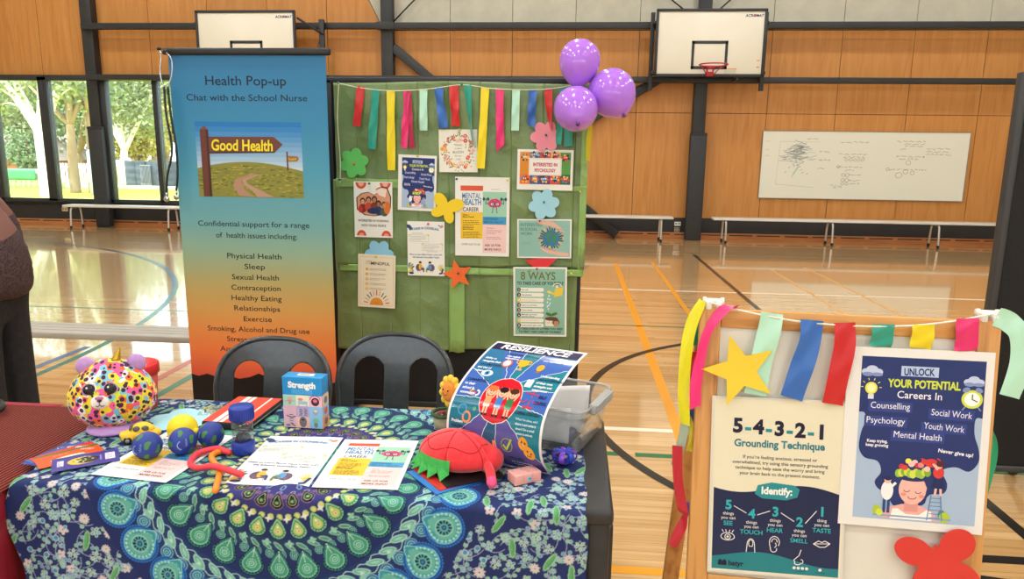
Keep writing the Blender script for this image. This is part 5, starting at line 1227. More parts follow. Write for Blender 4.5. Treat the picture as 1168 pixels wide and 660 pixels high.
        for i in range(12): b = 2 * PI * i / 12; elli(x + .0145 * math.cos(b), y + .0145 * math.sin(b), .0042, .0026, b, '12204a')
        elli(x, y, .0062, .0062, a + .78, '12204a'); elli(x, y, .0036, .0036, a, '3f86c0')
    return A, nx, ny

def cloth():
    h = .0018; x0, x1, s0, s1 = -1.50, .07, .98, 2.125
    A, nx, ny = paint_cloth(x0, x1, s0, s1, h)
    NX, NY = 860, 636
    u = np.linspace(0, 1, NX + 1); s = np.linspace(s0 + .002, s1 - .004, NY + 1); U, S = np.meshgrid(u, s)
    xl = np.interp(S, [.98, 1.20, 1.30, 1.40, 1.46, 1.52, 1.586, 1.70, 1.85, 2.06, 2.13], [-1.30, -1.325, -1.335, -1.372, -1.372, -1.352, -1.348, -1.395, -1.446, -1.452, -1.45])
    xr = np.interp(S, [.98, 1.3, 1.53, 1.7, 1.94, 2.13], [.066, .060, .052, .050, .049, .046]) + .003 * np.sin(S * 40)
    X = xl + (xr - xl) * U
    e = 1.528; r = .016; zt = TZ + .0035; dep = np.maximum(e - S, 0); ang = np.minimum(dep / r, PI / 2); drop_ = np.maximum(dep - r * PI / 2, 0)
    Y = np.where(S > e, S, e - r * np.sin(ang)); Z = np.where(S > e, zt, zt - r * (1 - np.cos(ang)) - drop_)
    Y = Y - np.clip(drop_ * 2.2, 0, 1) * (.010 + .010 * np.sin(X * 19 + .6) + .006 * np.sin(X * 41 + 2)) - .03 * drop_ * np.clip((-1.1 - X) * 4, 0, 1)
    over = np.maximum(-1.372 - X, 0); Z = Z - np.where(S > e, over * .35, over * .1)
    Z = Z + np.where(S > e, .0010 * np.sin(X * 33 + S * 21) * np.sin(S * 47), 0)
    ii = np.clip(((X - x0) / h).astype(int), 0, nx - 1); jj = np.clip(((S - s0) / h).astype(int), 0, ny - 1); C = A[jj, ii] * .80
    n = (NX + 1) * (NY + 1); me = bpy.data.meshes.new('tablecloth'); me.vertices.add(n)
    me.vertices.foreach_set('co', np.stack([X, Y, Z], -1).astype(np.float32).ravel())
    i = np.arange(n).reshape(NY + 1, NX + 1); q = np.stack([i[:-1, :-1], i[:-1, 1:], i[1:, 1:], i[1:, :-1]], -1).reshape(-1, 4)
    me.loops.add(q.size); me.loops.foreach_set('vertex_index', q.ravel().astype(np.int32)); me.polygons.add(len(q)); me.polygons.foreach_set('loop_start', np.arange(0, q.size, 4, dtype=np.int32))
    me.polygons.foreach_set('loop_total', np.full(len(q), 4, np.int32)); me.polygons.foreach_set('use_smooth', np.ones(len(q), bool)); me.update(calc_edges=True)
    at = me.color_attributes.new('print', 'FLOAT_COLOR', 'POINT'); at.data.foreach_set('color', np.concatenate([C.reshape(-1, 3), np.ones((n, 1), np.float32)], 1).astype(np.float32).ravel())
    t = NT('printed_cotton'); a = t.n('ShaderNodeAttribute', attribute_name='print'); t.l(a, 'Color', t.b, 'Base Color'); t.set(Roughness=.75); t.b.inputs['Specular IOR Level'].default_value = .25
    mp = t.coord('Object', (1, 1, 1)); no = t.n('ShaderNodeTexNoise'); no.inputs['Scale'].default_value = 9; no.inputs['Detail'].default_value = 3; t.l(mp, 'Vector', no, 'Vector'); t.bump(no, 'Fac', .25, .012)
    me.materials.append(t.m); o = bpy.data.objects.new('tablecloth', me); COL.objects.link(o)
    return tag(o, 'navy mandala tablecloth with green and blue medallion rings draped over the black table', 'tablecloth')
cloth()
CZ = TZ + .0052                       # top of the cloth

# ------------------------------------------------------------------ red table at the left
rt = thing('side_table', 'table under a red striped cloth at the left, beside the mandala cloth', 'table', (-2.29, 1.715, 0))
mb = MB(TPL); mb.box((0, 0, .70), (1.64, .62, .03), .006); mb.build('table_top', rt)
for sx in (-1, 1):
    for sy in (-1, 1): mb = MB(TPL); mb.tube([(sx * .68, sy * .27, .69), (sx * .69, sy * .28, .0)], .018, 10); mb.build('leg', rt)
def stripe_mat():
    t = NT('red_striped_cloth'); mp = t.coord('Object', (1, 1, 1), (0, 0, rad(2.5)))
    wv = t.n('ShaderNodeTexWave', wave_type='BANDS', bands_direction='X'); wv.inputs['Scale'].default_value = 30; wv.inputs['Distortion'].default_value = .25; t.l(mp, 'Vector', wv, 'Vector')
    r = t.ramp([(0, '30090f'), (.45, '621219'), (.78, '7c1c22'), (.93, '842824'), (.975, 'ac8052'), (1., '8a3a2e')]); t.l(wv, 'Fac', r, 'Fac'); t.l(r, 'Color', t.b, 'Base Color'); t.set(Roughness=.8); t.b.inputs['Specular IOR Level'].default_value = .2
    t.bump(wv, 'Fac', .3, .004); return t.m
mb = MB(stripe_mat())
XR = lambda y: -1.362
def rc(a, b):
    y = 2.035 - min(b / .95, 1) * .635; x = -3.13 + a * (XR(y) + 3.13); z = .7215; q = max(0, b - .95) / .05
    if q: y -= .010 * q; z -= .030 * q
    o = max(0, x + 1.46); return (x, y, z - .010 * min(o / .1, 1) - .002 * math.sin(x * 60) * min(o / .1, 1))
mb.grid(rc, 90, 60); o = mb.build('striped_cloth'); solid(o, .002); tag(o, 'red striped cloth with gold lines lying over the left table', 'tablecloth')
mb = MB(noisy('crimson_cloth', '8e1226', 'a01a30', (20, 20, 20), .6))
def rs(a, b):
    if a < .66: t_ = a / .66; x, y = -3.135 + t_ * 1.765, 1.378 + .010 * math.sin(t_ * 30) * (1 - b)
    else: t_ = (a - .66) / .34; x, y = -1.372 - .02 * max(0, t_ - .4) + .008 * math.sin(t_ * 16), 1.378 + t_ * .66
    return (x, y, .03 + b * .674)
mb.grid(rs, 70, 10)
mb.grid(lambda a, b: (-3.12 + a * 1.50, 2.025 + b * .035, .7235 - .004 * b), 30, 2)
o = mb.build('crimson_underskirt'); solid(o, .002); tag(o, 'plain crimson cloth edge under the striped cloth on the left table', 'tablecloth')
mb = MB(mat('151515', .45)); mb.tube(spline([(-1.98, 1.95, .75), (-1.88, 2.0, .745), (-1.785, 1.995, .745), (-1.735, 1.94, .742), (-1.76, 1.88, .740), (-1.88, 1.83, .738), (-2.05, 1.80, .738)], 10), .0085, 10)
tag(mb.build('cable'), 'black cable loop lying on the red striped cloth', 'cable')
# ------------------------------------------------------------------ things on the mandala cloth
# leopard plush
def leopard_mat():
    t = NT('leopard_plush'); mp = t.coord('Object', (1, 1, 1)); v = t.n('ShaderNodeTexVoronoi'); v.inputs['Scale'].default_value = 58; t.l(mp, 'Vector', v, 'Vector')
    sp = t.n('ShaderNodeSeparateColor'); t.l(v, 'Color', sp, 'Color')
    r = t.ramp([(0, 'f05a9c'), (.19, 'f2d22a'), (.36, 'f06a2c'), (.52, '7cc0d8'), (.68, 'cfe03a'), (.80, 'f4eef0'), (.90, 'f2d22a')], 'CONSTANT'); t.l(sp, 'Red', r, 'Fac')
    n = t.n('ShaderNodeTexNoise'); n.inputs['Scale'].default_value = 90; t.l(mp, 'Vector', n, 'Vector')
    ma = t.n('ShaderNodeMath', operation='MULTIPLY_ADD'); t.l(n, 'Fac', ma, 0); ma.inputs[1].default_value = .14; t.l(v, 'Distance', ma, 2)
    lt = t.n('ShaderNodeMath', operation='LESS_THAN'); t.l(ma, 'Value', lt, 0); lt.inputs[1].default_value = .445
    mx = t.n('ShaderNodeMix', data_type='RGBA'); t.l(lt, 'Value', mx, 0); t.l(r, 'Color', mx, 6); mx.inputs[7].default_value = (*rgb('3c1434'), 1)
    t.l(mx, 2, t.b, 'Base Color'); t.set(Roughness=.8); t.b.inputs['Sheen Weight'].default_value = .15; return t.m
pl = thing('plush_toy', 'round rainbow leopard plush with a gold horn on the mandala cloth', 'soft toy', (-1.316, 1.868, CZ), (0, 0, rad(24))); pl.scale = (.93, .95, 1)
def plf(p):
    k = 1 + .10 * (1 - abs(p.z)) * 0
    return Vector((p.x * (1.0 - .10 * p.z), p.y, p.z))
mb = MB(leopard_mat()); mb.ell((0, 0, .105), (.110, .085, .104), 48, 32, fn=lambda p: Vector((p.x * (1 - .12 * p.z) * (1 + .13 * (1 - p.z * p.z)), p.y * (1 - .10 * p.z) * (1 + .06 * (1 - p.z * p.z)), max(p.z, -.95)))); mb.build('body', pl)
LIL = noisy('lilac_felt', 'b48ac8', 'c29ad4', (60, 60, 60), .85)
mb = MB(LIL); mb.ell((0, -.012, .009), (.078, .080, .016), 36, 14); mb.build('base', pl)
for s_, ex in ((-1, -.066), (1, .076)):
    mb = MB(LIL); mb.ell((ex, -.005, .193), (.027, .014, .025), 20, 14, Euler((0, s_ * .5, 0)).to_matrix()); e = mb.build('ear', pl)
GOLD = mat('d8b43a', .25, .8, name='gold_fabric')
mb = MB(GOLD); mb.lathe([(.014, 0), (.011, .012), (.008, .022), (.0045, .034), (0, .046)], 14, Mx=Matrix.Translation((.018, -.006, .200)) @ Euler((0, .35, 0)).to_matrix().to_4x4()); mb.build('horn', pl)
def on_body(x, z):
    q = 1 - (x / .118) ** 2 - ((z - .107) / .100) ** 2; return -.085 * math.sqrt(max(q, 0))
for ex in (-.046, .012):
    y = on_body(ex, .142)
    mb = MB(LIL); mb.ell((ex, y + .002, .138), (.0215, .009, .020), 24, 12); mb.build('eye_patch', pl)
    mb = MB(noisy('glitter_black', '101014', '2c2c34', (500, 500, 500), .12)); mb.ell((ex, y - .0025, .142), (.0170, .010, .0160), 24, 14); ey = mb.build('eye', pl)
    mb = MB(mat('f4f4f4', .2)); mb.ell((ex - .004, y - .0115, .149), (.003, .002, .003), 10, 8); mb.build('glint', ey)
y = on_body(-.02, .108); mb = MB(noisy('white_plush', 'ece8e4', 'f6f4f0', (60, 60, 60), .85)); mb.ell((-.017, y + .000, .106), (.027, .014, .020), 24, 14)
mb.m(mat('c07aa0', .6)); mb.ell((-.017, y - .013, .121), (.012, .004, .006), 16, 10); mb.m(mat('2a1a24', .4)); mb.ell((-.017, y - .0145, .114), (.0065, .004, .0045), 14, 10)
mb.tube(spline([(-.028, y - .0125, .100), (-.023, y - .0145, .097), (-.017, y - .015, .102), (-.011, y - .0145, .097), (-.006, y - .0125, .100)], 5), .0009, 6); mb.tube([(-.017, y - .015, .110), (-.017, y - .015, .102)], .0009, 6); mb.build('muzzle', pl)

tub = thing('tub', 'red lidded tub half hidden behind the leopard plush', 'tub', (-1.345, 2.03, CZ))
mb = MB(noisy('tub_label', 'b82c28', 'c84a3a', (26, 26, 60), .4)); mb.lathe([(.052, 0), (.054, .004), (.060, .118)], 36); mb.build('body', tub)
mb = MB(mat('d8262c', .35)); mb.lathe([(.0615, .112), (.066, .114), (.066, .142), (.0635, .146), (.058, .146), (.056, .138), (0, .136)], 36); lid = mb.build('lid', tub)
mb = MB(mat('e8c84a', .5)); mb.lathe([(.050, .1365), (.030, .1372), (0, .1375)], 24, sx=.9); mb.build('sticker', lid)

# yellow toy car
car = thing('toy_car', 'small yellow rounded toy car in front of the leopard plush', 'toy car', (-1.182, 1.782, CZ), (0, 0, rad(20))); car.scale = (1.1, 1.1, 1.12)
YEL = mat('eec42e', .38, name='yellow_foam')
mb = MB(YEL); mb.ell((0, 0, .020), (.047, .0185, .0135), 32, 16); mb.ell((.004, 0, .031), (.029, .0170, .0185), 32, 16, fn=lambda p: Vector((p.x * (1 - .18 * max(p.z, 0)), p.y * (1 - .22 * max(p.z, 0)), p.z)))
for x in (-.028, .028):
    for s_ in (-1, 1): mb.ell((x, s_ * .0145, .016), (.0150, .0065, .0125), 18, 10)
mb.ell((-.040, 0, .020), (.010, .013, .009), 18, 10); mb.build('body', car)
for s_ in (-1, 1):
    for wx in (-.007, .013): mb = MB(mat('55544c', .25)); mb.ell((wx, s_ * .0134, .0362), (.0088, .0042, .0072), 16, 10); mb.build('side_window', car)
mb = MB(mat('55544c', .25)); mb.ell((-.0215, 0, .036), (.0045, .0115, .0080), 16, 10, Euler((0, .5, 0)).to_matrix()); mb.build('windscreen', car)
for x in (-.028, .028):
    for s_ in (-1, 1):
        mb = MB(mat('1c1c1c', .6)); Mx = Matrix.Translation((x, s_ * .0165, .0098)) @ Matrix.Rotation(PI / 2, 4, 'X'); mb.lathe([(.003, -.005), (.0098, -.004), (.0098, .004), (.003, .005)], 20, Mx=Mx); w = mb.build('wheel', car)
        mb = MB(mat('8a8a8a', .4)); mb.lathe([(0, -.0062), (.005, -.0055), (.005, .0055), (0, .0062)], 14, Mx=Mx); mb.build('hub', w)

def ball(c, r, label, rz, blue=True):
    t = thing('stress_ball', label, 'stress ball', (c[0], c[1], CZ + r), (0, 0, rad(rz)), 'foam balls on the mandala cloth')
    R = random.Random(int(c[0] * 1e4)); mb = MB(noisy('blue_foam', '1a3286', '213c96', (60, 60, 60), .5) if blue else mat('f0d414', .45)); mb.ell((0, 0, 0), r, 36, 24); mb.build('body', t)
    if blue:
        G_ = noisy('green_print', '3d7a3c', '4a8644', (90, 90, 90), .5)
        for a, e, sc_ in ((-160, 8, .32), (-58, 22, .28), (-64, -32, .26), (-112, 58, .26), (60, 10, .5), (120, -10, .45), (-15, -5, .28)):
            a, e = rad(a), rad(e); n = Vector((math.cos(a) * math.cos(e), math.sin(a) * math.cos(e), math.sin(e))); u = n.orthogonal().normalized(); w = n.cross(u); mb = MB(G_)
            ring_ = [n * r * 1.006]; k = 16
            for ri in (.5, 1.):
                for i in range(k):
                    b = 2 * PI * i / k; q = r * sc_ * ri * (1 + .28 * math.sin(b * 2 + R.uniform(0, .4)) + .16 * math.sin(b * 3 + a)); ring_.append((n * r + u * q * math.cos(b) + w * q * .75 * math.sin(b)).normalized() * r * 1.006)
            mb.add(ring_, [(0, 1 + i, 1 + (i + 1) % k) for i in range(k)] + [(1 + i, 1 + k + i, 1 + k + (i + 1) % k, 1 + (i + 1) % k) for i in range(k)], True); mb.build('continent', t)
        mb = MB(mat('7f9cd0', .5)); n = Vector((math.cos(rad(-97)), math.sin(rad(-97)), .05)).normalized(); u = Vector((0, 0, 1)).cross(n).normalized(); w = n.cross(u)
        pts = [(-.5 + .42 * math.cos(b), .42 * math.sin(b)) for b in [rad(110 + i * 14) for i in range(12)]]
        mb.tube([(n * r + u * (x + .35) * r * .8 + w * z * r * .8).normalized() * r * 1.002 for x, z in pts], .0016, 6)
        for i in range(4): mb.tube([(n * r + u * (.12 + .16 * (k % 2)) * r + w * (.3 - i * .14 + .06 * k) * r).normalized() * r * 1.003 for k in range(4)], .0009, 5)
        mb.build('printed_mark', t)
    else:
        mb = MB(mat('f2dc1c', .45)); mb.lathe([(r * .86, 0), (r * .70, .003), (r * .3, .004), (0, .004)], 30, Mx=Matrix.Translation((-r * .38, -r * .5, 0)) @ Vector((-.6, -.8, .1)).to_track_quat('Z', 'Y').to_matrix().to_4x4() @ Matrix.Scale(.72, 4)); mb.build('dimple_face', t)
        mb = MB(mat('efd016', .45)); mb.lathe([(.010, 0), (.012, .006), (.008, .012)], 14, Mx=Matrix.Translation((r * .95, -.008, -.004)) @ Matrix.Rotation(PI / 2, 4, 'Y')); mb.build('plug', t)
ball((-1.095, 1.672), .0365, 'blue earth stress ball nearest the yellow toy car', 0)
ball((-1.021, 1.712), .0360, 'blue earth stress ball in the middle, in front of the yellow ball', 40)
ball((-.972, 1.768), .0350, 'blue earth stress ball nearest the blue timer', -35)
ball((-1.062, 1.785), .0400, 'plain yellow stress ball behind the blue earth balls', 0, False)

# pale blue cut-out and bag of pins lying behind the balls
mb = MB(noisy('pale_blue_card', 'a4d8e4', 'aee0ea', (6, 6, 6), .6)); mb.prism(union_outline([(.055 * math.cos(k * PI / 3), .052 * math.sin(k * PI / 3), .048, .042, k * PI / 3) for k in range(6)] + [(0, 0, .06, .06, 0)]), .0009, Matrix.Translation((-1.150, 1.945, CZ + .001)))
tag(mb.build('paper_flower'), 'pale blue paper flower lying flat on the mandala cloth behind the yellow ball', 'paper flower')
bag = thing('bag_of_pins', 'small clear bag of coloured push pins lying beside the striped pencil case', 'bag', (-1.098, 2.022, CZ), (0, 0, rad(20)))
mb = MB(clear_mat('clear_bag', 'eef4f4', haze=.10, rough=.15)); R = random.Random(6)
mb.grid(lambda a, b: ((a - .5) * .085, (b - .5) * .07, .002 + .016 * math.sin(a * PI) * math.sin(b * PI) + .002 * math.sin(a * 19 + b * 7)), 16, 14); mb.grid(lambda a, b: ((a - .5) * .085, (b - .5) * .07, .0012), 2, 2); mb.build('film', bag)
for i in range(22):
    mb = MB(mat(R.choice(['d8c43a', '3a8a5a', 'f0e8d0', 'd8d8d4', '3f7a8a', 'e8d86a']), .4)); x, y = R.uniform(-.030, .030), R.uniform(-.024, .024)
    mb.lathe([(.0045, 0), (.0045, .002), (.0024, .003), (.003, .0065), (.0042, .008), (0, .0085)], 10, (x, y, .0025 + R.random() * .004)); mb.build('pin', bag)

# striped pencil case
case = thing('pencil_case', 'flat red pencil case with white stripes and black edge, left of the card box', 'pencil case', (-.985, 1.995, CZ), (0, 0, rad(-2)))
mb = MB(mat('18181a', .6)); mb.box((0, 0, .011), (.152, .222, .022), .005); mb.build('body', case)
P = Print(.146, .216, 146, 216, 'e8442c', .5, .0005)
for x0, x1 in ((30, 46), (51, 63), (110, 116)): P.rect(x0, 0, x1, 216, 'efeae0', 1)
P.text('HELLO', 84, 106, 15, 'efeae0', 2, bold=.05, rot=PI / 2, width=60)
o = P.mb.build('striped_top', case, (-.073, -.108, .0228))
mb = MB(mat('8a8a88', .4, .6)); mb.tube([(.076, -.09, .012), (.0765, .09, .012)], .0016, 6); mb.build('zip', case)

# liquid timer
hg = thing('liquid_timer', 'clear liquid timer with blue caps standing on the mandala cloth', 'timer', (-.868, 1.742, CZ))
BLU = mat('1c3a9e', .35, name='blue_cap_plastic')
mb = MB(BLU); mb.lathe([(.0285, 0), (.030, .002), (.030, .032), (.0285, .034), (0, .034)], 36); mb.build('base_cap', hg)
mb = MB(BLU); mb.lathe([(.0290, .094), (.0315, .095), (.0315, .128), (.030, .131), (0, .131)], 36)
for i in range(36): a = 2 * PI * i / 36; mb.box((.0315 * math.cos(a), .0315 * math.sin(a), .1115), (.0016, .0016, .030))
mb.build('top_cap', hg)
mb = MB(clear_mat('clear_tube', 'e6eef0', haze=.03)); mb.lathe([(.0275, .033), (.0275, .096)], 36); mb.build('tube', hg)
mb = MB(mat('141a38', .2)); mb.lathe([(.0, .0345), (.022, .0345), (.019, .046), (.012, .056), (.006, .058), (0, .0585)], 24); mb.lathe([(.013, .094), (.013, .086), (.004, .084), (0, .084)], 20); mb.build('dark_liquid', hg)

# card box
bx = thing('card_box', 'blue-topped card box of little animal pictures standing by the first chair', 'box', (-.770, 1.948, CZ), (0, 0, rad(-3)))
W_, H_, D_ = .122, .156, .048
mb = MB(mat('1f8fd0', .4)); mb.box2((-W_ / 2, -D_ / 2, .102), (W_ / 2, D_ / 2, H_), .002); mb.m(mat('e8b890', .45)); mb.box2((-W_ / 2 + .001, -D_ / 2 + .001, 0), (W_ / 2 - .001, D_ / 2 - .001, .103), .001); mb.build('body', bx)
P = Print(W_ - .003, H_ - .003, 124, 170, '1f8fd0', .4, .0004); cs = [['a8d8c8', 'ece4c8', 'f0b8cc'], ['e0b4c8', 'b8a4d0', '8cc4e8'], ['e0b4c8', 'eec0b0', '8cc4e8']]
for j in range(3):
    for i in range(3): P.rect(i * 41.4, 111 - (j + 1) * 37, (i + 1) * 41.4, 111 - j * 37, cs[j][i], 1)
P.text('Strength', 62, 136, 28, 'f4f2ea', 3, bold=.05, width=88)
for i, ch in enumerate('CARDS'): P.rect(29 + i * 13.4, 116, 40.5 + i * 13.4, 130, '5fb4e4', 2); P.text(ch, 34.7 + i * 13.4, 118.5, 12, '1f8fd0', 3, bold=.03)
P.ell(22, 96, 8, 9, 'd8b0a0', 2); P.ell(22, 86, 5, 8, 'c89888', 3); [P.line([(22, 92), (22 + q * 16, 88 + abs(q))], 2, 'c89888', 3) for q in (-1, 1)]; P.rect(48, 80, 78, 91, '9fc4d8', 2); P.ell(56, 97, 8, 5, 'e08a90', 3); P.line([(50, 78), (50, 75)], 3, '8aa8b8', 2); P.line([(76, 78), (76, 75)], 3, '8aa8b8', 2)
P.ell(103, 91, 13, 14, '3a2a2c', 2); P.ell(103, 94, 7, 6, 'e86a8a', 3); P.arc(103, 98, 16, 14, 0, PI, 2, '4a3a3a', 3)
for i in range(9): P.rect(19 + (i % 2) * 3, 42 - i * 3.6, 30, 44 - i * 3.6, '2a2a2c' if i % 2 == 0 else 'e8e0e0', 3)
P.line([(24, 34), (10, 40)], 3, '2a2a2c', 3); P.line([(26, 34), (38, 38)], 3, '2a2a2c', 3); P.line([(26, 12), (36, 4)], 3, '2a2a2c', 3); P.ell(14, 7, 8, 3, '4a7aa0', 2)
for i in range(30): P.ell(48 + (i % 6) * 5 + (i // 6) % 2 * 2, 44 + (i // 6) * 5, 2.4, 2.2, '7a7488' if i % 3 else 'c8c0d4', 3, 8)
P.ell(103, 56, 9, 12, 'a8a8ac', 2); P.ell(103, 60, 6, 4, 'd8d8dc', 3); P.ell(62, 20, 12, 18, '7a7478', 2); P.ell(62, 28, 6, 3, '3a3438', 3); P.ell(103, 27, 10, 8, '7ac09a', 3); P.ell(103, 14, 6, 11, '7a8a90', 2)
P.mb.build('front_print', bx, (-W_ / 2 + .0015, -D_ / 2 - .0006, .0015), (PI / 2, 0, 0))
P = Print(D_ - .004, .098, 44, 108, 'e8a070', .45, .0004)
for j in range(3): P.rect(0, j * 36, 44, (j + 1) * 36, ['e89a6a', '9ac0dc', 'e8c8a8'][j], 1); P.ell(22, j * 36 + 18, 12, 12, ['7a6a6a', 'd86a5a', '5a7a9a'][j], 2)
P.mb.build('side_print', bx, (W_ / 2 - .0004, -D_ / 2 + .002, .002), (PI / 2, 0, PI / 2))
mb = MB(mat('e8e4d0', .5)); mb.box((.004, 0, H_ + .0004), (.05, .018, .0008)); mb.m(mat('4a7a4a', .5)); mb.box((.0, 0, H_ + .001), (.03, .004, .0006)); mb.build('top_label', bx)

# fan of bookmarks
def bookmark(piv, ang, c, label, z, art=None, L_=.150, w=.086):
    P = Print(L_, w, 150, 86, c, .3, .0007); (art or (lambda P: None))(P)
    a = rad(ang); X = Vector((math.cos(a), math.sin(a), 0)); U = Vector((-math.sin(a), math.cos(a), 0))
    return P.build('bookmark', label, 'bookmark', frame_mx((piv[0], piv[1], z), X, U), 'bookmarks fanned out at the left end of the cloth')
def bm_top(word, c='f0ece4'): return lambda P: (P.text(word, 118, 58, 15, c, 2, bold=.05, rot=-.6, width=34), P.para(40, 60, 50, 1, 5, c))
bookmark((-1.325, 1.592), 80, '3b3f8c', 'indigo bookmark at the back of the fan', CZ + .0006, bm_top('URB'), .140, .078)
bookmark((-1.327, 1.590), 68, '1f66b0', 'bright blue bookmark second from the back of the fan', CZ + .0018, bm_top('PI'), .145, .080)
bookmark((-1.328, 1.586), 57, 'd8382e', 'red bookmark in the middle of the fan', CZ + .0030, bm_top('FEROX'), .150, .082)
def bm_or(P): bm_top('SWEET')(P); P.rect(0, 76, 150, 86, '3a7a3a', 1); P.ell(70, 34, 40, 12, 'f4e4c8', 2, rot=.1); P.ell(76, 26, 36, 9, '2f8a9a', 3, rot=.1)
bookmark((-1.325, 1.574), 47, 'ea5a26', 'orange bookmark with green edge, second from the front of the fan', CZ + .0042, bm_or)
def bm_navy(P):
    R = random.Random(8); P.ell(68, 44, 34, 24, 'e8c23a', 1, 30); P.ell(78, 44, 25, 20, '3a3a26', 2, 24)
    for i in range(34): P.ell(68 + R.gauss(0, 13), 44 + R.gauss(0, 9), R.uniform(2, 5), R.uniform(1.5, 3.5), R.choice(['8ac8d8', 'e8c23a', '4a5a30', 'f0f0e0', '1f2a20', 'c8d870']), 3, 9)
    P.rect(118, 22, 140, 66, 'e6e4e8', 2); P.para(120, 60, 18, 6, 7, '6a6aa0', 2, 3); P.rect(12, 26, 26, 62, 'e0dff0', 2); P.para(13, 56, 11, 5, 7, '5a5a98', 2, 3); P.rect(106, 26, 110, 62, '8a8ac8', 2)
bookmark((-1.279, 1.556), 36, '3d3f90', 'indigo bookmark with an oval picture on top of the fan', CZ + .0054, bm_navy, .152, .088)

# papers lying on the cloth
def flat_paper(art, TL, TR, BL, label, z, sag=0., group='flyers on the mandala cloth'):
    P = Print(.21, .297, 210, 297, 'f0f1ee', .45, .0006, div=(8, 16)); art(P)
    def df(v):
        return Vector((v.x, v.y, v.z + .0012 * math.sin(v.x * 22 + 1) * math.sin(v.y * 15) - sag * max(0, .05 - v.y) ** 2 * 60 + .0014))
    return P.build('flyer', label, 'flyer', flat_mx(TL, TR, BL, z), group, df)
flat_paper(art_career, (-1.150, 1.862), (-.952, 1.840), (-1.181, 1.567), 'mental health career flyer lying under the blue earth balls', CZ)
flat_paper(art_counsel, (-.842, 1.855), (-.634, 1.862), (-.832, 1.560), 'white counselling flyer lying in front of the card box', CZ, .02)
flat_paper(art_career, (-.627, 1.846), (-.418, 1.855), (-.612, 1.560), 'mental health career flyer lying left of the red plush', CZ + .0004)

# bendy foam sticks
def stick(pts, r, c, label):
    mb = MB(mat(c, .5, name='foam_stick')); p = spline([(x, y, z) for x, y, z in pts], 10); mb.tube(p, r, 14)
    for e in (p[0], p[-1]): mb.ell(e, r * .99, 14, 10)
    return tag(mb.build('foam_stick'), label, 'foam stick', 'bendy foam sticks')
zz = CZ + .0085
stick([(-.918, 1.728, zz), (-.932, 1.695, zz), (-.908, 1.655, zz), (-.872, 1.618, zz), (-.852, 1.572, zz), (-.826, 1.505, zz)], .0078, 'ee8a22', 'wavy orange foam stick poking over the front edge of the table')
stick([(-.896, 1.716, zz), (-.936, 1.722, zz + .006), (-.972, 1.694, zz + .002), (-.962, 1.640, zz), (-.922, 1.604, zz + .006), (-.872, 1.594, zz + .0175), (-.80, 1.585, zz + .004)], .0080, 'e83a48', 'curled red foam stick hooked round the orange stick')

# red plush with frill, and the booklets under it
def booklet(pts, c, z, label, t=.003):
    mb = MB(mat(c, .35)); mb.prism(pts, t, Matrix.Translation((0, 0, z))); return tag(mb.build('booklet'), label, 'booklet', 'booklets under the red plush')
booklet([(-.305, 1.556), (-.200, 1.640), (-.290, 1.752), (-.402, 1.668)], '2f7ac8', CZ + .0004, 'blue booklet at the bottom of the pile under the red plush', .002)
booklet([(-.300, 1.572), (-.195, 1.650), (-.285, 1.768), (-.396, 1.690)], 'c8302a', CZ + .0026, 'red booklet in the pile under the red plush', .002)
booklet([(-.285, 1.585), (-.150, 1.660), (-.235, 1.800), (-.375, 1.725)], '16181c', CZ + .0048, 'black booklet directly under the red plush', .003)
RED = noisy('red_plush', 'e0202a', 'ea3038', (80, 80, 80), .8, .1, .002, sheen=.4)
sp_ = thing('plush_toy', 'red domed plush with green zigzag frill on the booklets, one arm dangling', 'soft toy', (-.277, 1.712, CZ + .008), (0, 0, rad(-14)))
def sf(p):
    a = math.atan2(p.y, p.x); g = 1 - .12 * math.exp(-((math.sin(a * 2.5 + .9)) / .12) ** 2) * (1 - max(p.z, 0) ** 4); return Vector((p.x * g, p.y * g, p.z * (1 if p.z > 0 else .55)))
mb = MB(RED); mb.ell((0, 0, .030), (.106, .080, .064), 120, 48, fn=sf)
mb.m(mat('b4141e', .8, name='plush_seam'))
for a_ in (-2.62, -1.62, -.62, .38):
    mb.tube([Vector((0, 0, .030)) + Vector((.1065 * q.x, .0805 * q.y, .0645 * q.z)) for q in [sf(Vector((math.cos(t_) * math.cos(a_), math.cos(t_) * math.sin(a_), math.sin(t_)))) for t_ in [-.3 + 1.75 * k / 20 for k in range(21)]]], .0011, 6)
mb.tube([Vector((0, 0, .030)) + Vector((.1065 * q.x, .0805 * q.y, .0645 * q.z)) for q in [sf(Vector((math.cos(t_) * math.cos(a_), math.cos(t_) * math.sin(a_), math.sin(t_)))) for a_, t_ in [(-3.0 + 2.9 * k / 30, .62 + .10 * math.sin(k * .5)) for k in range(31)]]], .0011, 6)
mb.build('body', sp_)
mb = MB(RED); mb.ell((.085, .005, .028), (.036, .040, .036), 20, 14); mb.build('side_lobe', sp_)
GRN = noisy('green_felt', '3aa648', '46b454', (80, 80, 80), .85)
mb = MB(GRN); vs = []; n = 5
for i in range(2 * n + 1):
    a = rad(192 + i * 84 / (2 * n)); r0 = 1.0; x, y = .104 * math.cos(a), .082 * math.sin(a); k = 1.24 if i % 2 else 1.05
    vs += [(x * .97, y * .97, .044), (x * 1.03, y * 1.03, .024), (x * k, y * k, -.002 if i % 2 else .012)]
mb.add(vs, [f for i in range(2 * n) for f in ((3 * i, 3 * i + 1, 3 * i + 4, 3 * i + 3), (3 * i + 1, 3 * i + 2, 3 * i + 5, 3 * i + 4))], False); solid(mb.build('frill', sp_), .003)
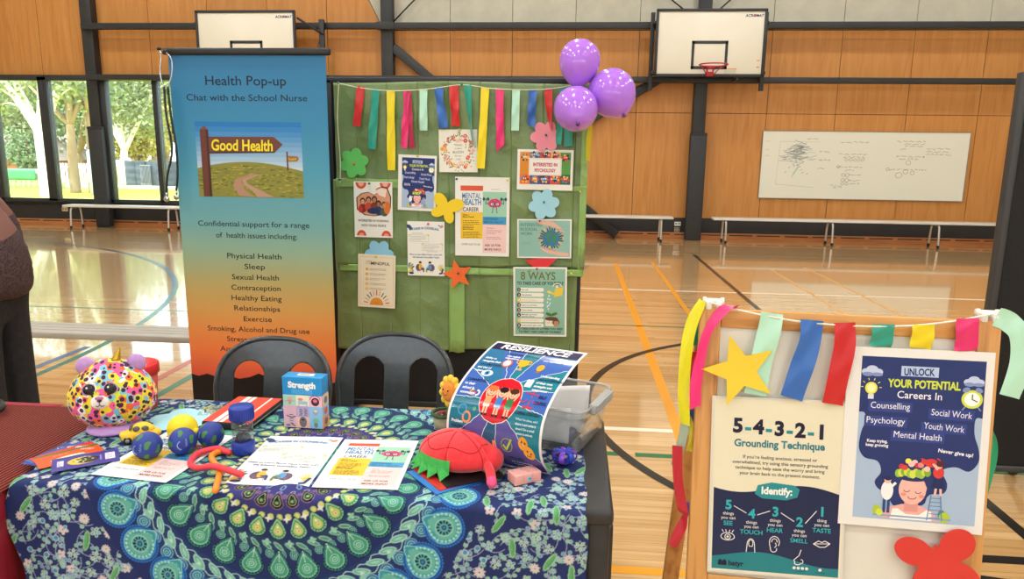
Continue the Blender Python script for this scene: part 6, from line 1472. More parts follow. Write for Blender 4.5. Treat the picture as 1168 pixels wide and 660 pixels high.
mb = MB(RED); mb.tube(spline([(.085, -.028, .030), (.105, -.048, .022), (.118, -.070, .010), (.124, -.080, .008)], 6), [.015, .0148, .0126, .0125, .0124, .0122, .012, .012, .012, .012, .0118, .0118, .0116, .0115, .0113, .011, .011, .011, .0105], 14); mb.build('arm', sp_)
mb = MB(noisy('pink_plush', 'e8487c', 'ee5a8a', (80, 80, 80), .8)); mb.ell((.124, -.085, .012), (.013, .021, .013), 18, 12, Euler((0, 0, .4)).to_matrix()); mb.build('arm_tip', sp_)
mb = MB(noisy('pink_plush', 'e8487c', 'ee5a8a', (80, 80, 80), .8)); mb.ell((-.106, .030, .030), (.012, .010, .014), 14, 10); mb.build('back_tip', sp_)

fb = thing('foam_block', 'pink block of three cubes with blue dots at the front of the cloth', 'toy block', (-.102, 1.660, CZ), (0, 0, rad(33)))
PK = mat('f0aaa0', .6, name='pink_foam')
for i in range(3):
    mb = MB(PK); mb.box(((i - 1) * .0245, 0, .0125), (.0245, .042, .025), .0012)
    mb.m(mat('6fc8dc', .5)); mb.lathe([(.0032, 0), (.0032, .0005)], 12, ((i - 1) * .0245 - .004, .010, .025)); mb.lathe([(.0032, 0), (.0032, .0005)], 12, ((i - 1) * .0245 + .004, -.010, .025))
    if i == 1: mb.box((0.004, -.0212, .012), (.010, .0006, .010)); mb.m(mat('2f7aa0', .5)); mb.box((0.004, -.0216, .012), (.004, .0006, .004))
    mb.build('cube', fb)

# curled resilience poster
BRc = Vector((-.036, 1.697, CZ)); ee = Vector((.94, -.34, 0)).normalized(); bb = Vector((.48, .877, 0))
prof = spline([(0, 0, .0), (-.040, 0, .050), (-.052, 0, .100), (-.038, 0, .157), (.008, 0, .205), (.075, 0, .243), (.130, 0, .266), (.180, 0, .279)], 12)
cum = [0]
for a_, b_ in zip(prof[:-1], prof[1:]): cum.append(cum[-1] + (b_ - a_).length)
PLN = cum[-1]
def prof_at(s_):
    s_ = max(0, min(s_, PLN)); i = max(k for k in range(len(cum)) if cum[k] <= s_ + 1e-9); i = min(i, len(prof) - 2); f = (s_ - cum[i]) / (cum[i + 1] - cum[i]); p = prof[i].lerp(prof[i + 1], f); d = (prof[i + 1] - prof[i]).normalized(); return p, d
RW = .268
P = Print(RW, PLN, 210, 297, 'ece8e6', .14, .0008, div=(10, 60))
TE, BL_, PU = '1f7a8c', '3f66b4', '5a5298'
P.rect(5, 5, 205, 291, '1b6680', 1); P.rect(5, 266, 205, 291, '221f48', 3)
P.text('RESILIENCE', 104, 271.5, 23, 'f4f2f0', 5, bold=.03, shear=.12, width=158)
def sector(pts, c):
    # fine strips so that the sector follows the curl
    ys = [p[1] for p in pts]; n = max(2, int((max(ys) - min(ys)) / 5)); y0, y1 = min(ys), max(ys)
    for k in range(n):
        a, b = y0 + (y1 - y0) * k / n, y0 + (y1 - y0) * (k + 1) / n
        def cut(y):
            xs = []
            for (xa, ya), (xb, yb) in zip(pts, pts[1:] + pts[:1]):
                if (ya <= y < yb) or (yb <= y < ya): xs.append(xa + (xb - xa) * (y - ya) / (yb - ya))
            return (min(xs), max(xs)) if len(xs) > 1 else None
        A_, B_ = cut(a + .001), cut(b - .001)
        if A_ and B_: P.poly([(A_[0], a), (A_[1], a), (B_[1], b), (B_[0], b)], c, 2)
sector([(5, 266), (52, 266), (92, 186), (70, 168), (5, 205)], '2a6f9a'); sector([(40, 266), (92, 266), (98, 192), (84, 188)], BL_); sector([(92, 266), (132, 266), (112, 190), (98, 192)], TE); sector([(132, 266), (205, 262), (205, 232), (122, 184), (112, 190)], BL_)
sector([(205, 232), (205, 176), (140, 168), (122, 184)], '1f8090'); sector([(205, 176), (205, 128), (146, 140), (140, 168)], BL_); sector([(205, 128), (205, 40), (132, 112), (146, 140)], '1f7a8c')
sector([(5, 205), (70, 168), (66, 142), (5, 138)], BL_); sector([(5, 138), (66, 142), (78, 116), (5, 60)], '1f6f88'); sector([(5, 60), (78, 116), (92, 104), (60, 5), (5, 5)], PU); sector([(60, 5), (92, 104), (112, 102), (112, 5)], '2c5a7c'); sector([(112, 5), (112, 102), (132, 112), (205, 40), (205, 5)], PU)
RJ = random.Random(21)
for a_, b_ in (((52, 266), (92, 186)), ((92, 266), (98, 192)), ((132, 266), (112, 190)), ((205, 232), (122, 184)), ((205, 176), (140, 168)), ((205, 128), (146, 140)), ((132, 112), (205, 40)), ((5, 205), (70, 168)), ((66, 142), (5, 138)), ((78, 116), (5, 60)), ((92, 104), (60, 5)), ((112, 102), (112, 5))):
    L_ = [(a_[0] + (b_[0] - a_[0]) * i / 12 + RJ.uniform(-1, 1), a_[1] + (b_[1] - a_[1]) * i / 12 + RJ.uniform(-1.4, 1.4)) for i in range(13)]; P.line(L_, 1.2, 'd8e4ec', 5)
for k in range(18):                   # the disc in strips
    a, b = -1 + 2 * k / 18, -1 + 2 * (k + 1) / 18; f = lambda q: math.sqrt(max(0, 1 - q * q))
    for (rx, ry, c, L_) in ((43, 47, 'e8dcd8', 4), (41.5, 45.5, 'cc1a2a', 5)): P.poly([(104 - rx * f(a), 146 + ry * a), (104 + rx * f(a), 146 + ry * a), (104 + rx * f(b), 146 + ry * b), (104 - rx * f(b), 146 + ry * b)], c, L_)
for x, sh, hr in ((80, 'e8a070', 'd8703a'), (104, '3f7ac0', '2a1a1a'), (127, '3a7a4a', '4a2a1c')):
    P.rect(x - 5, 116, x - 1, 130, 'e8b898', 6); P.rect(x + 1, 116, x + 5, 130, 'e8b898', 6); P.rect(x - 7, 112, x - 1, 116, '3a2a2a', 6); P.rect(x + 1, 112, x + 7, 116, '3a2a2a', 6); P.rect(x - 7, 128, x + 7, 148, sh, 7); P.line([(x - 7, 146), (x - 12, 158), (x - 7, 168)], 3, 'e8b898', 7); P.line([(x + 7, 146), (x + 12, 158), (x + 7, 168)], 3, 'e8b898', 7)
    P.ell(x, 158, 9, 9, 'e8b898', 8); P.ell(x, 164, 10, 6, hr, 9); P.ell(x - 3, 158, 1.2, 1.4, '2a1a1a', 9, 8); P.ell(x + 3, 158, 1.2, 1.4, '2a1a1a', 9, 8); P.arc(x, 155, 3, 2, PI, 2 * PI, 1, '8a3a3a', 9, 6)
for r_, c in ((11, 'e06a4a'), (8, 'f0e8e0'), (5, 'e06a4a'), (2.4, 'f0e8e0')): P.ell(70, 228, r_, r_, c, 6 + int(11 - r_) % 4, 18)
P.rect(98, 214, 110, 219, 'b8a08a', 6); P.rect(102, 218, 106, 226, 'e0a02a', 6); P.ell(104, 234, 11, 10, 'eeb02e', 6); P.rect(93, 234, 115, 243, 'eeb02e', 6); P.arc(93, 237, 5, 5, PI / 2, 3 * PI / 2, 2, 'eeb02e', 6); P.arc(115, 237, 5, 5, -PI / 2, PI / 2, 2, 'eeb02e', 6)
P.ell(146, 228, 8, 9, 'f4a82e', 6); P.rect(142, 214, 150, 220, '8a7060', 6)
P.ell(44, 196, 13, 8, 'dfe8ee', 6); P.ell(44, 196, 6, 6, '4a9ac8', 7); P.ell(44, 196, 2.6, 2.6, '1a2a4a', 8)
P.rect(138, 178, 152, 196, 'eceae4', 6, ) ; P.arc(40, 150, 6, 5, PI / 2, 3 * PI / 2, 3.4, 'f0a03a', 6); P.arc(48, 150, 6, 5, -PI / 2, PI / 2, 3.4, 'd8e0f0', 6); P.ell(44, 150, 3, 3, 'e04a3a', 7, 10)
P.line([(166, 172), (166, 140)], 2, 'c83a4a', 6); P.line([(152, 166), (180, 164)], 2, 'c83a4a', 6); P.arc(152, 152, 7, 5, PI, 2 * PI, 2, 'c83a4a', 6); P.arc(180, 152, 7, 5, PI, 2 * PI, 2, 'c83a4a', 6); P.rect(156, 136, 176, 140, 'c83a4a', 6)
P.arc(44, 104, 8, 9, 0, 2 * PI, 4, 'e8925a', 6); P.arc(32, 116, 9, 9, 0, 2 * PI, 3, '3f9ac8', 6); P.ell(58, 120, 4, 4, '5aa07a', 6, 10)
P.ell(68, 66, 9, 7, 'e8a070', 6); P.ell(56, 72, 6, 6, '2a2226', 7); P.ell(80, 64, 7, 5, 'c03a4a', 7); P.rect(92, 44, 98, 58, 'e0e0e0', 6); P.ell(107, 50, 9, 8, 'f0905a', 6); P.line([(106, 56), (108, 70)], 6, 'f0905a', 7)
P.arc(136, 66, 12, 13, 0, 2 * PI, 1.6, '9ab040', 6); P.line([(129, 66), (135, 58), (146, 78)], 4, 'b4d040', 7)
P.ell(172, 74, 10, 13, 'f0a02e', 6, rot=.3); P.ell(184, 58, 11, 14, 'f4ac38', 7, rot=.5); [P.ell(x, y, 2, 2.4, '8a4a1a', 8, 8) for x, y in ((169, 78), (176, 76), (181, 62), (188, 58))]; P.arc(183, 54, 4, 3, PI, 2 * PI, 1.4, '8a4a1a', 8)
def rt_(t_, x, y, s_, c='1c2a50', w=None, al='c'): P.text(t_, x, y, s_, c, 7, al, bold=.03, width=w)
rt_('GOAL SETTING', 72, 254, 6.5, w=34); rt_('with realistic', 72, 247, 6, 'e8eef4'); rt_('expectations', 72, 241, 6, 'e8eef4'); rt_('SELF ESTEEM', 112, 254, 6.5, w=30); rt_('LEARNING from', 156, 254, 6.5, w=40); rt_('their MISTAKES', 160, 247, 6.5, 'e8eef4', 40)
for i, (t_, c) in enumerate((('Ability to', 'e8eef4'), ('recognise their', 'e8eef4'), ('own EMOTIONS', '1c2a50'), ('and that of', 'e8eef4'), ('others', 'e8eef4'))): rt_(t_, 14, 234 - i * 9, 7, c, al='l')
for i, (t_, c) in enumerate((('Understanding', 'e8eef4'), ('and ACCEPTANCE', '1c2a50'), ('of their own', 'e8eef4'), ('strengths and', 'e8eef4'), ('weaknesses', 'e8eef4'))): rt_(t_, 158, 206 - i * 8.5, 7, c, al='l')
for i, (t_, c) in enumerate((('CONNECTED', '1c2a50'), ('to their', 'e8eef4'), ('school &', 'e8eef4'), ('community', 'e8eef4'))): rt_(t_, 12, 174 - i * 9.5, 7.5, c, al='l')
for i, (t_, c) in enumerate((('Problem', 'e8eef4'), ('SOLVING', '1c2a50'), ('skills', 'e8eef4'))): rt_(t_, 12, 92 - i * 9, 7.5, c, al='l')
rt_('SELF', 188, 158, 8.5); rt_('CONTROL', 189, 146, 8.5, w=26); rt_('COPING STRATEGY', 172, 124, 8.5, w=54)
for i, t_ in enumerate(("'What I've done, will I", 'share it and write it', 'down? Do a small', 'gesture to smile etc.')): rt_(t_, 174, 114 - i * 8, 5.6, 'd0e0ea', 48 - i * 4)
rt_('WELLNESS', 150, 36, 9, w=34); 
for i, t_ in enumerate(('by maintaining', 'a healthy mind', 'and body')): rt_(t_, 138 + i * 2, 26 - i * 8, 6, 'd0d8ea', 44, 'l')
def dres(v):
    p, d = prof_at(v.y); nrm = Vector((d.z, 0, -d.x)) * -1      # away from the back
    return BRc - ee * (RW - v.x) + bb * p.x + Vector((0, 0, p.z)) + (bb * (-d.z) + Vector((0, 0, d.x))) * v.z
P.build('poster', 'glossy blue resilience poster curling back over the clear tub on the table', 'poster', Matrix(), None, dres)

# clear tub with papers
bn = thing('storage_tub', 'clear plastic storage tub with grey handles, papers inside, on the right end of the table', 'storage tub', (.040, 1.800, CZ), (0, 0, math.atan2(-.34, .94)))
CL = clear_mat('clear_tub_plastic', 'f4f6f6', haze=.07, rough=.10); CLR = clear_mat('clear_tub_rim', 'e8ecec', haze=.32, rough=.15)
LX, LY, HZ = .335, .255, .128
def rr(x0, y0, x1, y1, r, n=6):
    out = []
    for cx, cy, a0 in ((x1 - r, y1 - r, 0), (x0 + r, y1 - r, PI / 2), (x0 + r, y0 + r, PI), (x1 - r, y0 + r, 3 * PI / 2)):
        for i in range(n + 1): a = a0 + PI / 2 * i / n; out.append((cx + r * math.cos(a), cy + r * math.sin(a)))
    return out
lv = [(0, .020), (.012, .012), (.07, .006), (HZ - .022, .001), (HZ - .020, -.004), (HZ, -.006)]
mb = MB(CL); vs = []; K = None
for z, ins in lv:
    o_ = rr(-LX + ins, ins, -ins, LY - ins, .03); K = len(o_); vs += [(x, y, z) for x, y in o_]
mb.add(vs, [(i * K + k, i * K + (k + 1) % K, (i + 1) * K + (k + 1) % K, (i + 1) * K + k) for i in range(len(lv) - 1) for k in range(K)] + [tuple(range(K))], True); o = mb.build('tub', bn); solid(o, .0022)
mb = MB(CLR); mb.tube([(x, y, HZ) for x, y in rr(-LX - .006, -.006, .006, LY + .006, .036)], .0038, 8, closed=True); mb.build('rim', bn)
GH = mat('a8aaa6', .45, name='grey_handle_plastic')
for s_, x in ((1, .010), (-1, -LX - .010)):
    mb = MB(GH); mb.box((x, LY / 2, HZ - .006), (.022, .150, .030), .006); [mb.box((x + s_ * .004, LY / 2, HZ - .016 + i * .007), (.022, .146, .0025), .001) for i in range(4)]; mb.build('handle', bn)
R = random.Random(3)
for i, (lab, z0, a) in enumerate((('white sheet of paper at the front inside the clear tub', .020, 0), ('white sheet of paper standing out of the clear tub', .024, .10))):
    mb = MB(mat('f2f3f2', .5))
    def pf(a_, b_, i=i):
        x = -.27 + a_ * (.225 if i == 0 else .240)
        if i == 0: return (x, .024 + .012 * b_ - .006 * math.sin(a_ * PI), .030 + .078 * b_ + .02 * a_ * b_ - .004 * a_)
        return (x + .01, .10 + .02 * b_ + .020 * math.sin(a_ * PI), .030 + .080 * b_ + .058 * a_ * b_)
    mb.grid(pf, 14, 8); o = solid(mb.build('paper'), .0006); o.matrix_world = Matrix.Translation((.040, 1.800, CZ)) @ Matrix.Rotation(math.atan2(-.34, .94), 4, 'Z'); tag(o, lab, 'paper', 'papers in the clear tub')
MT = Matrix.Translation((.040, 1.800, CZ)) @ Matrix.Rotation(math.atan2(-.34, .94), 4, 'Z')
mb = MB(mat('26282c', .5)); mb.box((-.22, .20, .047), (.13, .055, .080), .012); o = mb.build('pouch'); o.matrix_world = MT; tag(o, 'dark pouch at the back of the clear tub', 'pouch')
mb = MB(mat('50565c', .5)); mb.box((-.15, .085, .022), (.20, .10, .032), .01); o = mb.build('pouch'); o.matrix_world = MT; tag(o, 'grey zip pouch on the bottom of the clear tub', 'pouch')
for k, (x, y, c) in enumerate(((-.035, .10, 'c8c4bc'), (-.05, .16, 'b8b0a4'))):
    mb = MB(mat(c, .4)); mb.tube([(x, y, .014), (x + .015, y + .06, .030)], .010, 12); o = mb.build('glue_stick'); o.matrix_world = MT; tag(o, ('beige glue stick nearest the handle in the clear tub', 'beige glue stick further back in the clear tub')[k], 'glue stick', 'glue sticks in the clear tub')

# shiny bow
bw = thing('gift_bow', 'shiny purple and blue gift bow by the foot of the resilience poster', 'bow', (-.004, 1.764, CZ))
for i in range(7):
    a = i * .9; mb = MB(mat(['6a35b4', '2f5ae0', '7a40c8', '3a6af0', '5a2aa0', '8a50d8', '2a4ac8'][i], .2, .25)); Rm = Euler((0, -.5, a)).to_matrix(); mb.tube([Vector((0, 0, .014)) + Rm @ Vector((.018 + .018 * math.cos(t_), 0, .014 * math.sin(t_))) for t_ in [2 * PI * k / 14 for k in range(14)]], .0075, 8, closed=True, flat=.25); mb.build('loop', bw)
mb = MB(mat('e8e6ea', .4)); mb.ell((0, -.004, .024), (.010, .008, .005), 14, 10); mb.build('centre', bw)

# crochet sunflower
sf_ = thing('crochet_sunflower', 'crocheted sunflower with a smiling face in a small pot, left of the resilience poster', 'crochet flower', (-.362, 1.985, CZ))
CRO = lambda n, c1, c2: noisy(n, c1, c2, (160, 160, 160), .85, .6, .004)
mb = MB(CRO('beige_yarn', 'a89c80', 'b8ac90')); mb.lathe([(.028, 0), (.031, .004), (.036, .040)], 26); mb.build('pot', sf_)
mb = MB(CRO('green_yarn', '2c4a2c', '3a5a38')); mb.tube([(.0365 * math.cos(2 * PI * i / 28), .0365 * math.sin(2 * PI * i / 28), .043) for i in range(28)], .0055, 8, closed=True); mb.build('pot_rim', sf_)
mb = MB(CRO('brown_yarn', '5c2e20', '6e3a2a')); mb.lathe([(.034, .036), (.02, .043), (0, .045)], 24); mb.build('soil', sf_)
mb = MB(CRO('green_yarn', '5a8a3a', '6a9a48')); mb.tube(spline([(.012, 0, .040), (.020, -.002, .065), (.016, .0, .095)], 6), .0055, 8); mb.ell((.018, -.014, .060), (.007, .005, .020), 12, 10, Euler((0, .4, 0)).to_matrix()); mb.build('stem', sf_)
mb = MB(mat('f0ece4', .7)); mb.lathe([(.003, .042), (.003, .050)], 10, (-.004, -.018, 0)); mb.m(mat('a8203a', .7)); mb.ell((-.004, -.018, .052), (.007, .007, .005), 12, 8); mb.build('mushroom', sf_)
nrm = Vector((-.62, -.72, .12)).normalized(); Q = nrm.to_track_quat('Z', 'Y').to_matrix(); c = Vector((.016, -.006, .112))
mb = MB(CRO('yellow_yarn', 'eec03a', 'f6d050'))
for i in range(11): a = 2 * PI * i / 11; mb.ell(c + Q @ Vector((.036 * math.cos(a), .036 * math.sin(a), -.004)), (.014, .012, .009), 14, 10, Q @ Matrix.Rotation(a, 3, 'Z'))
mb.build('petals', sf_)
mb = MB(CRO('orange_yarn', 'e0842e', 'ec9440')); mb.ell(c + nrm * .003, (.029, .029, .014), 28, 16, Q); fc = mb.build('face', sf_)
mb = MB(mat('18120e', .3)); up = Q @ Vector((0, 1, 0)); rt2 = Q @ Vector((1, 0, 0))
for s_ in (-1, 1): mb.ell(c + nrm * .0165 + rt2 * s_ * .011 + up * .006, .0026, 10, 8)
mb.tube([c + nrm * .0165 + rt2 * .009 * math.cos(a) + up * (-.003 + .006 * math.sin(a)) for a in [PI + PI * i / 8 for i in range(9)]], .0009, 6); mb.build('eyes_and_smile', fc)
# ------------------------------------------------------------------ wooden whiteboard easel, right foreground
EO = Vector((.3568, 1.6017, .552)); EY, ET = -.0758, .115
EX = Vector((math.cos(EY), math.sin(EY), 0)); EB = Vector((-math.sin(EY), math.cos(EY), 0)); EU = Vector((0, 0, 1)) * math.cos(ET) + EB * math.sin(ET); EN = EX.cross(EU)   # EN towards the camera
EM = frame_mx(EO, EX, EU)             # local x right, y up the board, z towards the camera
def em(u, v, n=0.): return Matrix(EM) @ Matrix.Translation((u, v, n))
PINE = NT('pine_wood'); _mp = PINE.coord('Object', (30, 2.2, 30)); _n = PINE.n('ShaderNodeTexNoise'); _n.inputs['Scale'].default_value = 1.5; _n.inputs['Detail'].default_value = 5; PINE.l(_mp, 'Vector', _n, 'Vector'); _r = PINE.ramp([(.3, 'b0743a'), (.5, 'd29a56'), (.7, 'd29a56')]); PINE.l(_n, 'Fac', _r, 'Fac'); PINE.l(_r, 'Color', PINE.b, 'Base Color'); PINE.set(Roughness=.45)
PINEH = NT('pine_wood_rail'); _mp = PINEH.coord('Object', (2.2, 30, 30)); _n = PINEH.n('ShaderNodeTexNoise'); _n.inputs['Scale'].default_value = 1.5; _n.inputs['Detail'].default_value = 5; PINEH.l(_mp, 'Vector', _n, 'Vector'); _r = PINEH.ramp([(.3, 'b0743a'), (.5, 'd29a56'), (.7, 'd29a56')]); PINEH.l(_n, 'Fac', _r, 'Fac'); PINEH.l(_r, 'Color', PINEH.b, 'Base Color'); PINEH.set(Roughness=.45)
PINE = PINE.m; PINEH = PINEH.m
es = bpy.data.objects.new('easel', None); COL.objects.link(es); es.matrix_world = EM; es.empty_display_size = .05
tag(es, 'pine-framed whiteboard easel in the right foreground hung with ribbons and posters', 'easel')
vb = -(EO.z - .0) / EU.z               # floor along the board
for u0, u1 in ((-.055, -.006), (.552, .600)):
    mb = MB(PINE); mb.box2((u0, vb, -.030), (u1, .636, -.004), .003); mb.build('post', es)
mb = MB(PINEH); mb.box2((-.006, .590, -.029), (.552, .634, -.005), .003); mb.build('top_rail', es)
mb = MB(PINEH); mb.box2((-.006, -.055, -.029), (.552, -.012, -.003), .003); mb.build('bottom_rail', es)
WBM = noisy('whiteboard_face', 'dcd9cc', 'e2dfd3', (3, 3, 3), .3)
mb = MB(WBM); mb.box2((-.006, -.012, -.022), (.552, .590, -.0105)); mb.build('whiteboard', es)
# rear frame of the A
RM = Matrix(EM).inverted()
for u0 in (-.055, .552):
    mb = MB(PINE); top = Vector(em(u0 + .024, .625, -.045).translation); ft = Vector((top.x - .01, top.y + .36, .0)); d = (RM @ ft) - (RM @ top)
    q = (-d).to_track_quat('Y', 'Z').to_matrix(); mb.box((RM @ top) + d / 2, (.046, d.length, .026), .003, q); mb.build('rear_post', es)
mb = MB(PINEH); d0 = RM @ (em(.0, .625, -.045).translation); mb.box2((.0, .55, d0.z - .075), (.552, .59, d0.z - .05), .003); mb.build('rear_rail', es)
HIN = mat('e8e6dc', .4, name='white_hinge_plastic')
for u in (-.024, .575):
    mb = MB(HIN); mb.tube([(u - .020, .650, -.020), (u + .020, .650, -.020)], .008, 12); [mb.box((u + k, .642, -.018), (.014, .022, .030), .003) for k in (-.012, .012)]; mb.tube([(u - .024, .650, -.020), (u - .017, .650, -.020)], .0105, 12); mb.tube([(u + .017, .650, -.020), (u + .024, .650, -.020)], .0105, 12); mb.build('hinge', es)

# posters on the easel
def art_ground(P):                    # 210 x 297
    n = 40; P.rect(3, 3, 207, 294, 'e6e0c4', 1)
    top = lambda x: 150 - 10 * math.sin(x * .028 + .5) - x * .035
    lowf = lambda x: 31 - 8 * math.sin(x * .03 + 2.2) - x * .03
    P.poly([(3, 3), (207, 3)] + [(207 - i * 204 / n, top(207 - i * 204 / n)) for i in range(n + 1)], '1f2a4e', 2); P.poly([(3, 3), (207, 3)] + [(207 - i * 204 / n, lowf(207 - i * 204 / n)) for i in range(n + 1)], '1f7f88', 3)
    for i, ch in enumerate('5-4-3-2-1'): P.text(ch, 39 + i * 16.6, 241 - i * .6, 33 if ch != '-' else 30, '23243c' if ch != '-' else '2a8f96', 4, bold=.045)
    P.text('Grounding Technique', 106, 217, 17.5, '2a7f8c', 4, bold=.03, width=144)
    for i, (t_, w) in enumerate((("If you're feeling anxious, stressed or", 118), ('overwhelmed, try using this sensory grounding', 152), ('technique to help ease the worry and bring', 142), ('your brain back to the present moment.', 128))): P.text(t_, 108, 197 - i * 9.3, 8, '4a4a4c', 4, bold=.008, width=w)
    P.poly([(70, 137), (82, 130), (120, 129), (138, 135), (141, 149), (132, 155), (96, 158), (74, 152)], '2a8f96', 5); P.text('Identify:', 105, 138, 17, 'f2f2ee', 6, bold=.035, width=49)
    pos = [(28, 108, '5', 'SEE', 'things'), (66, 95, '4', 'TOUCH', 'things'), (104, 101, '3', 'HEAR', 'things'), (143, 86, '2', 'SMELL', 'things'), (178, 106, '1', 'TASTE', 'thing')]
    for (x, y, d, w, tg) in pos: P.text(d, x, y, 22, '35b0b8', 5, bold=.035); P.text(tg, x, y - 10, 7.6, 'dcdcd8', 5, bold=.01); P.text('you can', x, y - 17.5, 7.6, 'dcdcd8', 5, bold=.01); P.text(w, x, y - 28, 10.4, '35b0b8', 5, bold=.02)
    for a, b in zip(pos[:-1], pos[1:]): P.line([(a[0] + 9, a[1] + 6), (b[0] - 9, b[1] + 8)], 1.3, 'e6e6e2', 5)
    Wt = 'e6e6e2'
    P.arc(28, 60, 11, 7, 0, PI, 1.3, Wt, 5); P.arc(28, 60, 11, 6, PI, 2 * PI, 1.3, Wt, 5); P.arc(28, 60, 4.5, 4.5, 0, 2 * PI, 1.3, Wt, 5); P.ell(28, 60, 2, 2, Wt, 5, 10); [P.line([(28 + q, 68), (28 + q * 1.35, 72)], 1.2, Wt, 5) for q in (-7, -2.5, 2.5, 7)]
    P.line([(59, 36), (60, 48)], 1.3, Wt, 5); P.line([(73, 36), (72, 48)], 1.3, Wt, 5); P.arc(66, 48, 6, 11, 0, PI, 1.3, Wt, 5); P.arc(66, 51, 3.6, 6, 0, PI, 1.1, Wt, 5); P.line([(62.4, 51), (63.4, 46), (68.6, 46), (69.6, 51)], 1.1, Wt, 5)
    P.arc(104, 56, 8, 10, -.6, PI * 1.05, 1.3, Wt, 5); P.arc(103, 44, 5, 5, PI * .9, PI * 2.1, 1.3, Wt, 5); P.arc(104, 56, 4.4, 6, 0, PI, 1.2, Wt, 5); P.line([(96, 54), (98, 44)], 1.3, Wt, 5); P.arc(104, 51, 3, 4, -1.5, 1.2, 1.2, Wt, 5)
    P.line([(147, 46), (144, 36), (136, 28), (138, 24)], 1.3, Wt, 5); P.arc(142, 23.5, 5, 3.4, PI, 2 * PI, 1.3, Wt, 5); P.arc(148, 26, 2.6, 3.4, -PI / 2, PI * .6, 1.2, Wt, 5)
    P.line([(166, 58), (174, 63.5), (179, 61.5), (184, 64), (192, 60)], 1.4, Wt, 5); P.line([(166, 58), (176, 53), (184, 53.5), (192, 60)], 1.4, Wt, 5); P.line([(166, 58), (178, 59), (192, 60)], 1.1, Wt, 5)
    P.ell(17, 15, 3.6, 5, '161a30', 5, 12); P.ell(24, 15, 3.6, 5, '161a30', 5, 12); P.rect(13.4, 10, 27.6, 14, '161a30', 5); P.text('batyr', 43, 10.5, 12, '161a30', 5, bold=.03, width=25)
    for i in range(4): P.ell(137 + i * 6.6, 14.5, 2.6, 2.6, 'e6e6e2', 5, 12)
    P.ell(178, 14, 2.6, 2.6, 'e6e6e2', 5, 12); P.rect(141, 8.6, 155, 9.8, '15606a', 5); P.rect(170, 8.2, 186, 9.4, '15606a', 5)
P = Print(.308, .430, 218, 304.5, 'd9d8cc', .22, .0008)
P2 = Print(.297, .42, 210, 297, 'e6e0c4', .22, .0004); art_ground(P2)
off = len(P.mb.v)
for mi_, m_ in enumerate(P2.mb.mats):
    P.mb.m(m_); fs = [f for f, k in zip(P2.mb.f, P2.mb.mi) if k == mi_]
    if fs: P.mb.add([(v[0] + .0055, v[1] + .005, v[2] + .0006) for v in P2.mb.v], fs)
P.build('poster', 'laminated 5-4-3-2-1 grounding technique poster on the left of the easel whiteboard', 'poster', em(-.008, -.002, .002) @ Matrix.Rotation(.0226, 4, 'Z'), 'posters on the easel')
P = Print(.309, .418, 210, 297, 'e9e8e2', .4, .0008, div=(4, 4)); art_unlock(P)
P.build('poster', 'large navy careers poster with a dreaming woman on the right of the easel whiteboard', 'poster', em(.281, .1455, .004) @ Matrix.Rotation(.006, 4, 'Z'), 'posters on the easel')

# cut-outs on the easel
mb = MB(noisy('yellow_card', 'e8c92e', 'efd23a', (8, 8, 8), .6)); mb.prism(star_outline(.088, .42, 5, rad(109)), .0009); o = mb.build('paper_star'); o.matrix_world = em(.040, .494, .018); tag(o, 'big yellow paper star on the top left of the easel whiteboard', 'paper star')
mb = MB(noisy('red_card', 'd23228', 'd83a2e', (8, 8, 8), .6)); mb.prism(union_outline([(-.050, -.002, .044, .032, 2.75), (.040, .022, .040, .036, .8), (-.014, -.062, .046, .032, -2.0), (.052, -.050, .046, .030, -.5), (-.003, .004, .006, .016, .25), (0, -.03, .022, .03, 0)], 220), .0009); o = mb.build('paper_butterfly'); o.matrix_world = em(.497, .100, .012); tag(o, 'big red paper butterfly low on the easel whiteboard below the navy poster', 'paper butterfly')

# string and ribbons on the easel
def E3(u, v, n): return em(u, v, n).translation
mb = MB(noisy('cotton_string', 'd8d8c8', 'ecebe0', (200, 200, 200), .8)); sp2 = [E3(u, v, n) for u, v, n in ((-.035, .650, .004), (-.009, .643, .008), (.047, .632, .012), (.156, .616, .013), (.261, .611, .014), (.346, .613, .014), (.429, .621, .013), (.501, .634, .010), (.575, .652, .006))]
mb.tube(spline(sp2, 8), .0022, 7); tag(mb.build('string'), 'white string sagging across the front of the easel top rail', 'string')
GE = 'ribbons tied on the easel'
def eb(path, w, c, label, tw=None, cut=0., side=None): return ribbon([E3(*p) for p in path], w, c, label, tw, GE, cutang=cut, side=side or EX)
eb([(.105, .632, .013), (.100, .59, .015), (.086, .51, .014), (.078, .438, .010)], .050, cM, 'pale mint ribbon hanging behind the big yellow star', (0, 6, -6, 0))
eb([(.193, .620, .015), (.190, .57, .018), (.174, .50, .017), (.158, .436, .014)], .050, cB, 'blue satin ribbon on the front of the easel', (0, -10, 12, 4))
eb([(.263, .618, .016), (.266, .57, .018), (.258, .50, .018), (.249, .428, .014)], .046, 'c81418', 'red satin ribbon in the middle of the easel front', (0, 6, -4, 2))
eb([(.346, .618, .015), (.347, .60, .013), (.347, .58, .008), (.346, .566, .004)], .047, cT, 'short teal ribbon tucked behind the navy poster on the easel')
eb([(.430, .622, .015), (.431, .60, .013), (.431, .58, .008), (.430, .566, .004)], .047, 'ecd81a', 'short yellow ribbon tucked behind the navy poster on the easel')
eb([(.520, .640, .014), (.522, .61, .013), (.524, .585, .008), (.525, .566, .004)], .046, 'e2266e', 'short pink ribbon tucked behind the navy poster on the easel', (0, 4, 0, 0))
eb([(.030, .644, .012), (-.006, .634, .018), (-.036, .585, .016), (-.050, .522, .012), (-.058, .448, .010), (-.056, .398, .010)], .026, 'ec2a78', 'long twisted pink ribbon over the left post of the easel', (60, 30, 50, 40, 10, 0), -22)
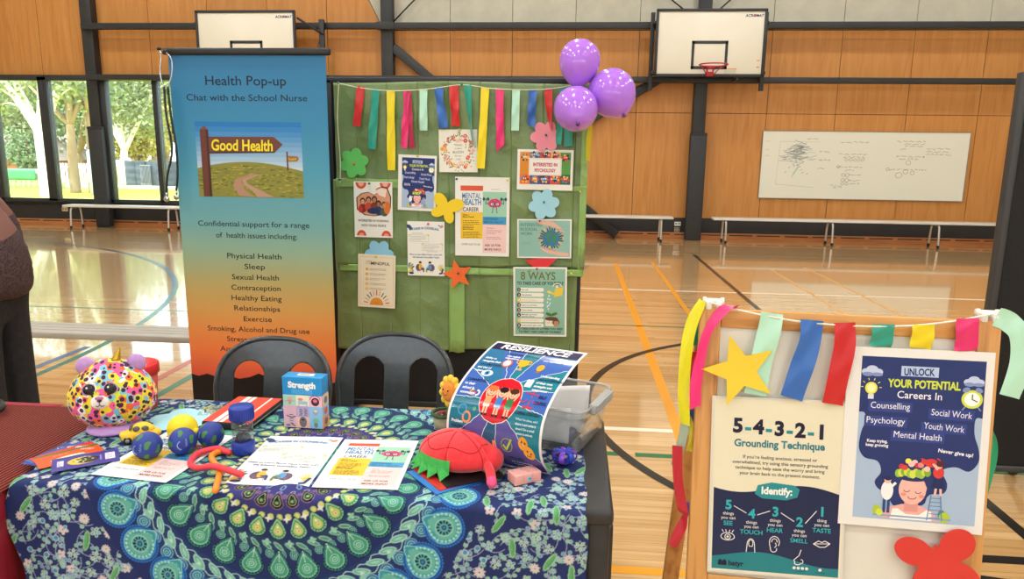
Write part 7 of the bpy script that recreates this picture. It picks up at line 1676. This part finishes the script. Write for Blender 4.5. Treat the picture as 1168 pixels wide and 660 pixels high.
eb([(-.050, .652, -.004), (-.072, .600, -.006), (-.082, .531, -.006), (-.084, .446, -.006), (-.080, .385, -.006), (-.076, .350, -.006)], .028, 'e2dc12', 'long yellow ribbon hanging left of the easel', (55, 20, 10, -10, 30, 50))
eb([(-.058, .592, -.035), (-.060, .57, -.035), (-.058, .540, -.035)], .020, cT, 'bit of teal ribbon seen between the yellow and pink ribbons, left of the easel')
eb([(-.058, .525, -.030), (-.062, .49, -.030), (-.066, .455, -.030)], .020, 'd0201e', 'short red ribbon behind the pink ribbon, left of the easel')
eb([(-.060, .420, -.032), (-.060, .385, -.032), (-.052, .350, -.032)], .026, '2a58a8', 'dark blue ribbon behind the left post of the easel')
eb([(-.074, .372, -.012), (-.080, .318, -.012), (-.095, .241, -.012)], .022, '9aa890', 'grey green ribbon hanging below the yellow one, left of the easel', (0, 20, 10), 30)
eb([(-.072, .370, -.010), (-.058, .326, -.010), (-.062, .285, -.010)], .018, 'b0a018', 'olive yellow ribbon tail beside the grey green ribbon', (20, -20, 10))
eb([(-.092, .298, -.006), (-.087, .220, -.006), (-.074, .150, -.006), (-.066, .125, -.006), (-.076, .090, -.006), (-.092, .048, -.006)], .024, 'b81428', 'long red ribbon, lowest on the left of the easel', (10, -10, 10, 60, 20, 10))
eb([(-.056, .150, -.035), (-.058, .115, -.035)], .018, '7a4ab0', 'purple ribbon end showing beside the lowest red ribbon')
eb([(.585, .645, -.002), (.612, .634, .0), (.634, .605, .004), (.640, .54, .004), (.624, .468, .0)], .044, cM, 'pale mint ribbon curling off the right corner of the easel', (20, 10, 10, 5, 0))
eb([(.592, .385, -.05), (.614, .370, -.05), (.622, .33, -.05), (.616, .26, -.05), (.606, .20, -.05)], .022, '22a876', 'green ribbon behind the right edge of the navy poster', (40, 50, 20, 40, 60))
eb([(.592, .125, -.05), (.600, .07, -.05), (.604, .0, -.05), (.606, -.12, -.05)], .030, '3a66a8', 'blue ribbon behind the right post of the easel, low down', (30, 10, 10, 10))

# ------------------------------------------------------------------ black rolling screen at the right edge
rp = thing('rolling_screen', 'tall black rolling screen at the right edge behind the easel', 'screen', (2.58, 3.30, 0))
mb = MB(FELT); mb.box((0, 0, 1.005), (1.38, .035, 1.74), .004); mb.build('panel', rp)
mb = MB(mat('343536', .45))
for s_ in (-1, 1): mb.box((s_ * .70, 0, 1.005), (.032, .05, 1.79), .008)
for z in (.125, 1.885): mb.box((0, 0, z), (1.40, .05, .03), .006)
mb.build('frame', rp)
for x in (-.40, .45):
    mb = MB(mat('1c1c1d', .5)); mb.box((x, -.032, .20), (.05, .014, .18), .003); mb.tube([(x, -.03, .12), (x + .03, -.09, .085), (x + .05, -.17, .075)], .018, 8); mb.tube([(x, .03, .12), (x + .02, .12, .085), (x + .03, .20, .075)], .018, 8); lg = mb.build('leg', rp)
    for dx, dy in ((.05, -.18), (.03, .21)):
        mb = MB(mat('3a3a3c', .4)); mb.lathe([(.01, -.012), (.034, -.010), (.034, .010), (.01, .012)], 20, Mx=Matrix.Translation((x + dx, dy, .034)) @ Matrix.Rotation(PI / 2, 4, 'Y')); mb.m(mat('c8c8c8', .3, .8)); mb.box((x + dx, dy, .062), (.03, .03, .02), .004); mb.build('castor', lg)

# ------------------------------------------------------------------ light
w = bpy.data.worlds.new('daylight'); sc.world = w; w.use_nodes = True
bg = w.node_tree.nodes['Background']; bg.inputs[0].default_value = (.80, .90, 1, 1); bg.inputs[1].default_value = SKY
sun = bpy.data.lights.new('sun', 'SUN'); sun.energy = SUN; sun.angle = rad(1.5); sun.color = (1, .95, .85); so = bpy.data.objects.new('sun', sun); COL.objects.link(so); so.rotation_euler = (rad(40), 0, rad(-25))
for X in (-10, -5.5, -1, 3.5, 8):
    for Y in (-5.5, -1.5, 2.5, 6.5, 10.5):
        L = bpy.data.lights.new('high_bay_lamp', 'AREA'); L.shape = 'DISK'; L.size = .55; L.energy = LAMP; L.color = (.955, .98, 1); lo = bpy.data.objects.new('high_bay_lamp', L); COL.objects.link(lo); lo.location = (X, Y, 7.3)

# ------------------------------------------------------------------ camera
psi, pit, rol = .0835, .1895, .0132
cm = bpy.data.cameras.new('camera'); co = bpy.data.objects.new('camera', cm); COL.objects.link(co); sc.camera = co
cm.sensor_fit = 'HORIZONTAL'; cm.sensor_width = 36; cm.lens = 36 * 812.5 / 1168; cm.clip_start = .02; cm.clip_end = 300
co.matrix_world = Matrix.Translation((0, 0, 1.537)) @ Matrix.Rotation(psi, 4, 'Z') @ Matrix.Rotation(PI / 2 - pit, 4, 'X') @ Matrix.Rotation(ROLL * rol, 4, 'Z')
sc.cycles.transparent_max_bounces = 24
vs_ = sc.view_settings; vs_.view_transform = 'Standard'; vs_.look = 'None'; vs_.gamma = 1; vs_.use_curve_mapping = False; vs_.exposure = EXPO
